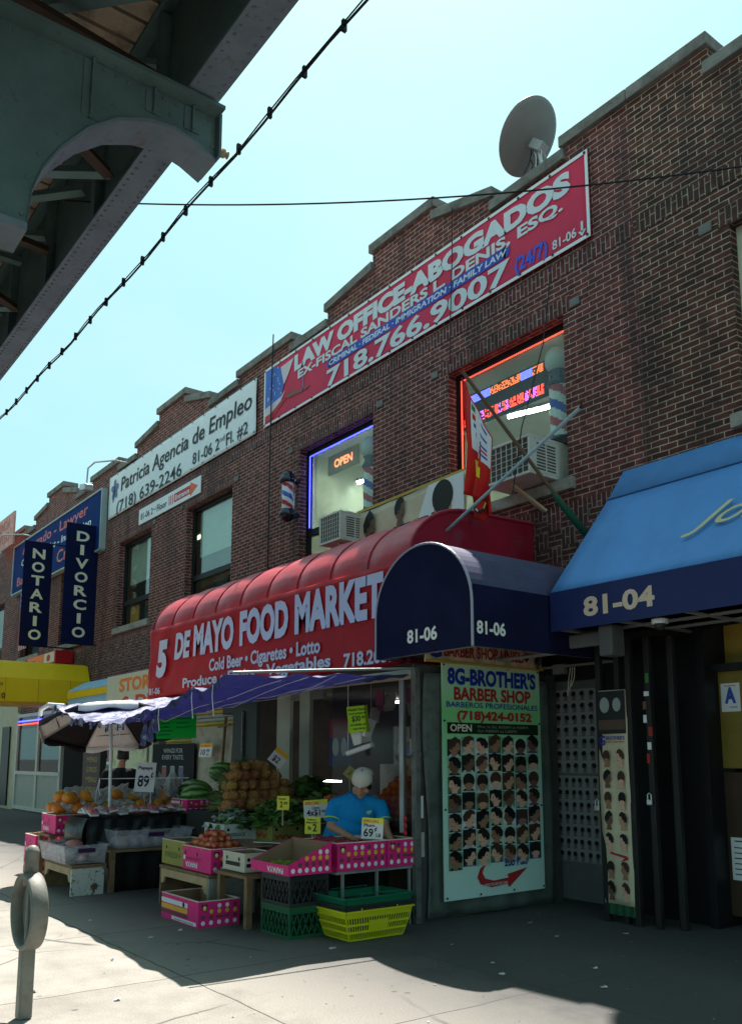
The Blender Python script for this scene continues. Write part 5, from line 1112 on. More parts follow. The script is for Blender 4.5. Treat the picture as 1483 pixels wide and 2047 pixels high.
# ================================================================ BARBER SHOP ENTRANCE
SKIN = [mat("printed skin "+n, c, .5) for n, c in (("light",(.66,.38,.27)),("tan",(.5,.27,.17)),("brown",(.32,.16,.1)),("deep",(.16,.08,.055)))]
HAIR = [mat("printed hair "+n, c, .5) for n, c in (("black",(.008,.008,.01)),("dark",(.02,.014,.012)),("brown",(.06,.03,.02)))]
TILE = [mat("photo ground "+n, c, .5) for n, c in (("green",(.15,.24,.15)),("grey",(.3,.33,.32)),("dark",(.02,.022,.025)),("blue",(.03,.05,.16)),("brown",(.1,.06,.045)),("pale",(.5,.52,.5)),("moss",(.1,.15,.08)),("sage",(.3,.42,.3)),("white",(.62,.64,.62)))]
TOPS = [mat("printed shirt "+n, c, .5) for n, c in (("black",(.015,.015,.017)),("white",(.5,.5,.52)),("blue",(.05,.08,.2)))]
def portrait(b, cx, cz, w, h, r, tile=True, l=0, k2=1.0):
    if tile: b.rect(cx-w/2,cz-h/2,cx+w/2,cz+h/2,r.choice(TILE),l)
    if tile: w, h, cz = w*k2, h*min(k2,1.34), cz+h*.0
    s = r.choice(SKIN[:1]+SKIN); hr = r.choice(HAIR); f = r.choice((-1,1)); k = r.random()
    b.poly([(cx-w*.28,cz-h*.37),(cx+w*.28,cz-h*.37),(cx+w*.16,cz-h*.26),(cx-w*.16,cz-h*.26)] if tile else [(cx-w*.2,cz-h*.46),(cx+w*.2,cz-h*.46),(cx+w*.14,cz-h*.25),(cx-w*.14,cz-h*.25)],r.choice(TOPS) if tile else s,l+1)
    b.rect(cx-w*.12,cz-h*.34,cx+w*.12,cz-h*.1,s,l+2)
    b.disc(cx,cz+h*.04,w*.25,h*.30,s,l+3,16)
    if k < .3:                                            # from behind
        b.disc(cx,cz+h*.08,w*.265,h*.31,hr,l+4,16)
        b.disc(cx,cz-h*.14,w*.2,h*.12,s,l+5,12)
    else:
        b.poly([(cx+f*w*.03,cz+h*.06),(cx-f*w*.06,cz-h*.06),(cx-f*w*.27,cz-h*.06),(cx-f*w*.29,cz+h*.16),(cx-f*w*.16,cz+h*.36),(cx+f*w*.05,cz+h*(.41+.1*r.random())),(cx+f*w*.22,cz+h*.36),(cx+f*w*.27,cz+h*.22),(cx+f*w*.1,cz+h*.22)],hr,l+4)
        b.poly([(cx+f*w*.22,cz+h*.06),(cx+f*w*.31,cz-h*.04),(cx+f*w*.22,cz-h*.07)],s,l+4)
        b.disc(cx+f*w*.14,cz+h*.06,w*.03,h*.015,hr,l+5,8); b.disc(cx-f*w*.06,cz-h*.0,w*.035,h*.05,s,l+6,8); b.line([(cx+f*w*.1,cz-h*.13),(cx+f*w*.19,cz-h*.13)],h*.02,hr,l+5)
GPV = bpy.data.materials.new("green gradient poster"); tt, p = nodes(GPV)
_c = tt.nodes.new("ShaderNodeTexCoord"); _s = tt.nodes.new("ShaderNodeSeparateXYZ"); _r = tt.nodes.new("ShaderNodeValToRGB"); _m = tt.nodes.new("ShaderNodeMapRange")
tt.links.new(_c.outputs['UV'], _s.inputs[0]); tt.links.new(_s.outputs[1], _m.inputs[0]); _m.inputs[1].default_value = .2; _m.inputs[2].default_value = 2.6; tt.links.new(_m.outputs[0], _r.inputs[0]); tt.links.new(_r.outputs[0], p.inputs['Base Color']); p.inputs['Roughness'].default_value = .4
_r.color_ramp.elements[0].color = (.55,.74,.68,1); _r.color_ramp.elements[1].color = (.62,.80,.62,1); e1 = _r.color_ramp.elements.new(.78); e1.color = (.22,.60,.22,1); e2 = _r.color_ramp.elements.new(.45); e2.color = (.40,.66,.52,1)
# vinyl sheet hanging behind the poster
t = thing("vinyl_drop_sheet", (-6.83,6.9,0), "stained grey green vinyl sheet hanging behind the green barber poster", "sheet")
b = MB(); b.grid(lambda u, v: (-6.872-.02*math.sin(u*9+v*3)-.012*math.sin(u*31-v*5), 5.86+1.86*u+.03*math.sin(v*6)*(1-u), .02+2.45*v), 40, 30, mat("grey green vinyl", (.10,.12,.105), .4, var=.35, vs=2, dirt=(.05,.055,.05), ds=3)); b.build("sheet", t, smooth=True, solid=.004)
t = thing("haircut_poster", (-6.77,6.9,.15), "large green poster of haircut portraits with the barber shop phone number", "poster")
PO = Vector((-6.80,6.03,.18)); PU = Vector((-.02,1,.0)).normalized(); PW, PH = 1.5, 2.41
b = MB(); b.obox(PO+PU*PW/2+Vector((-.012,0,PH/2)), (PW,.014,PH), Matrix((PU, Vector((0,0,1)).cross(PU), Vector((0,0,1)))).transposed(), GPV); b.build("sheet", t)
def pl(): return MB().plane(PO, PU, (0,0,1))
bI = mat("royal blue ink", (.02,.035,.30), .45); rI = mat("brick red ink", (.40,.03,.03), .45)
b = pl(); b.text("8G-BROTHER'S",.07,2.19,1.36,.155,bI,bold=.045); b.text("BARBEROS PROFESIONALES",.05,1.945,1.4,.055,bI,bold=.01); b.text("2do Piso",.86,.285,.36,.075,bI,bold=.03); b.build("blue_lettering", t)
b = pl(); b.text("BARBER SHOP",.16,2.025,1.18,.125,rI,bold=.035); b.text("(718)424-0152",.2,1.82,1.15,.085,rI,bold=.045); b.build("red_lettering", t)
b = pl(); b.rect(.06,1.67,1.45,1.785,mat("dark green bar", (.01,.025,.012), .4)); b.text("OPEN",.1,1.695,.31,.07,CREAM,bold=.02); b.text("Mon. to Sat. 8:00AM to 9:00PM",.5,1.735,.78,.028,mat("dim cream ink", (.3,.3,.22), .5)); b.text("Sun 9:00AM to 5:00PM",.5,1.69,.6,.028,mat("dim cream ink", (.3,.3,.22), .5)); b.build("hours_bar", t)
b = pl(); r7 = random.Random(21); cw, rh = 1.40/7, 1.46/9*1.0
for i in range(7):
    n = 7 if i % 2 == 0 else 8
    for j in range(7): portrait(b,.05+cw*(i+.5),1.565-.19*(j+.02)-(.04 if i == 0 else 0)-.012*(i % 3),cw*.94,.178,r7,k2=1.7)
b.build("portraits", t)
b = pl(); b.poly([(.62,.335),(.5,.29),(.455,.2),(.5,.13),(.66,.085),(.9,.10),(.93,.065),(1.22,.25),(.9,.20),(.92,.165),(.7,.15),(.57,.18),(.53,.24),(.56,.29)][::-1],rI); b.text("WALK-INS ARE WELCOME",.56,.10,.34,.03,VW,l=2); b.build("red_arrow", t)
b = MB()
for a, z in ((.03,.03),(.5,.03),(1.0,.03),(1.47,.03),(.02,.9),(.02,1.8),(1.47,.9),(1.47,1.8),(.02,2.38),(1.47,2.38)):
    q = PO+PU*a+Vector((.003,0,z)); b.lathe([(.012,0),(.012,.003)],q,BLACKP,8,axis='X')
b.build("eyelets", t)
t = thing("unisex_banner", (-6.85,6.7,2.55), "crumpled cream BARBER SHOP UNISEX banner under the navy canopy", "banner")
CRB = mat("cream banner vinyl", (.60,.52,.36), .5, var=.12); o0 = Vector((-6.77,5.76,2.57))
b = MB(); b.grid(lambda u, v: o0+Vector((.012*math.sin(u*22+v*4)+.008*math.sin(u*51),1.75*u,.30*v+.02*math.sin(u*7))),70,8,CRB); b.build("sheet", t, smooth=True, solid=.004)
b = MB().plane(o0+Vector((.022,0,0)),(0,1,0),(0,0,1)); wpf = lambda x, y: (x, y)
b.text("BARBER SHOP UNISEX",.25,.075,1.25,.115,rI,bold=.03); b.build("red_lettering", t)
b = MB().plane(o0+Vector((.022,0,0)),(0,1,0),(0,0,1)); b.text("BROTHER'S",.42,.22,.75,.12,bI,bold=.03); b.text("G",.02,.06,.2,.2,bI,bold=.03); b.rect(0,0,1.75,.03,mat("gold ink", (.5,.33,.05), .5),-.5); b.build("blue_lettering", t)
b = MB().plane(o0+Vector((.022,0,0)),(0,1,0),(0,0,1)); rr2 = random.Random(2)
for x, z in ((1.4,.2),(1.58,.22),(1.5,.1),(1.66,.09)): portrait(b,x,z,.17,.17,rr2,tile=False)
b.build("portraits", t)
# banner of heads on the wall above the red awning
t = thing("barber_wall_banner", (-9.6,YF,4.9), "slanting pale banner with men's haircuts on the brick above the red awning", "banner")
o0 = Vector((-10.85,YF-.05,4.62)); b = MB(); b.grid(lambda u, v: o0+Vector((2.5*u,-.015*math.sin(u*15+v*3)-.01,.78*v+.05*u-.02*math.sin(u*5))),50,8,mat("peach banner vinyl", (.60,.47,.34), .5, var=.15)); b.build("sheet", t, smooth=True, solid=.004)
b = MB().plane(o0+Vector((0,-.035,.03)),(1,0,.02),(0,0,1)); r5 = random.Random(5)
b.rect(0,.74,2.5,.78,mat("gold ink", (.5,.33,.05), .5)); b.poly([(1.35,.0),(1.75,.74),(2.48,.74),(2.48,.0)],VW,0)
portrait(b,.35,.42,.5,.6,r5,tile=False,l=1); portrait(b,1.1,.52,.42,.5,r5,tile=False,l=1)
b.disc(2.05,.5,.22,.24,HAIR[1],3,18); b.rect(1.92,.0,2.18,.3,SKIN[1],2); b.disc(2.05,.32,.19,.14,SKIN[1],2); b.build("portraits", t)
b = MB().plane(o0+Vector((0,-.035,.03)),(1,0,.02),(0,0,1)); b.text("BROTHER'S",.5,.05,1.5,.24,INK,bold=.05,shear=.2,l=6); b.build("lettering", t)
# --- dark wall, door and gates under the canopies
t = thing("dark_entrance_wall", (-6,YF,0), "black painted wall and door surround under the canopies", "wall")
b = MB(); b.box(-7.2,-7.02,7.9,YF+.05,0,2.9,BLACKP); b.box(-6.24,-5.0,7.9,YF+.05,0,2.9,BLACKP); b.box(-7.02,-6.24,7.9,YF+.05,2.5,2.9,BLACKP); b.build("wall_face", t)
b = MB(); b.box(-7.2,6,YF+.0,YF+.04,2.9,3.9,BLACKP); b.build("upper_panel", t)
t = thing("steel_door", (-6.6,7.92,0), "dark steel door papered with grey haircut charts", "door")
b = MB(); b.box(-7.0,-6.26,7.93,7.97,.03,2.48,mat("grey steel door", (.12,.12,.115), .5, var=.2)); b.build("leaf", t, bevel=.004)
b = MB(); b.box(-7.05,-7.0,7.88,7.97,0,2.53,BLACKP); b.box(-6.26,-6.2,7.88,7.97,0,2.53,BLACKP); b.box(-7.0,-6.26,7.88,7.97,2.48,2.53,BLACKP); b.build("frame", t)
GS = mat("grey chart paper", (.24,.24,.235), .6, var=.1); gsk = mat("grey skin ink", (.12,.10,.095), .6); 
def chart(z0, z1, nx, ny, nm):
    b = MB(); b.box(-6.97,-6.36,7.922,7.928,z0,z1,GS); c = b.build(nm, t)
    b = MB().plane((-6.97,7.922,z0),(1,0,0),(0,0,1)); W, H = .61, z1-z0
    for i in range(nx):
        for j in range(ny):
            x, z = W*(i+.5)/nx, H*(j+.5)/ny; k9 = R.choice((-1,1)); b.disc(x,z-H/ny*.04,W/nx*.27,H/ny*.34,gsk,0,10); b.disc(x-k9*W/nx*.07,z+H/ny*.13,W/nx*.29,H/ny*.2,HAIR[0],1,10,rot=20*k9); b.rect(x-W/nx*.3,z-H/ny*.45,x+W/nx*.3,z-H/ny*.36,gsk,1)
    b.build("heads", c)
chart(1.43,2.38,5,7,"haircut_chart"); chart(.45,1.40,6,7,"haircut_chart")
b = MB(); b.box(-7.035,-7.015,7.86,7.88,1.45,1.5,WHITEP); b.build("door_bell", t)
t = thing("narrow_haircut_banner", (-5.63,7.3,.1), "tall narrow cream banner of haircuts hung on the folded gate", "banner")
b = MB(); o0 = Vector((-5.83,7.29,.18)); b.grid(lambda u, v: o0+Vector((.36*u-.02*(1-v)*0,.01*math.sin(u*5+v*9),2.1*v)),6,30,mat("cream narrow vinyl", (.55,.47,.33), .5, var=.1)); b.build("sheet", t, smooth=True, solid=.004)
b = MB().plane(o0+Vector((0,-.014,0)),(1,0,0),(0,0,1)); r6 = random.Random(9)
b.rect(.01,1.66,.35,2.09,mat("dark salon photo", (.02,.02,.02), .4)); b.disc(.1,1.95,.06,.08,TILE[1],1); b.disc(.25,1.95,.05,.07,TILE[1],1); b.rect(.02,1.7,.34,1.8,TILE[4],1)
for j in range(7):
    for i in range(2): portrait(b,.1+.17*i,1.42-.205*j-(.06 if j > 4 else 0),.17,.2,r6,tile=False)
b.build("portraits", t)
b = MB().plane(o0+Vector((0,-.014,0)),(1,0,0),(0,0,1)); b.text("G",.02,1.55,.07,.09,bI,bold=.03); b.text("BROTHER'S",.1,1.6,.23,.035,bI,bold=.02); b.text("BARBER SHOP UNISEX",.1,1.57,.23,.018,rI); b.poly([(.1,.5),(.3,.47),(.31,.44),(.22,.41),(.27,.45),(.1,.48)],rI); b.build("lettering", t)
b = MB(); b.grid(lambda u, v: o0+Vector((.36*u,.012*math.sin(u*25),-.1*v)),20,2,mat("green fringe", (.02,.08,.04), .8)); b.build("fringe", t)
t = thing("folding_gate", (-5.3,7.5,0), "black folded scissor gate between the barber door and the yellow shop", "gate")
for k, (x, y) in enumerate(((-5.82,7.32),(-5.6,7.34),(-5.45,7.32),(-5.36,7.5),(-5.25,7.36),(-5.16,7.6),(-5.08,7.5))): b = MB(); b.box(x-.03,x+.03,y-.03,y+.03,0,2.8,mat("worn black steel", (.022,.02,.019), .45, var=.4)); b.build("bar", t, bevel=.006)
b = MB(); b.box(-5.84,-5.05,7.3,7.62,2.78,2.84,BLACKP); b.build("track", t)
for (x, y, z, lab) in ((-5.88,7.28,1.12,"silver padlock hanging left of the narrow haircut banner"),(-5.27,7.31,1.2,"silver padlock hanging on the black folded gate")):
    t = thing("padlock", (x,y,z), lab, "padlock"); b = MB(); b.box(x-.03,x+.03,y-.012,y+.012,z-.05,z+.005,mat("bright steel", (.6,.6,.58), .3, metal=.7)); b.build("body", t, bevel=.008)
    b = MB(); b.tube([(x-.02,y,z),(x-.02,y,z+.05),(x,y,z+.065),(x+.02,y,z+.05),(x+.02,y,z)],.006,mat("bright steel", (.6,.6,.58), .3, metal=.7),6); b.build("shackle", t)
t = thing("sticker_strip", (-5.27,7.3,1.5), "ragged strip of stickers on the black folded gate", "stickers")
for k in range(7): b = MB(); x, z = -5.27+rr.uniform(-.04,.03), 1.55+.13*k; b.box(x,x+rr.uniform(.03,.06),7.322,7.326,z,z+rr.uniform(.03,.1),(VW if k % 2 else rr.choice(GOODS))); b.build("sticker", t)
t = thing("hanging_straps", (-6.55,7.6,2.3), "pale loose straps dangling above the steel door", "straps")
for k in range(3): b = MB(); b.tube([(-6.6+.03*k,7.8,2.62),(-6.61+.04*k,7.78,2.5),(-6.63+.03*k,7.77,2.3+.05*k)],.006,CREAM,4); b.build("strap", t)
t = thing("alarm_box", (-6.8,7.85,2.6), "small grey alarm box above the steel door", "alarm box")
b = MB(); b.box(-6.9,-6.72,7.83,7.9,2.56,2.68,GREYM); b.build("case", t, bevel=.01)
# --- shop 81-04
t = thing("corner_shop_front", (-3,7.95,0), "dark shop front with yellow band window and brown door under the light blue awning", "shop front")
b = MB(); b.box(-5.0,-4.92,7.8,YF+.3,0,2.95,BLACKP); b.box(-4.92,6,YF+.3,YF+.36,0,.45,BLACKP); b.box(-4.92,6,7.92,YF+.36,2.45,2.52,BLACKP); b.build("frame", t)
b = MB(); b.box(-4.92,6,YF+.25,YF+.3,2.52,2.95,mat("yellow transom", (.40,.27,.05), .6, var=.15)); b.build("transom", t)
b = MB(); b.box(-4.92,-3.2,YF+.1,YF+.14,1.5,2.45,mat("mustard door", (.22,.155,.03), .5, var=.15)); b.build("door_panel", t)
b = MB(); b.box(-4.92,-3.2,YF+.1,YF+.14,.1,1.46,mat("brown door", (.06,.035,.022), .5, var=.2)); b.build("lower_panel", t)
b = MB(); b.box(-3.2,6,YF+.3,YF+.34,.45,2.45,DARKIN); b.build("window_wall", t)
t = thing("grade_card", (-4.7,YF+.09,2.0), "white inspection card with a big blue letter A on the yellow shop door", "sign")
b = MB(); b.box(-4.89,-4.69,YF+.085,YF+.095,2.05,2.33,VW); b.build("card", t)
b = MB().plane((-4.89,YF+.085,2.05),(1,0,0),(0,0,1)); b.text("A",.04,.09,.12,.14,mat("blue grade ink", (.03,.08,.35), .5),bold=.05); b.rect(.04,.25,.16,.257,REDI); b.rect(.09,.04,.17,.047,INK); b.build("lettering", t)
t = thing("menu_sheet", (-4.7,YF+.09,.4), "white printed menu sheet low on the brown shop door", "paper")
b = MB(); b.box(-4.88,-4.45,YF+.085,YF+.095,.44,.84,VW); b.build("sheet", t)
b = MB().plane((-4.88,YF+.085,.44),(1,0,0),(0,0,1))
for k in range(6): b.rect(.03,.05+.05*k,.12,.06+.05*k,INK); b.rect(.18,.05+.05*k,.24,.06+.05*k,INK)
b.rect(.04,.36,.2,.372,INK); b.build("print", t)

# ================================================================ FLAG AND POLES OVER THE AWNING
t = thing("red_flag", (-6.9,6.9,4.3), "limp red flag with small country flags printed on it, hanging from a slanting pole", "flag")
b = MB(); b.tube([(-7.15,6.72,6.1),(-6.47,7.3,4.72),(-6.34,7.45,4.45),(-6.2,7.9,3.95)],.022,mat("varnished pole", (.13,.07,.04), .5, var=.2),8); b.build("pole", t)
FR = mat("red flag cloth", (.60,.02,.015), .7, var=.12)
def fl(u, v):
    zt = 6.05-.9*u; zb = 4.62-.15*u; x = -7.19+.48*u*(1-.35*v)+.06*v*math.sin(3*v); f = .05*math.sin(u*14+v*2)*(.3+v)
    return (x, 6.74+f, zt+(zb-zt)*v)
b = MB(); b.grid(fl, 40, 30, FR); b.grid(lambda u, v: (-7.17+.3*u+.03*v, 6.86+.03*math.sin(u*12), 4.66-.38*v*(1-.3*abs(u-.5))), 20, 12, FR); b.build("cloth", t, smooth=True, solid=.003)
b = MB(); cs = [VW,BLUEP,FR,VW,mat("flag green", (.02,.22,.06), .6),YELI,BLUEP,VW]
def patch(u0,u1,v0,v1,m): b.grid(lambda a, c: Vector(fl(u0+(u1-u0)*a, v0+(v1-v0)*c))+Vector((.002,-.008,0)), 6, 6, m)
patch(.36,.98,.02,.52,VW)
for k, m in enumerate((mat("flag green", (.02,.22,.06), .6),FR,BLUEP,FR,BLUEP)): patch(.38+.02*k,.62+.015*k,.04+.09*k,.10+.09*k,m)
for k, m in enumerate((BLUEP,VW,BLUEP,VW,BLUEP,FR,BLUEP)): patch(.68,.95,.06+.06*k,.09+.06*k,m)
patch(.4,.75,.62,.75,YELI); b.build("country_flags", t, smooth=True)
b = MB(); b.disc
b = MB().plane((-7.12,6.80,4.3),(1,0,0),(0,0,1)); b.disc(.14,.17,.11,.12,INK,0,16,180,360); b.disc(.14,.18,.085,.09,FR,1,16,180,360); b.line([(.07,.12),(.1,.09)],.02,VW,2); b.line([(.2,.1),(.23,.15)],.02,YELI,2); b.build("emblem", t)
b = MB(); b.tube([(-6.42,7.36,4.6),(-6.37,7.42,4.48),(-6.31,7.56,4.3),(-6.26,7.72,4.13),(-6.22,7.84,4.02)],[.015,.035,.045,.045,.03],mat("green furled flag", (.012,.085,.055), .75, var=.2),10); b.build("furled_green_flag", t, smooth=True)
t = thing("pale_blue_pole", (-6.3,6.5,4.1), "thin pale blue rod slanting up across the red edged window", "pole")
b = MB(); b.tube([(-7.42,6.5,4.07),(-5.27,6.5,4.97)],.018,mat("pale blue enamel", (.30,.42,.46), .4),8); b.build("rod", t)
b = MB(); b.tube([(-5.28,6.5,4.966),(-5.25,6.5,4.978),(-5.25,6.5,5.02)],.011,BLACKP,6); b.build("hook", t)

# ================================================================ FRUIT AND VEGETABLES
def scatter(proto, spots, label=None, group=None):
    for i, (p, e, s) in enumerate(spots):
        o = proto if i == 0 else dup(proto)
        o.location = p; o.rotation_euler = e; o.scale = (s,)*3
def rot3(): return (R.uniform(0,6.3), R.uniform(0,6.3), R.uniform(0,6.3))
def fruit_mat(name, c1, c2, sc=3, rough=.4, bump=0):
    m = mat(name, c1, rough, var=.25, vs=30, rnd=.25, dirt=c2, dlo=.42, dhi=.62, ds=sc*4, bump=bump, bs=200, coord='OBJ', spec=.4); return m
def ball(name, r, m, label, cat, group, sq=1, dent=.12):
    b = MB(); prof = [(0,-r*sq*.97),(r*.35,-r*sq*.93),(r*.7,-r*sq*.7),(r*.93,-r*sq*.36),(r,0),(r*.93,r*sq*.38),(r*.7,r*sq*.72),(r*.35,r*sq*.93),(r*.12,r*sq*.92),(0,r*sq*(1-dent))]
    b.lathe(prof,(0,0,0),m,14); o = b.build(name, smooth=True, local=True); return tag(o,label,cat,group)
# peaches heaped in their carton
pm = fruit_mat("peach skin", (.33,.02,.025), (.62,.22,.06), 3)
pk = ball("peach",.042,pm,"red and yellow peach in the heaped magenta carton","peach","peaches in the carton",.95)
sp = []
for lz, (nx, ny) in enumerate(((8,5),(7,4),(5,3),(3,2))):
    for i in range(nx):
        for j in range(ny): sp.append(((-8.66+(i-(nx-1)/2)*.079+R.uniform(-.012,.012), 4.43+(j-(ny-1)/2)*.08+R.uniform(-.012,.012), .43+.215+lz*.052+R.uniform(-.01,.01)), rot3(), R.uniform(.88,1.12)))
scatter(pk, sp)
# plums
pk = ball("plum",.036,fruit_mat("plum skin", (.22,.01,.02), (.3,.03,.05), 3),"dark red plum in the magenta carton behind the 69 cent card","plum","plums in the carton")
scatter(pk, [((-7.17+(i-3)*.085+R.uniform(-.015,.015), 5.05+(j-2.5)*.085+R.uniform(-.015,.015), .56+.175+R.uniform(0,.04)+(.04 if j < 3 else 0)), rot3(), R.uniform(.9,1.1)) for i in range(7) for j in range(6)])
# green chillies in the cut carton
pk = ball("lime",.03,mat("lime skin", (.16,.2,.02), .4, var=.2, rnd=.2),"small yellow green lime in the cut magenta carton","lime","limes in the cut carton",1.15)
scatter(pk, [((-7.12+R.uniform(-.28,.28), 4.42+R.uniform(-.2,.2), .57+.045+R.uniform(0,.03)), rot3(), 1) for k in range(40)])
# oranges behind the plastic
pk = ball("orange",.047,fruit_mat("orange peel", (.72,.16,.008), (.62,.10,.01), 2, .5, .1),"orange piled behind the plastic sheet by the corner post","orange","oranges in the pyramid")
sp = []
for lz in range(6):
    for i in range(8-lz):
        for j in range(6-lz): sp.append(((-7.62+(i-(7-lz)/2)*.092+R.uniform(-.008,.008), 6.15+(j-(5-lz)/2)*.092+R.uniform(-.008,.008), 1.02+lz*.068), rot3(), R.uniform(.92,1.08)))
scatter(pk, sp)
t = thing("fruit_counter", (-7.6,6.15,0), "sloping counter under the orange pyramid inside the vestibule", "counter")
b = MB(); b.box(-8.1,-7.15,5.8,6.55,0,.95,mat("dark counter", (.08,.05,.035), .7, var=.3)); b.build("cabinet", t); b = MB(); b.box(-8.12,-7.13,5.78,6.57,.952,.985,WOODO); b.build("top", t)
# tomatoes and onions behind the man
pk = ball("tomato",.042,fruit_mat("tomato skin", (.5,.05,.015), (.6,.16,.03), 2),"tomato heaped on the inner counter left of the man in blue","tomato","tomatoes on the inner counter",.85)
sp = [((-9.0+R.uniform(-.45,.45), 6.55+R.uniform(-.3,.3), 1.02+R.uniform(0,.1)), rot3(), 1) for k in range(60)]; scatter(pk, sp)
t = thing("inner_counter", (-9,6.55,0), "dark inner counter under the tomatoes", "counter"); b = MB(); b.box(-9.6,-8.4,6.2,6.95,0,.95,mat("dark counter", (.08,.05,.035), .7, var=.3)); b.build("cabinet", t); b = MB(); b.box(-9.6,-8.4,6.2,6.95,.952,.975,WOODO); b.build("top", t)
# watermelons
def melon_mat():
    m = bpy.data.materials.new("watermelon rind"); tt, p = nodes(m); N = tt.nodes.new; K = tt.links.new
    c = N("ShaderNodeTexCoord"); sx = N("ShaderNodeSeparateXYZ"); K(c.outputs['Object'], sx.inputs[0]); at = N("ShaderNodeMath"); at.operation = 'ARCTAN2'; K(sx.outputs[1], at.inputs[0]); K(sx.outputs[2], at.inputs[1])
    n = N("ShaderNodeTexNoise"); n.inputs['Scale'].default_value = 14; n.inputs['Detail'].default_value = 5; K(c.outputs['Object'], n.inputs[0])
    ma = N("ShaderNodeMath"); ma.operation = 'MULTIPLY_ADD'; K(n.outputs[0], ma.inputs[0]); ma.inputs[1].default_value = .5; K(at.outputs[0], ma.inputs[2])
    sn = N("ShaderNodeMath"); sn.operation = 'MULTIPLY'; K(ma.outputs[0], sn.inputs[0]); sn.inputs[1].default_value = 9; s2 = N("ShaderNodeMath"); s2.operation = 'SINE'; K(sn.outputs[0], s2.inputs[0])
    r = N("ShaderNodeMapRange"); r.inputs[1].default_value = -.3; r.inputs[2].default_value = .5; K(s2.outputs[0], r.inputs[0]); mx = N("ShaderNodeMix"); mx.data_type = 'RGBA'; mx.inputs[6].default_value = (.03,.10,.014,1); mx.inputs[7].default_value = (.17,.33,.06,1); K(r.outputs[0], mx.inputs[0]); K(mx.outputs[2], p.inputs['Base Color']); p.inputs['Roughness'].default_value = .35
    return m
MM = melon_mat()
def melon(loc, rz, s, label):
    b = MB(); b.ell((0,0,0),(.23,.155,.15),MM,24,16); o = b.build("watermelon", smooth=True, local=True); o.location = loc; o.rotation_euler = (R.uniform(-.2,.2),R.uniform(-.15,.15),rz); o.scale = (s,)*3; tag(o,label,"watermelon","striped watermelons by the pineapples")
melon((-11.25,5.45,1.1),.9,.95,"watermelon resting in its own magenta carton in front")
melon((-11.9,5.75,1.12),1.2,1.12,"large striped watermelon left of the cartoned one")
melon((-12.1,6.3,1.38),.7,1.05,"watermelon on top of the pile below the 10.99 card")
melon((-11.5,6.35,1.15),1.4,1.1,"darker watermelon at the back beside the pineapples"); melon((-11.6,6.5,1.42),1.3,.95,"watermelon highest at the back of the pile")
t = thing("melon_stand", (-11.8,6.2,0), "dark stepped stand under the watermelons", "stand"); b = MB(); b.box(-12.4,-11.1,5.72,6.7,0,.93,DARKIN); b.box(-12.4,-11.3,6.0,6.7,.931,1.1,DARKIN); b.build("steps", t); b = MB(); b.box(-11.5,-10.98,5.2,5.71,.872,.893,WOODO); b.build("shelf_board", t)
# pineapples
PM = mat("pineapple skin", (.52,.23,.07), .7, var=.45, vs=40, rnd=.35, dirt=(.17,.10,.03), dlo=.45, dhi=.6, ds=45, bump=1.0, bs=55, coord='OBJ'); PLF = mat("pineapple leaf", (.10,.15,.05), .6, var=.4, rnd=.2)
def pineapple():
    t = thing("pineapple", (0,0,0), "ripe pineapple lying in the tall heap with its tail towards the shop", "pineapple", "pineapples in the heap")
    b = MB(); nv, nu = 13, 16; vs = []; fs = []
    for j in range(nv+1):
        ph = math.pi*j/nv; r = .068*max(0, math.sin(ph))**.65
        for k in range(nu):
            a = 2*math.pi*(k+.5*(j % 2))/nu; q = r*(1+.10*((k+j) % 2)); vs.append((q*math.cos(a), q*math.sin(a), -.105*math.cos(ph)))
    for j in range(nv):
        for k in range(nu): fs.append((j*nu+k, j*nu+(k+1) % nu, (j+1)*nu+(k+1) % nu, (j+1)*nu+k))
    b.add(vs, fs, PM); b.build("fruit", t, local=True)
    b = MB()
    for k in range(20):
        a = k*2.4; tl = .05+.009*k*.5; out = .05+.05*(1-k/20); l = R.uniform(.12,.2); d = Vector((math.cos(a),math.sin(a),0)); s = Vector((-d.y,d.x,0))*.010
        p0 = Vector((0,0,.095))+d*.015; p1 = p0+d*out*.6+Vector((0,0,l*.6)); p2 = p0+d*out*1.5+Vector((0,0,l))
        b.add([p0-s,p0+s,p1+s*.8,p1-s*.8,p2],[(0,1,2,3),(3,2,4)],PLF)
    b.build("crown", t, local=True); return t
pp = pineapple(); first = True
for lz in range(5):
    n = 8-lz; 
    for i in range(n):
        for j in range(2 if lz < 4 else 1):
            loc = (-9.85-.17*j-.10*lz+R.uniform(-.02,.02), 5.22+.07*lz+(i)*.145+R.uniform(-.02,.02), 1.02+lz*.118+R.uniform(-.015,.015))
            o = pp if first else dup(pp); first = False
            o.location = loc; o.rotation_euler = (R.uniform(-.5,.5), R.uniform(-2.0,-1.35), R.uniform(-.5,.4)); s = R.uniform(.92,1.12); o.scale = (s,s,s)
t = thing("pineapple_stand", (-10.2,5.7,0), "dark stand under the pineapple heap", "stand"); b = MB(); b.box(-10.9,-9.7,5.15,6.4,.62,.93,DARKIN); b.build("tray", t); b = MB(); b.box(-10.8,-10.3,5.2,6.4,0,.618,DARKIN); b.build("base", t)
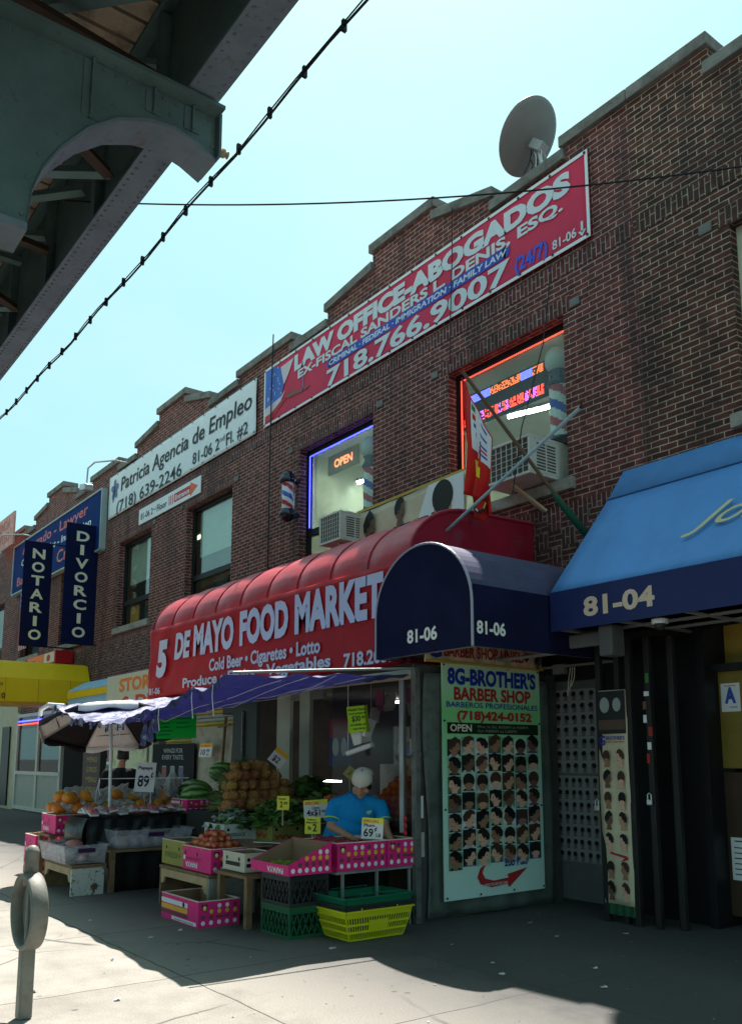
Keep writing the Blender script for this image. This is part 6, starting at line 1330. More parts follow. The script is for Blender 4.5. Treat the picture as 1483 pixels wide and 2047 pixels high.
# papayas wrapped in newspaper on the back row
PAP = fruit_mat("papaya skin", (.70,.27,.03), (.52,.14,.015), 2, .45); NEWS = mat("crumpled newsprint", (.50,.49,.47), .85, var=.15, dirt=(.3,.3,.3), dlo=.55, dhi=.62, ds=25)
def papaya():
    t = thing("papaya", (0,0,0), "ripe orange papaya half wrapped in newsprint on the back row", "papaya", "papayas wrapped in newsprint")
    b = MB(); b.lathe([(0,-.17),(.03,-.165),(.06,-.135),(.075,-.08),(.078,-.02),(.07,.05),(.055,.11),(.03,.15),(0,.16)],(0,0,0),PAP,14); b.build("fruit", t, local=True, smooth=True)
    b = MB(); vs = []
    def f(u, v):
        a = 2*math.pi*u*1.04; r = .09+.012*math.sin(u*37+v*11)+.02*math.sin(u*19)*v; z = -.03+.24*v+(.05*math.sin(a*2.0) if v < .3 else .03*math.sin(a*3)); r *= (1-.35*max(0,v-.55)); return (r*math.cos(a), r*math.sin(a), z)
    b.grid(f, 26, 8, NEWS); b.build("newsprint", t, local=True, solid=.003); return t
pa = papaya(); first = True
for lv in range(2):
    for i in range(8-lv):
        for row in range(2):
            if lv and (i+row) % 3 == 2: continue
            o = pa if first else dup(pa); first = False
            o.location = (-12.0-.2*row+R.uniform(-.03,.03), 3.9+.225*i+.1*lv+R.uniform(-.03,.03), .955+.125*lv+R.uniform(-.01,.02)); o.rotation_euler = (-1.57+R.uniform(-.3,.35), R.uniform(-.2,.2), R.uniform(-.05,.85)); k = R.uniform(.95,1.2); o.scale = (k,k,k)
            if i > 4 and lv: o.rotation_euler = (R.uniform(-.6,.2), R.uniform(-.4,.4), R.uniform(0,3)); o.location.z += .05
# wrapped cut fruit on the drape and in the bins
FILM = mat("cling film", (.62,.6,.64), .12, var=.1, spec=.8, trans=.45); FL = [mat("cut fruit "+n, c, .4) for n, c in (("pink",(.62,.14,.14)),("white",(.62,.55,.5)),("orange",(.65,.22,.05)),("red",(.45,.05,.04)))]
protos = []
for i, m in enumerate(FL):
    t = thing("fruit_tray", (0,0,0), ("pink watermelon pieces","pale coconut pieces","orange mango pieces","red fruit pieces")[i]+" in a film wrapped tray on the black drape", "tray", "film wrapped fruit trays")
    b = MB(); b.box(-.07,.07,-.045,.045,0,.02,VW); b.build("dish", t, local=True, bevel=.006)
    b = MB()
    for k in range(9): b.obox((R.uniform(-.05,.05),R.uniform(-.03,.03),.028+R.uniform(0,.012)),(.035,.03,.025),(R.uniform(-30,30),R.uniform(-30,30),R.uniform(0,90)),m)
    b.build("pieces", t, local=True)
    b = MB(); b.grid(lambda u, v: (.075*(2*u-1), .05*(2*v-1), .022+.03*math.sin(math.pi*u)**.6*math.sin(math.pi*v)**.6+.004*math.sin(u*30+v*20)), 12, 8, FILM); b.build("film", t, local=True, smooth=True); protos.append(t)
used = set()
def put_tray(loc, rot, label=None):
    k = R.choice((0,0,0,1,1,3,2)); o = protos[k] if k not in used else dup(protos[k]); used.add(k); o.location = loc; o.rotation_euler = rot; o.scale = (1.25,1.25,1.25)
for i in range(13):
    for j in range(3): put_tray((-11.12-.17*j+R.uniform(-.02,.02), 3.97+.13*i+R.uniform(-.015,.015), .885+R.uniform(0,.035)), (R.uniform(-.25,.25),R.uniform(-.25,.35),R.uniform(-.3,.3)))
for k in range(4):
    if k not in used: protos[k].location = (-11.3,4.2+.2*k,.94); used.add(k)
bag = None
def bagged(loc, m, label):
    t = thing("bagged_fruit", loc, label, "bag", "bagged fruit in the clear bins")
    b = MB(); b.ell((0,0,.05),(.085,.065,.05),m,10,7,wob=.06); b.build("fruit", t, local=True, smooth=True); b = MB(); b.ell((0,0,.055),(.1,.075,.062),FILM,12,8,wob=.08); b.build("bag", t, local=True); return t
bp = [bagged((-11.4,3.6,.37),FL[0],"pink fruit in a clear bag inside the front plastic bin"), bagged((-10.8,4.3,.52),FL[1],"pale fruit in a clear bag inside the longer plastic bin")]
for i in range(6):
    for j in range(3): dup(bp[(i+j) % 2], loc=(-11.45+.15*i,3.58+.14*j,.37+.05*((i+j)%2)), rot=(0,0,R.uniform(0,3)), label="fruit in a clear bag inside the plastic bin on the peeling bench")
for i in range(6):
    for j in range(2): dup(bp[(i) % 2], loc=(-10.88+.16*j,4.22+.15*i,.52), rot=(0,0,R.uniform(0,3)), label="fruit in a clear bag inside the longer plastic bin")
b = MB(); b.ell((-11.0,3.72,.56),(.15,.1,.05),mat("red white wrapper", (.5,.2,.17), .4, var=.5, vs=20),14,8); tag(b.build("wrapped_parcel", smooth=True), "red and white wrapped parcel on top of the front plastic bin", "parcel")
# leafy vegetables
GL2 = [mat("leaf "+n, c, .6, var=.35, vs=20) for n, c in (("mid",(.085,.18,.03)),("dark",(.04,.085,.022)),("pale",(.2,.28,.08)))]
def greens(name, label, c, e, n, size=(.05,.1), film=0):
    b = MB(); r = random.Random(len(name)+n)
    for k in range(n):
        p = Vector((c[0]+r.gauss(0,e[0]*.45), c[1]+r.gauss(0,e[1]*.45), 0)); d = ((p.x-c[0])/e[0])**2+((p.y-c[1])/e[1])**2; p.z = c[2]+e[2]*max(0,1-d)*r.random()**.5
        l = r.uniform(*size); w = l*.45; q = Matrix.Rotation(r.uniform(0,6.3),3,'Z') @ Matrix.Rotation(r.uniform(-.9,.9),3,'X') @ Matrix.Rotation(r.uniform(-.6,.6),3,'Y')
        b.add([p+q @ Vector(v) for v in ((-l,0,0),(-l*.3,-w,.01),(l*.6,-w*.7,.015),(l,0,-.01),(l*.6,w*.7,.015),(-l*.3,w,.01))],[(0,1,2,3,4,5)],r.choice(GL2) if film == 0 or k % 3 else FILM)
    return tag(b.build(name), label, "vegetables", None, 'stuff')
greens("leafy_greens","bagged green vegetables heaped in the white carton",(-9.55,5.1,.80),(.26,.22,.2),320,film=1)
greens("leafy_vegetables","dark leafy bunches heaped on the olive cartons",(-9.2,5.6,.85),(.34,.42,.26),520,(.06,.13))
greens("pineapple_tops","dark tangle of leaves behind the pineapples",(-10.0,6.5,1.0),(.5,.3,.35),380,(.08,.16))
# ================================================================ PRICE CARDS
YC = mat("yellow card", (.82,.70,.06), .6, var=.05); OC = mat("orange card", (.85,.42,.03), .6, var=.05); WC = mat("white card", (.72,.66,.66), .6, var=.05); LGC = mat("lime card", (.42,.66,.02), .6); GC = mat("green paper", (.0,.42,.04), .6, var=.08); MK = mat("marker ink", (.012,.012,.03), .5); PKI = mat("pink ink", (.75,.05,.15), .5)
def card(c, w, h, base, label, lines, tilt=0, stick=0, top=None, az=53.1, name="price_card", lean=8):
    t = thing(name, c, label, "price card"); u = Vector((math.cos(rad(az)),math.sin(rad(az)),0)); n = Vector((math.sin(rad(az)),-math.cos(rad(az)),0)); v0 = Vector((0,0,1))*math.cos(rad(lean))-n*math.sin(rad(lean))
    U = u*math.cos(rad(tilt))+v0*math.sin(rad(tilt)); V = v0*math.cos(rad(tilt))-u*math.sin(rad(tilt)); O = Vector(c)-U*w/2-V*h/2; N = U.cross(V)
    b = MB(); b.obox(Vector(c)-N*.002, (w,h,.003), Matrix((U,V,N)).transposed(), base); b.build("card", t)
    b = MB().plane(O,U,V)
    if top: b.rect(.0,h*.72,w,h,top); b.rect(w*.0,h*.0,w,h*.72,WC)
    for st, x, z, ww, hh, m in lines:
        if st == '|': b.line([(x*w,z*h),(ww*w,hh*h)],.008,m,1)
        else: b.text(st,x*w,z*h,ww*w,hh*h,m,bold=.02,l=2)
    b.build("marker_lettering", t)
    if stick: b = MB(); b.box(c[0]-.012-.03,c[0]+.012-.03,c[1]+.012,c[1]+.018,c[2]-stick,c[2],WOODP); b.build("stick", t)
card((-11.6,4.85,1.34),.27,.40,WC,"tall white card with Papaya and 89 cents handwritten",[("Papaya",.12,.76,.72,.11,MK),("89",.14,.18,.58,.36,MK),("¢",.78,.5,.12,.2,MK)],tilt=-2,stick=.45)
card((-14.9,7.38,1.74),.40,.25,OC,"orange and white card reading 10.99 on the leaning wall board",[("Sp. Melon",.1,.76,.7,.12,PKI),("10",.15,.15,.35,.4,MK),("99",.6,.35,.22,.2,MK),("EA",.62,.1,.2,.12,MK)],top=OC,az=8)
card((-10.0,6.0,1.60),.21,.21,WC,"tilted orange and white card standing above the pineapples",[("$2",.2,.18,.5,.35,MK)],tilt=-38,stick=.35,top=OC)
card((-8.6,5.23,1.10),.135,.155,YC,"small yellow card reading 2.99 over the leafy vegetables",[("Green",.12,.74,.6,.13,MK),("2",.25,.2,.2,.4,MK),(".99",.5,.38,.35,.2,MK)],stick=.25)
card((-8.3,5.47,1.04),.27,.2,WC,"special offer card reading 4 for 1 above the yellow card",[("SPECIAL",.06,.75,.6,.16,PKI),("Limo",.35,.5,.3,.14,MK),("4x$1",.12,.15,.55,.32,MK),("00",.72,.3,.18,.12,MK)],tilt=4,top=YC,stick=.4)
card((-7.9,5.17,.90),.165,.175,YC,"yellow card reading 2 on a brown stick beside the man in blue",[("Yellow",.1,.78,.6,.1,MK),("Plantain",.1,.62,.7,.1,MK),("2",.5,.15,.25,.42,MK),("lb",.2,.25,.2,.2,MK)],stick=.25)
card((-8.81,6.3,1.42),.125,.135,YC,"diamond tilted yellow card behind the man's shoulder",[("2",.35,.3,.3,.4,MK)],tilt=-40,stick=.4)
card((-6.98,5.26,.92),.21,.20,WC,"special plum card reading 69 cents in front of the man in blue",[("SPECIAL",.06,.78,.75,.13,PKI),("Plum",.1,.58,.5,.14,MK),("69",.1,.12,.45,.36,MK),("¢",.6,.4,.12,.2,MK),("LB",.68,.12,.22,.15,MK)],tilt=-3,top=YC)
card((-8.05,6.55,1.50),.13,.19,OC,"orange card behind the plastic sheet over the oranges",[("13",.25,.3,.5,.3,MK)],top=None,stick=.4)
card((-7.77,5.66,2.02),.225,.29,LGC,"lime green handwritten card reading 30 dollars hanging from the vestibule header",[("Nescafe Clasico",.06,.82,.85,.09,MK),("con la compra de",.06,.68,.85,.08,MK),("$30",.2,.42,.42,.2,MK),("00",.68,.5,.15,.1,MK),("se regala un",.1,.25,.75,.08,MK),("vaso de te",.2,.1,.6,.08,MK)],tilt=6,name="hanging_notice")
card((-10.32,4.7,1.99),.50,.30,GC,"bright green handwritten paper sheet hanging under the tarp",[("lista de precios",.04,.78,.35,.06,MK),("frutas frescas",.04,.62,.3,.06,MK),("vegetales",.04,.46,.28,.06,MK),("todos los dias",.04,.3,.36,.06,MK),("abierto",.04,.14,.3,.06,MK),("ofertas de hoy",.5,.8,.38,.06,MK),("mangos",.5,.62,.3,.06,MK),("uvas y melon",.5,.44,.36,.06,MK)],tilt=2,name="hanging_notice")
b = MB(); b.tube([(-11.75,5.0,2.2),(-11.75,5.0,.9)],.009,VW,6); tag(b.build("tarp_pole"), "thin white upright pole beside the green paper sheet", "pole")
t = thing("paper_roll", (-7.74,5.66,1.62), "white cardboard roll hanging on strings below the lime green card", "paper roll")
b = MB(); b.tube([(-7.87,5.58,1.645),(-7.62,5.76,1.745)],.028,WC,12); b.build("roll", t); b = MB(); b.tube([(-7.64,5.74,1.74),(-7.64,5.74,2.4)],.003,VW,4); b.build("string", t); b = MB(); b.tube([(-7.86,5.59,1.65),(-7.86,5.59,2.4)],.003,VW,4); b.build("string", t)
b = MB(); b.obox((-7.8,5.72,1.83),(.2,.004,.15),(0,-15,53),WC); b.obox((-7.7,5.76,1.92),(.1,.004,.2),(0,20,53),VW); tag(b.build("torn_paper"), "torn white paper hanging behind the lime green card", "paper")
b = MB(); t = thing("crisp_packets", (-7.5,5.9,2.2), "pink and silver snack packets hanging inside the plastic sheet", "packets")
for k in range(14): b = MB(); b.obox((-8.1+.09*k+R.uniform(-.02,.02),6.0+R.uniform(0,.2),2.2+R.uniform(-.12,.12)),(.11,.02,.17),(R.uniform(-8,8),R.uniform(-12,12),R.uniform(20,60)),GOODS[6] if k % 2 else GOODS[4]); b.build("packet", t)
t = thing("red_trinkets", (-6.95,5.64,.95), "small red charms hanging on the corner post", "charms"); 
for z in (.86,.93,1.0): b = MB(); b.ell((-6.93,5.63,z),(.022,.02,.03),REDI,8,6); b.build("charm", t)
# ================================================================ UMBRELLA
def umbrella():
    C = Vector((-11.95,4.45,2.31)); tl = Matrix.Rotation(rad(-17),3,Vector((.18,.98,0))); RR, HH = .97, .29
    t = thing("market_umbrella", (-11.75,4.25,.6), "tilted market umbrella with alternating white and dark panels under the tarp", "umbrella")
    UW = mat("umbrella white", (.78,.76,.76), .6, var=.08); UM = mat("umbrella maroon black", (.018,.013,.018), .6, var=.25); UL = mat("umbrella script", (.28,.03,.05), .5)
    def cv(a, k): 
        sag_ = 1-.06*math.sin((a % (math.pi/4))/(math.pi/4)*math.pi)*k
        r = RR*k*sag_; return C+tl @ Vector((r*math.cos(a), r*math.sin(a), -HH*k**1.6))
    for i in range(8):
        a0 = i*math.pi/4; b = MB(); b.grid(lambda u, v: cv(a0+u*math.pi/4, v), 8, 8, UW if i % 2 else UM)
        b.grid(lambda u, v: cv(a0+u*math.pi/4, 1)+Vector((0,0,-.07*v*(1+.3*math.sin(u*9)))), 8, 1, UW if i % 2 else UM)
        o = b.build("panel", t, smooth=True, solid=.004)
        b = MB(); b.tube([cv(a0,k/6)-Vector((0,0,.012)) for k in range(7)],.007,ALU,5); b.build("rib", t)
        if i % 2:
            am = a0+math.pi/8; p = cv(am,.66); e = (cv(am,.75)-cv(am,.55)).normalized(); s = Vector((-math.sin(am),math.cos(am),0)); s = tl @ s; n = s.cross(e)
            if n.z > 0: s = -s
            b = MB().plane(p+s*.27, -s, -e); b.text("Victoria",.0,-.04,.54,.13,UL,bold=.0,shear=.3,l=-14); b.add([q-tl @ Vector((0,0,.012)) for q in (p+s*.25+e*.09,p-s*.3+e*.07,p-s*.3+e*.085,p+s*.1+e*.1)],[(0,1,2,3)],UL); b.build("script_lettering", o)
    b = MB(); b.tube([C, (-11.72,4.2,1.95) if False else C+tl @ Vector((0,0,-.6)), (-11.72,4.42,.62)],.022,WHITEP,10); b.build("pole", t)
    b = MB(); b.tube([C+tl @ Vector((0,0,-.02)), C+tl @ Vector((0,0,.06))],.02,WHITEP,8); b.build("finial", t)
    b = MB(); q = Vector((-11.85,4.33,1.3)); b.tube([q+Vector((0,0,.02)),q+Vector((.6,1.0,.03))],.006,VW,5); b.tube([q+Vector((.03,-.03,.03)),q+Vector((.05,-.05,-.12)),q+Vector((.1,-.04,-.2))],.006,VW,5); b.tube([q+Vector((.03,-.03,.03)),q+Vector((-.03,-.05,-.15)),q+Vector((-.05,-.05,-.3))],.006,VW,5); b.build("cord", t)
    b = MB(); b.tube([Vector((-11.81,4.345,.9)),Vector((-11.805,4.347,.95))],.024,REDI,10); b.build("red_tape", t)
umbrella()
# ================================================================ PARKING METER POST
t = thing("meter_rack", (-5.9,1.73,0), "grey cast metal meter post with a thick round bicycle ring on the sunny pavement", "bicycle rack")
CAST = mat("cast grey metal", (.21,.205,.18), .55, metal=.15, var=.2, vs=6, dirt=(.13,.12,.10), dlo=.52, dhi=.72, ds=8, bump=.1, bs=60)
b = MB(); b.box(-5.943,-5.857,1.69,1.775,0,.44,CAST); b.build("lower_post", t, bevel=.012)
b = MB(); b.lathe([(.044,.80),(.044,1.0),(.046,1.003),(.046,1.012),(.042,1.018),(.035,1.035),(.018,1.047),(0,1.05)],(-5.9,1.73,0),CAST,24); b.build("capped_top", t, smooth=True)
b = MB(); zc = .645; ro, ri, hwid = .235, .212, .052
prof = [(ri,-hwid),(ri-.012,-hwid*.6),(ri-.02,0),(ri-.012,hwid*.6),(ri,hwid),(ro-.006,hwid),(ro,hwid-.01),(ro+.004,0),(ro,-hwid+.01),(ro-.006,-hwid)]
n = 48; vs = []; fs = []; m_ = len(prof)
for k in range(n):
    a = 2*math.pi*k/n
    for r, h in prof: vs.append((-5.9+r*math.cos(a),1.73+h,zc+r*math.sin(a)))
for k in range(n):
    for j in range(m_): fs.append((k*m_+j,k*m_+(j+1) % m_,((k+1) % n)*m_+(j+1) % m_,((k+1) % n)*m_+j))
b.add(vs, fs, CAST); b.build("ring", t, smooth=True)
b = MB(); b.lathe([(0,.022),(.08,.024),(.15,.018),(.195,.002),(.205,-.01),(.205,.014),(.15,.03),(0,.036)][::-1], (-5.9,1.745,zc), CAST, 36, axis='Y'); b.build("dished_plate", t, smooth=True)
b = MB(); b.box(-5.925,-5.875,1.712,1.748,.44,.81,CAST); b.build("inner_post", t, bevel=.008)
b = MB(); b.lathe([(.006,0),(.006,.004)],(-5.858,1.70,.84),BLACKP,8,axis='X'); b.build("bolt", t)
# ================================================================ LITTER
lit = [mat("litter "+n, c, .7) for n, c in (("white",(.6,.6,.58)),("blue",(.12,.14,.5)),("tan",(.4,.3,.2)),("pink",(.55,.2,.25)))]
spots = [(-5.95,2.35,0,"white wrapper with red edge"),(-6.5,1.95,0,"white paper scrap"),(-7.1,2.75,1,"blue paper scrap"),(-6.4,1.65,2,"dark flattened scrap"),(-7.75,3.35,0,"crumpled white tissue"),(-6.4,4.4,0,"torn paper"),(-5.2,5.1,0,"white cup lid scrap"),(-5.6,6.3,0,"paper strip"),(-5.3,6.9,0,"small white scrap"),(-4.9,4.9,0,"bright bottle cap"),(-4.6,5.6,0,"white ticket"),(-6.2,6.6,3,"pink scrap"),(-4.2,5.2,0,"torn receipt"),(-5.9,5.3,2,"tan leaf scrap"),(-7.9,3.7,0,"clear bag scrap"),(-8.9,3.2,0,"white scrap")]
pl_ = ["in the sun beyond the meter post","left of the meter post","in the sun near the shadow edge","near the left frame edge beside the meter post","under the striped carton","in front of the baskets","in the shade mid pavement","before the steel door","below the narrow haircut banner","alone in the dark foreground","near the right frame edge","beside the poster foot","at the lower right of the pavement","near the corner post foot","touching the striped carton","by the peeling bench"]
for (x, y, k, nm), pl2 in zip(spots, pl_):
    s = R.uniform(.016,.042); b = MB(); a = R.uniform(0,180); b.obox((x,y,.008),(s*1.6,s,.002),(R.uniform(-6,6),R.uniform(-6,6),a),lit[k]); b.obox((x+s*.4,y+s*.2,.014),(s*.8,s*.8,.002),(R.uniform(-25,25),R.uniform(-25,25),a+20),lit[k]); tag(b.build("litter"), nm+" lying "+pl2, "litter")
rb = random.Random(4); b = MB()
for k in range(420):
    x, y = rb.uniform(-9,-2), 2.2+5.6*rb.random()**.7; s = rb.uniform(.004,.012); a = rb.uniform(0,3); b.add([(x+s*math.cos(a+q),y+s*math.sin(a+q)*rb.uniform(.5,1),.005+.001*q) for q in (0,1.7,3.3,4.9)],[(0,1,2,3)],rb.choice(lit[:1]+[KRAFT,TILE[1]]))
tag(b.build("pavement_grit"), kind='stuff', label="tiny specks of paper and grit on the pavement")
# ================================================================ PEOPLE
SK = mat("warm brown skin", (.42,.21,.135), .55, var=.1, vs=20); SHB = mat("bright blue polo cotton", (.006,.21,.50), .8, var=.16, vs=6, bump=.55, bs=9); CAPM = mat("beige cap cotton", (.55,.48,.42), .85, var=.08, vs=20, bump=.1, bs=200); TRS = mat("dark trousers", (.02,.022,.03), .85, var=.2); HRB = mat("black hair", (.012,.010,.010), .6); LIMEP = mat("lime piping", (.5,.7,.08), .6); SHOE = mat("dark shoe leather", (.02,.018,.016), .5)
def hand(shapes, w, tip, side, out, curl, s=1.0):
    """palm plus five bent fingers grown from the wrist w towards tip"""
    w, d = Vector(w), (Vector(tip)-Vector(w)).normalized(); sd = Vector(side).normalized(); o = Vector(out).normalized()
    shapes.append(('c', w, .026*s, w+d*.075*s, .034*s)); shapes.append(('c', w+d*.03*s-sd*.02*s, .022*s, w+d*.08*s-sd*.025*s, .020*s)); shapes.append(('c', w+d*.03*s+sd*.02*s, .022*s, w+d*.08*s+sd*.025*s, .020*s))
    for k, (off, l) in enumerate(((-.034,.062),(-.012,.075),(.011,.072),(.033,.055))):
        a = w+d*.085*s+sd*off*s; b_ = a+(d+o*curl*.4).normalized()*l*.55*s; c_ = b_+(d+o*curl*1.3).normalized()*l*.5*s
        shapes.append(('c', a, .0105*s, b_, .0095*s)); shapes.append(('c', b_, .0095*s, c_, .008*s))
    a = w+d*.03*s-sd*.03*s; b_ = a+(d*.6-sd*.8+o*.3).normalized()*.045*s; c_ = b_+(d+o*.4).normalized()*.035*s
    shapes.append(('c', a, .014*s, b_, .012*s)); shapes.append(('c', b_, .012*s, c_, .009*s))
def LV(x, y, z): return Vector((x, y, z))
# ---- man in blue: local x = to the right along the counter, -y = towards the customer, leaning over
pm_ = thing("person", (-7.57,5.56,0), "man in bright blue polo shirt and beige cap leaning over the plum carton", "person", rz=53.1)
hd = LV(.01,-.17,1.355); tiltm = Matrix.Rotation(rad(38),3,'X') @ Matrix.Rotation(rad(-12),3,'Z')
HS = 1.12
def H(x, y, z): return hd+tiltm @ (LV(x, y, z)*HS)
def HE(c, r): return ('e', c, tuple(k*HS for k in r), tiltm)
sh = [HE(hd,(.082,.098,.118)),HE(H(0,-.035,-.065),(.064,.062,.062)),('c',H(0,.02,-.07),.058,LV(-.05,.02,1.2),.068),('c',H(0,-.098,.012),.013,H(0,-.118,-.03),.019),HE(H(.016,-.108,-.034),(.012,.012,.010)),HE(H(-.016,-.108,-.034),(.012,.012,.010)),HE(H(0,-.092,-.072),(.03,.018,.011)),HE(H(0,-.08,-.105),(.03,.026,.02)),HE(H(.083,.01,-.01),(.014,.026,.036)),HE(H(-.083,.01,-.01),(.014,.026,.036)),HE(H(.05,-.065,-.04),(.03,.03,.03)),HE(H(-.05,-.065,-.04),(.03,.03,.03))]
EL_, WL_ = LV(-.31,-.10,.90), LV(-.09,-.30,.80); ER_, WR_ = LV(.245,-.15,.89), LV(.30,-.33,.79)
SL_, SR_ = LV(-.275,.0,1.105), LV(.205,-.03,1.095)
sh += [('c',SL_,.062,EL_,.05),('c',EL_,.048,WL_,.030),('c',SR_,.062,ER_,.05),('c',ER_,.048,WR_,.030),('c',LV(-.22,.1,.78),.15,LV(-.05,.02,1.1),.14),('c',SL_,.07,SR_,.07),('c',LV(-.05,.03,1.15),.09,LV(-.05,.02,1.2),.07)]
for sx in (-1,1): sh += [('c',LV(-.16+sx*.1,.1,.8),.11,LV(-.15+sx*.13,.06,.46),.07),('c',LV(-.15+sx*.13,.06,.46),.068,LV(-.15+sx*.13,.1,.1),.045),('c',LV(-.15+sx*.13,.12,.05),.045,LV(-.15+sx*.14,-.06,.04),.038)]
hand(sh, WL_, WL_+LV(.1,-.09,-.08), (.5,.6,0), (0,0,-1), .9); hand(sh, WR_, WR_+LV(.03,-.1,-.09), (-1,0,.1), (0,0,-1), .9)
fuse("body", sh, SK, .0085, 3, pm_, local=True)
shirt = [('c',LV(-.24,.1,.74),.185,LV(-.15,.06,.96),.185),('c',LV(-.15,.06,.96),.178,LV(-.05,.01,1.10),.16),('c',SL_+LV(.02,0,0),.088,LV(-.05,0,1.16),.1),('c',SR_-LV(.02,0,0),.088,LV(-.05,0,1.16),.1),('c',SL_,.085,LV(-.305,-.06,.985),.082),('c',SR_,.085,LV(.232,-.085,.98),.08),('c',LV(-.05,.04,1.13),.12,LV(-.048,.02,1.19),.085),('e',LV(-.06,-.05,1.0),(.19,.12,.13)),('e',LV(-.15,-.06,.85),(.19,.13,.13))]
fuse("polo_shirt", shirt, SHB, .011, 5, pm_, local=True)
b = MB(); cc = LV(-.046,.01,1.215); b.tube([cc+LV(.085*math.cos(a),.075*math.sin(a)-.01,.022*math.sin(a)+.01) for a in [2*math.pi*k/20 for k in range(21)]],.02,SHB,8); b.build("collar", pm_, local=True, smooth=True)
b = MB(); b.tube([cc+LV(.1*math.cos(a),.09*math.sin(a)-.01,.024*math.sin(a)+.012) for a in [2*math.pi*k/20 for k in range(21)]],.006,LIMEP,6)
for c0, ax, r in ((LV(-.305,-.066,.965),(EL_-SL_),.084),(LV(.234,-.095,.955),(ER_-SR_),.082)):
    q = ax.normalized().to_track_quat('Z','Y').to_matrix(); b.tube([c0+q @ LV(r*math.cos(a),r*math.sin(a),0) for a in [2*math.pi*k/20 for k in range(21)]],.007,LIMEP,6)
b.build("piping", pm_, local=True)
b = MB().plane((.055,-.178,1.03),(1,0,0),(0,0,1)); b.text("NT",0,0,.055,.032,LIMEP,bold=.04,shear=.3,l=4); b.build("chest_emblem", pm_, local=True)
fuse("trousers", [('c',LV(-.17,.11,.80),.165,LV(-.17,.11,.70),.165)]+[q for sx in (-1,1) for q in (('c',LV(-.16+sx*.1,.1,.75),.118,LV(-.15+sx*.13,.06,.46),.085),('c',LV(-.15+sx*.13,.06,.46),.085,LV(-.15+sx*.13,.1,.1),.07))], TRS, .014, 3, pm_, local=True)
for sx in (-1,1): fuse("shoe", [('c',LV(-.15+sx*.13,.14,.045),.05,LV(-.15+sx*.145,-.08,.035),.042)], SHOE, .012, 2, pm_, local=True)
b = MB(); n = 22; vs = []
def capf(u, v): a = 2*math.pi*u; ph = v*math.pi/2; return H(.094*math.cos(a)*math.cos(ph)**.7, .112*math.sin(a)*math.cos(ph)**.7-.0, .022+.108*math.sin(ph))
b.grid(capf, 28, 10, CAPM); b.build("cap_crown", pm_, local=True, smooth=True, solid=.006)
b = MB(); b.grid(lambda u, v: H(.085*math.cos(math.pi*u)*(1-.12*v), .10+.085*v*math.sin(math.pi*u)**.8+.012*math.sin(math.pi*u), .025-.018*v), 16, 5, CAPM); b.ell(H(0,0,.131),(.009,.009,.006),INK,8,5); b.build("cap_peak", pm_, local=True, smooth=True, solid=.005)
b = MB(); b.box(-.004,.004,-.004,.004,0,.0,VW); b.obox(H(0,-.113,.03),(.03,.004,.012),tiltm,VW); b.build("cap_badge", pm_, local=True)
b = MB()
for sx in (-1,1): b.ell(H(sx*.03,-.089,.006),(.012,.008,.006),VW,8,6,tiltm); b.ell(H(sx*.03,-.096,.005),(.006,.004,.006),INK,8,6,tiltm); b.obox(H(sx*.032,-.095,.028),(.032,.006,.007),tiltm,HRB)
b.obox(H(0,-.108,-.072),(.04,.004,.004),tiltm,mat("lip shade", (.16,.06,.05), .6)); b.build("eyes_and_brows", pm_, local=True)
b = MB(); b.grid(lambda u, v: H(.088*math.cos(math.pi*(u*1.5-.25)), .103*math.sin(math.pi*(u*1.5-.25)), .03-.075*v), 20, 4, HRB); b.build("hair", pm_, local=True, smooth=True, solid=.006)
# ---- man in black walking away behind the papayas (local x = right, y = away)
pb = thing("person", (-12.9,5.0,0), "man in black tee shirt, black cap and white apron, back turned behind the papayas", "person", rz=62)
hd = LV(.03,.02,1.645)
sh = [('e',hd,(.078,.095,.115)),('c',LV(.015,.02,1.52),.055,LV(0,.0,1.40),.06),('e',LV(.02,.115,1.62),(.014,.02,.02)),('e',LV(.099,.02,1.62),(.012,.022,.032)),('e',LV(-.059,.02,1.62),(.012,.022,.032)),('c',LV(0,0,1.0),.145,LV(0,0,1.3),.15),('c',LV(-.17,0,1.37),.065,LV(.17,0,1.37),.065),
      ('c',LV(-.2,0,1.37),.058,LV(-.27,.0,1.1),.046),('c',LV(-.27,.0,1.1),.044,LV(-.26,.12,.88),.030),('c',LV(.2,0,1.37),.058,LV(.27,.02,1.1),.046),('c',LV(.27,.02,1.1),.044,LV(.22,.2,.92),.030)]
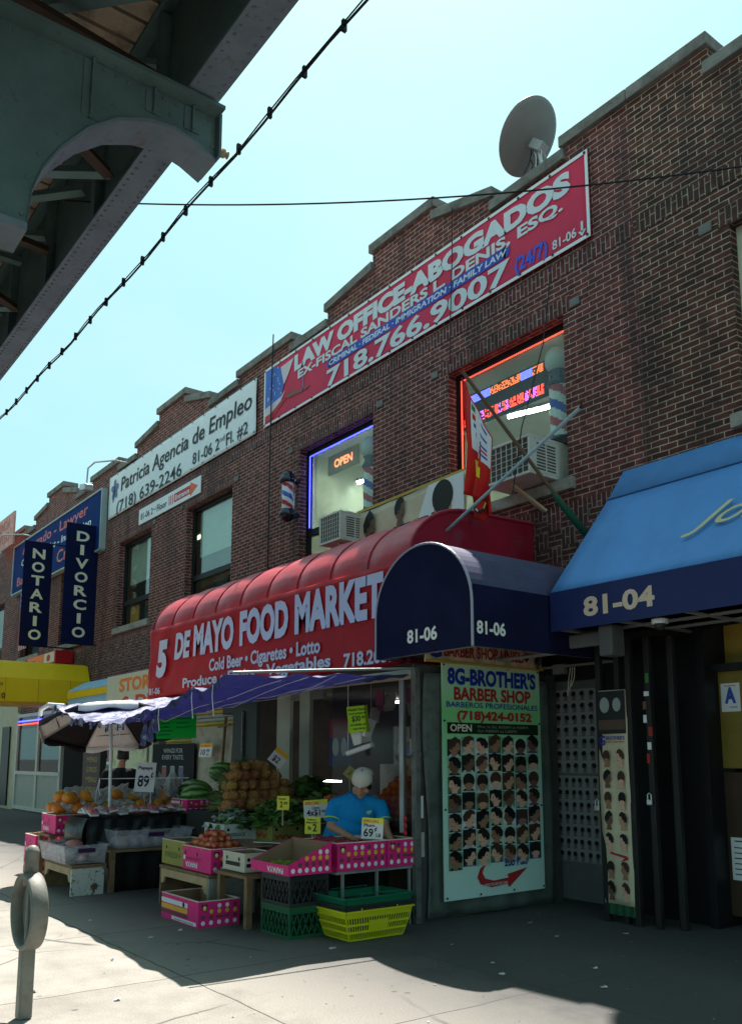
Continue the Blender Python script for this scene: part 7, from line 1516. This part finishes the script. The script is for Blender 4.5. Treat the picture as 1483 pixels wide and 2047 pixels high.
for sx in (-1,1): sh += [('c',LV(sx*.09,0,.95),.1,LV(sx*.1,.02,.5),.065),('c',LV(sx*.1,.02,.5),.062,LV(sx*.1,-.02,.1),.042),('c',LV(sx*.1,-.03,.045),.042,LV(sx*.11,.13,.04),.035)]
hand(sh, LV(-.26,.12,.88), LV(-.25,.18,.78), (0,1,0), (1,0,0), .6); hand(sh, LV(.22,.2,.92), LV(.19,.28,.86), (0,0,1), (-1,0,0), .6)
fuse("body", sh, SK, .0095, 3, pb, local=True)
BT = mat("black tee cotton", (.010,.010,.012), .9, var=.2)
fuse("tee_shirt", [('c',LV(0,0,.98),.165,LV(0,0,1.3),.172),('c',LV(-.17,0,1.365),.085,LV(.17,0,1.365),.085),('c',LV(-.19,0,1.36),.08,LV(-.25,0,1.16),.072),('c',LV(.19,0,1.36),.08,LV(.255,.01,1.16),.072),('e',LV(.0,0,1.2),(.205,.15,.25))], BT, .012, 4, pb, local=True)
fuse("trousers", [('c',LV(0,0,.97),.155,LV(0,0,.88),.155)]+[q for sx in (-1,1) for q in (('c',LV(sx*.09,0,.92),.112,LV(sx*.1,.02,.5),.08),('c',LV(sx*.1,.02,.5),.08,LV(sx*.1,-.02,.1),.065))], TRS, .014, 3, pb, local=True)
for sx in (-1,1): fuse("shoe", [('c',LV(sx*.1,-.05,.045),.048,LV(sx*.115,.16,.035),.04)], SHOE, .012, 2, pb, local=True)
fuse("apron", [('c',LV(0,-.0,1.0),.176,LV(0,-.0,.72),.19)], mat("white apron cotton", (.62,.62,.66), .85, var=.08), .014, 3, pb, local=True)
b = MB(); b.grid(lambda u, v: hd+LV(.083*math.cos(2*math.pi*u)*math.cos(v*math.pi/2)**.6,.1*math.sin(2*math.pi*u)*math.cos(v*math.pi/2)**.6,.02+.1*math.sin(v*math.pi/2)), 24, 8, BT); b.grid(lambda u, v: hd+LV(.07*math.cos(math.pi*u),.085+.07*v*math.sin(math.pi*u),.03-.01*v), 12, 4, BT); b.build("cap", pb, local=True, smooth=True, solid=.006)
b = MB(); b.grid(lambda u, v: hd+LV(.083*math.cos(math.pi*(1+u)),.1*math.sin(math.pi*(1+u))*1.0,.03-.1*v), 18, 4, HRB); b.build("hair", pb, local=True, smooth=True, solid=.005)
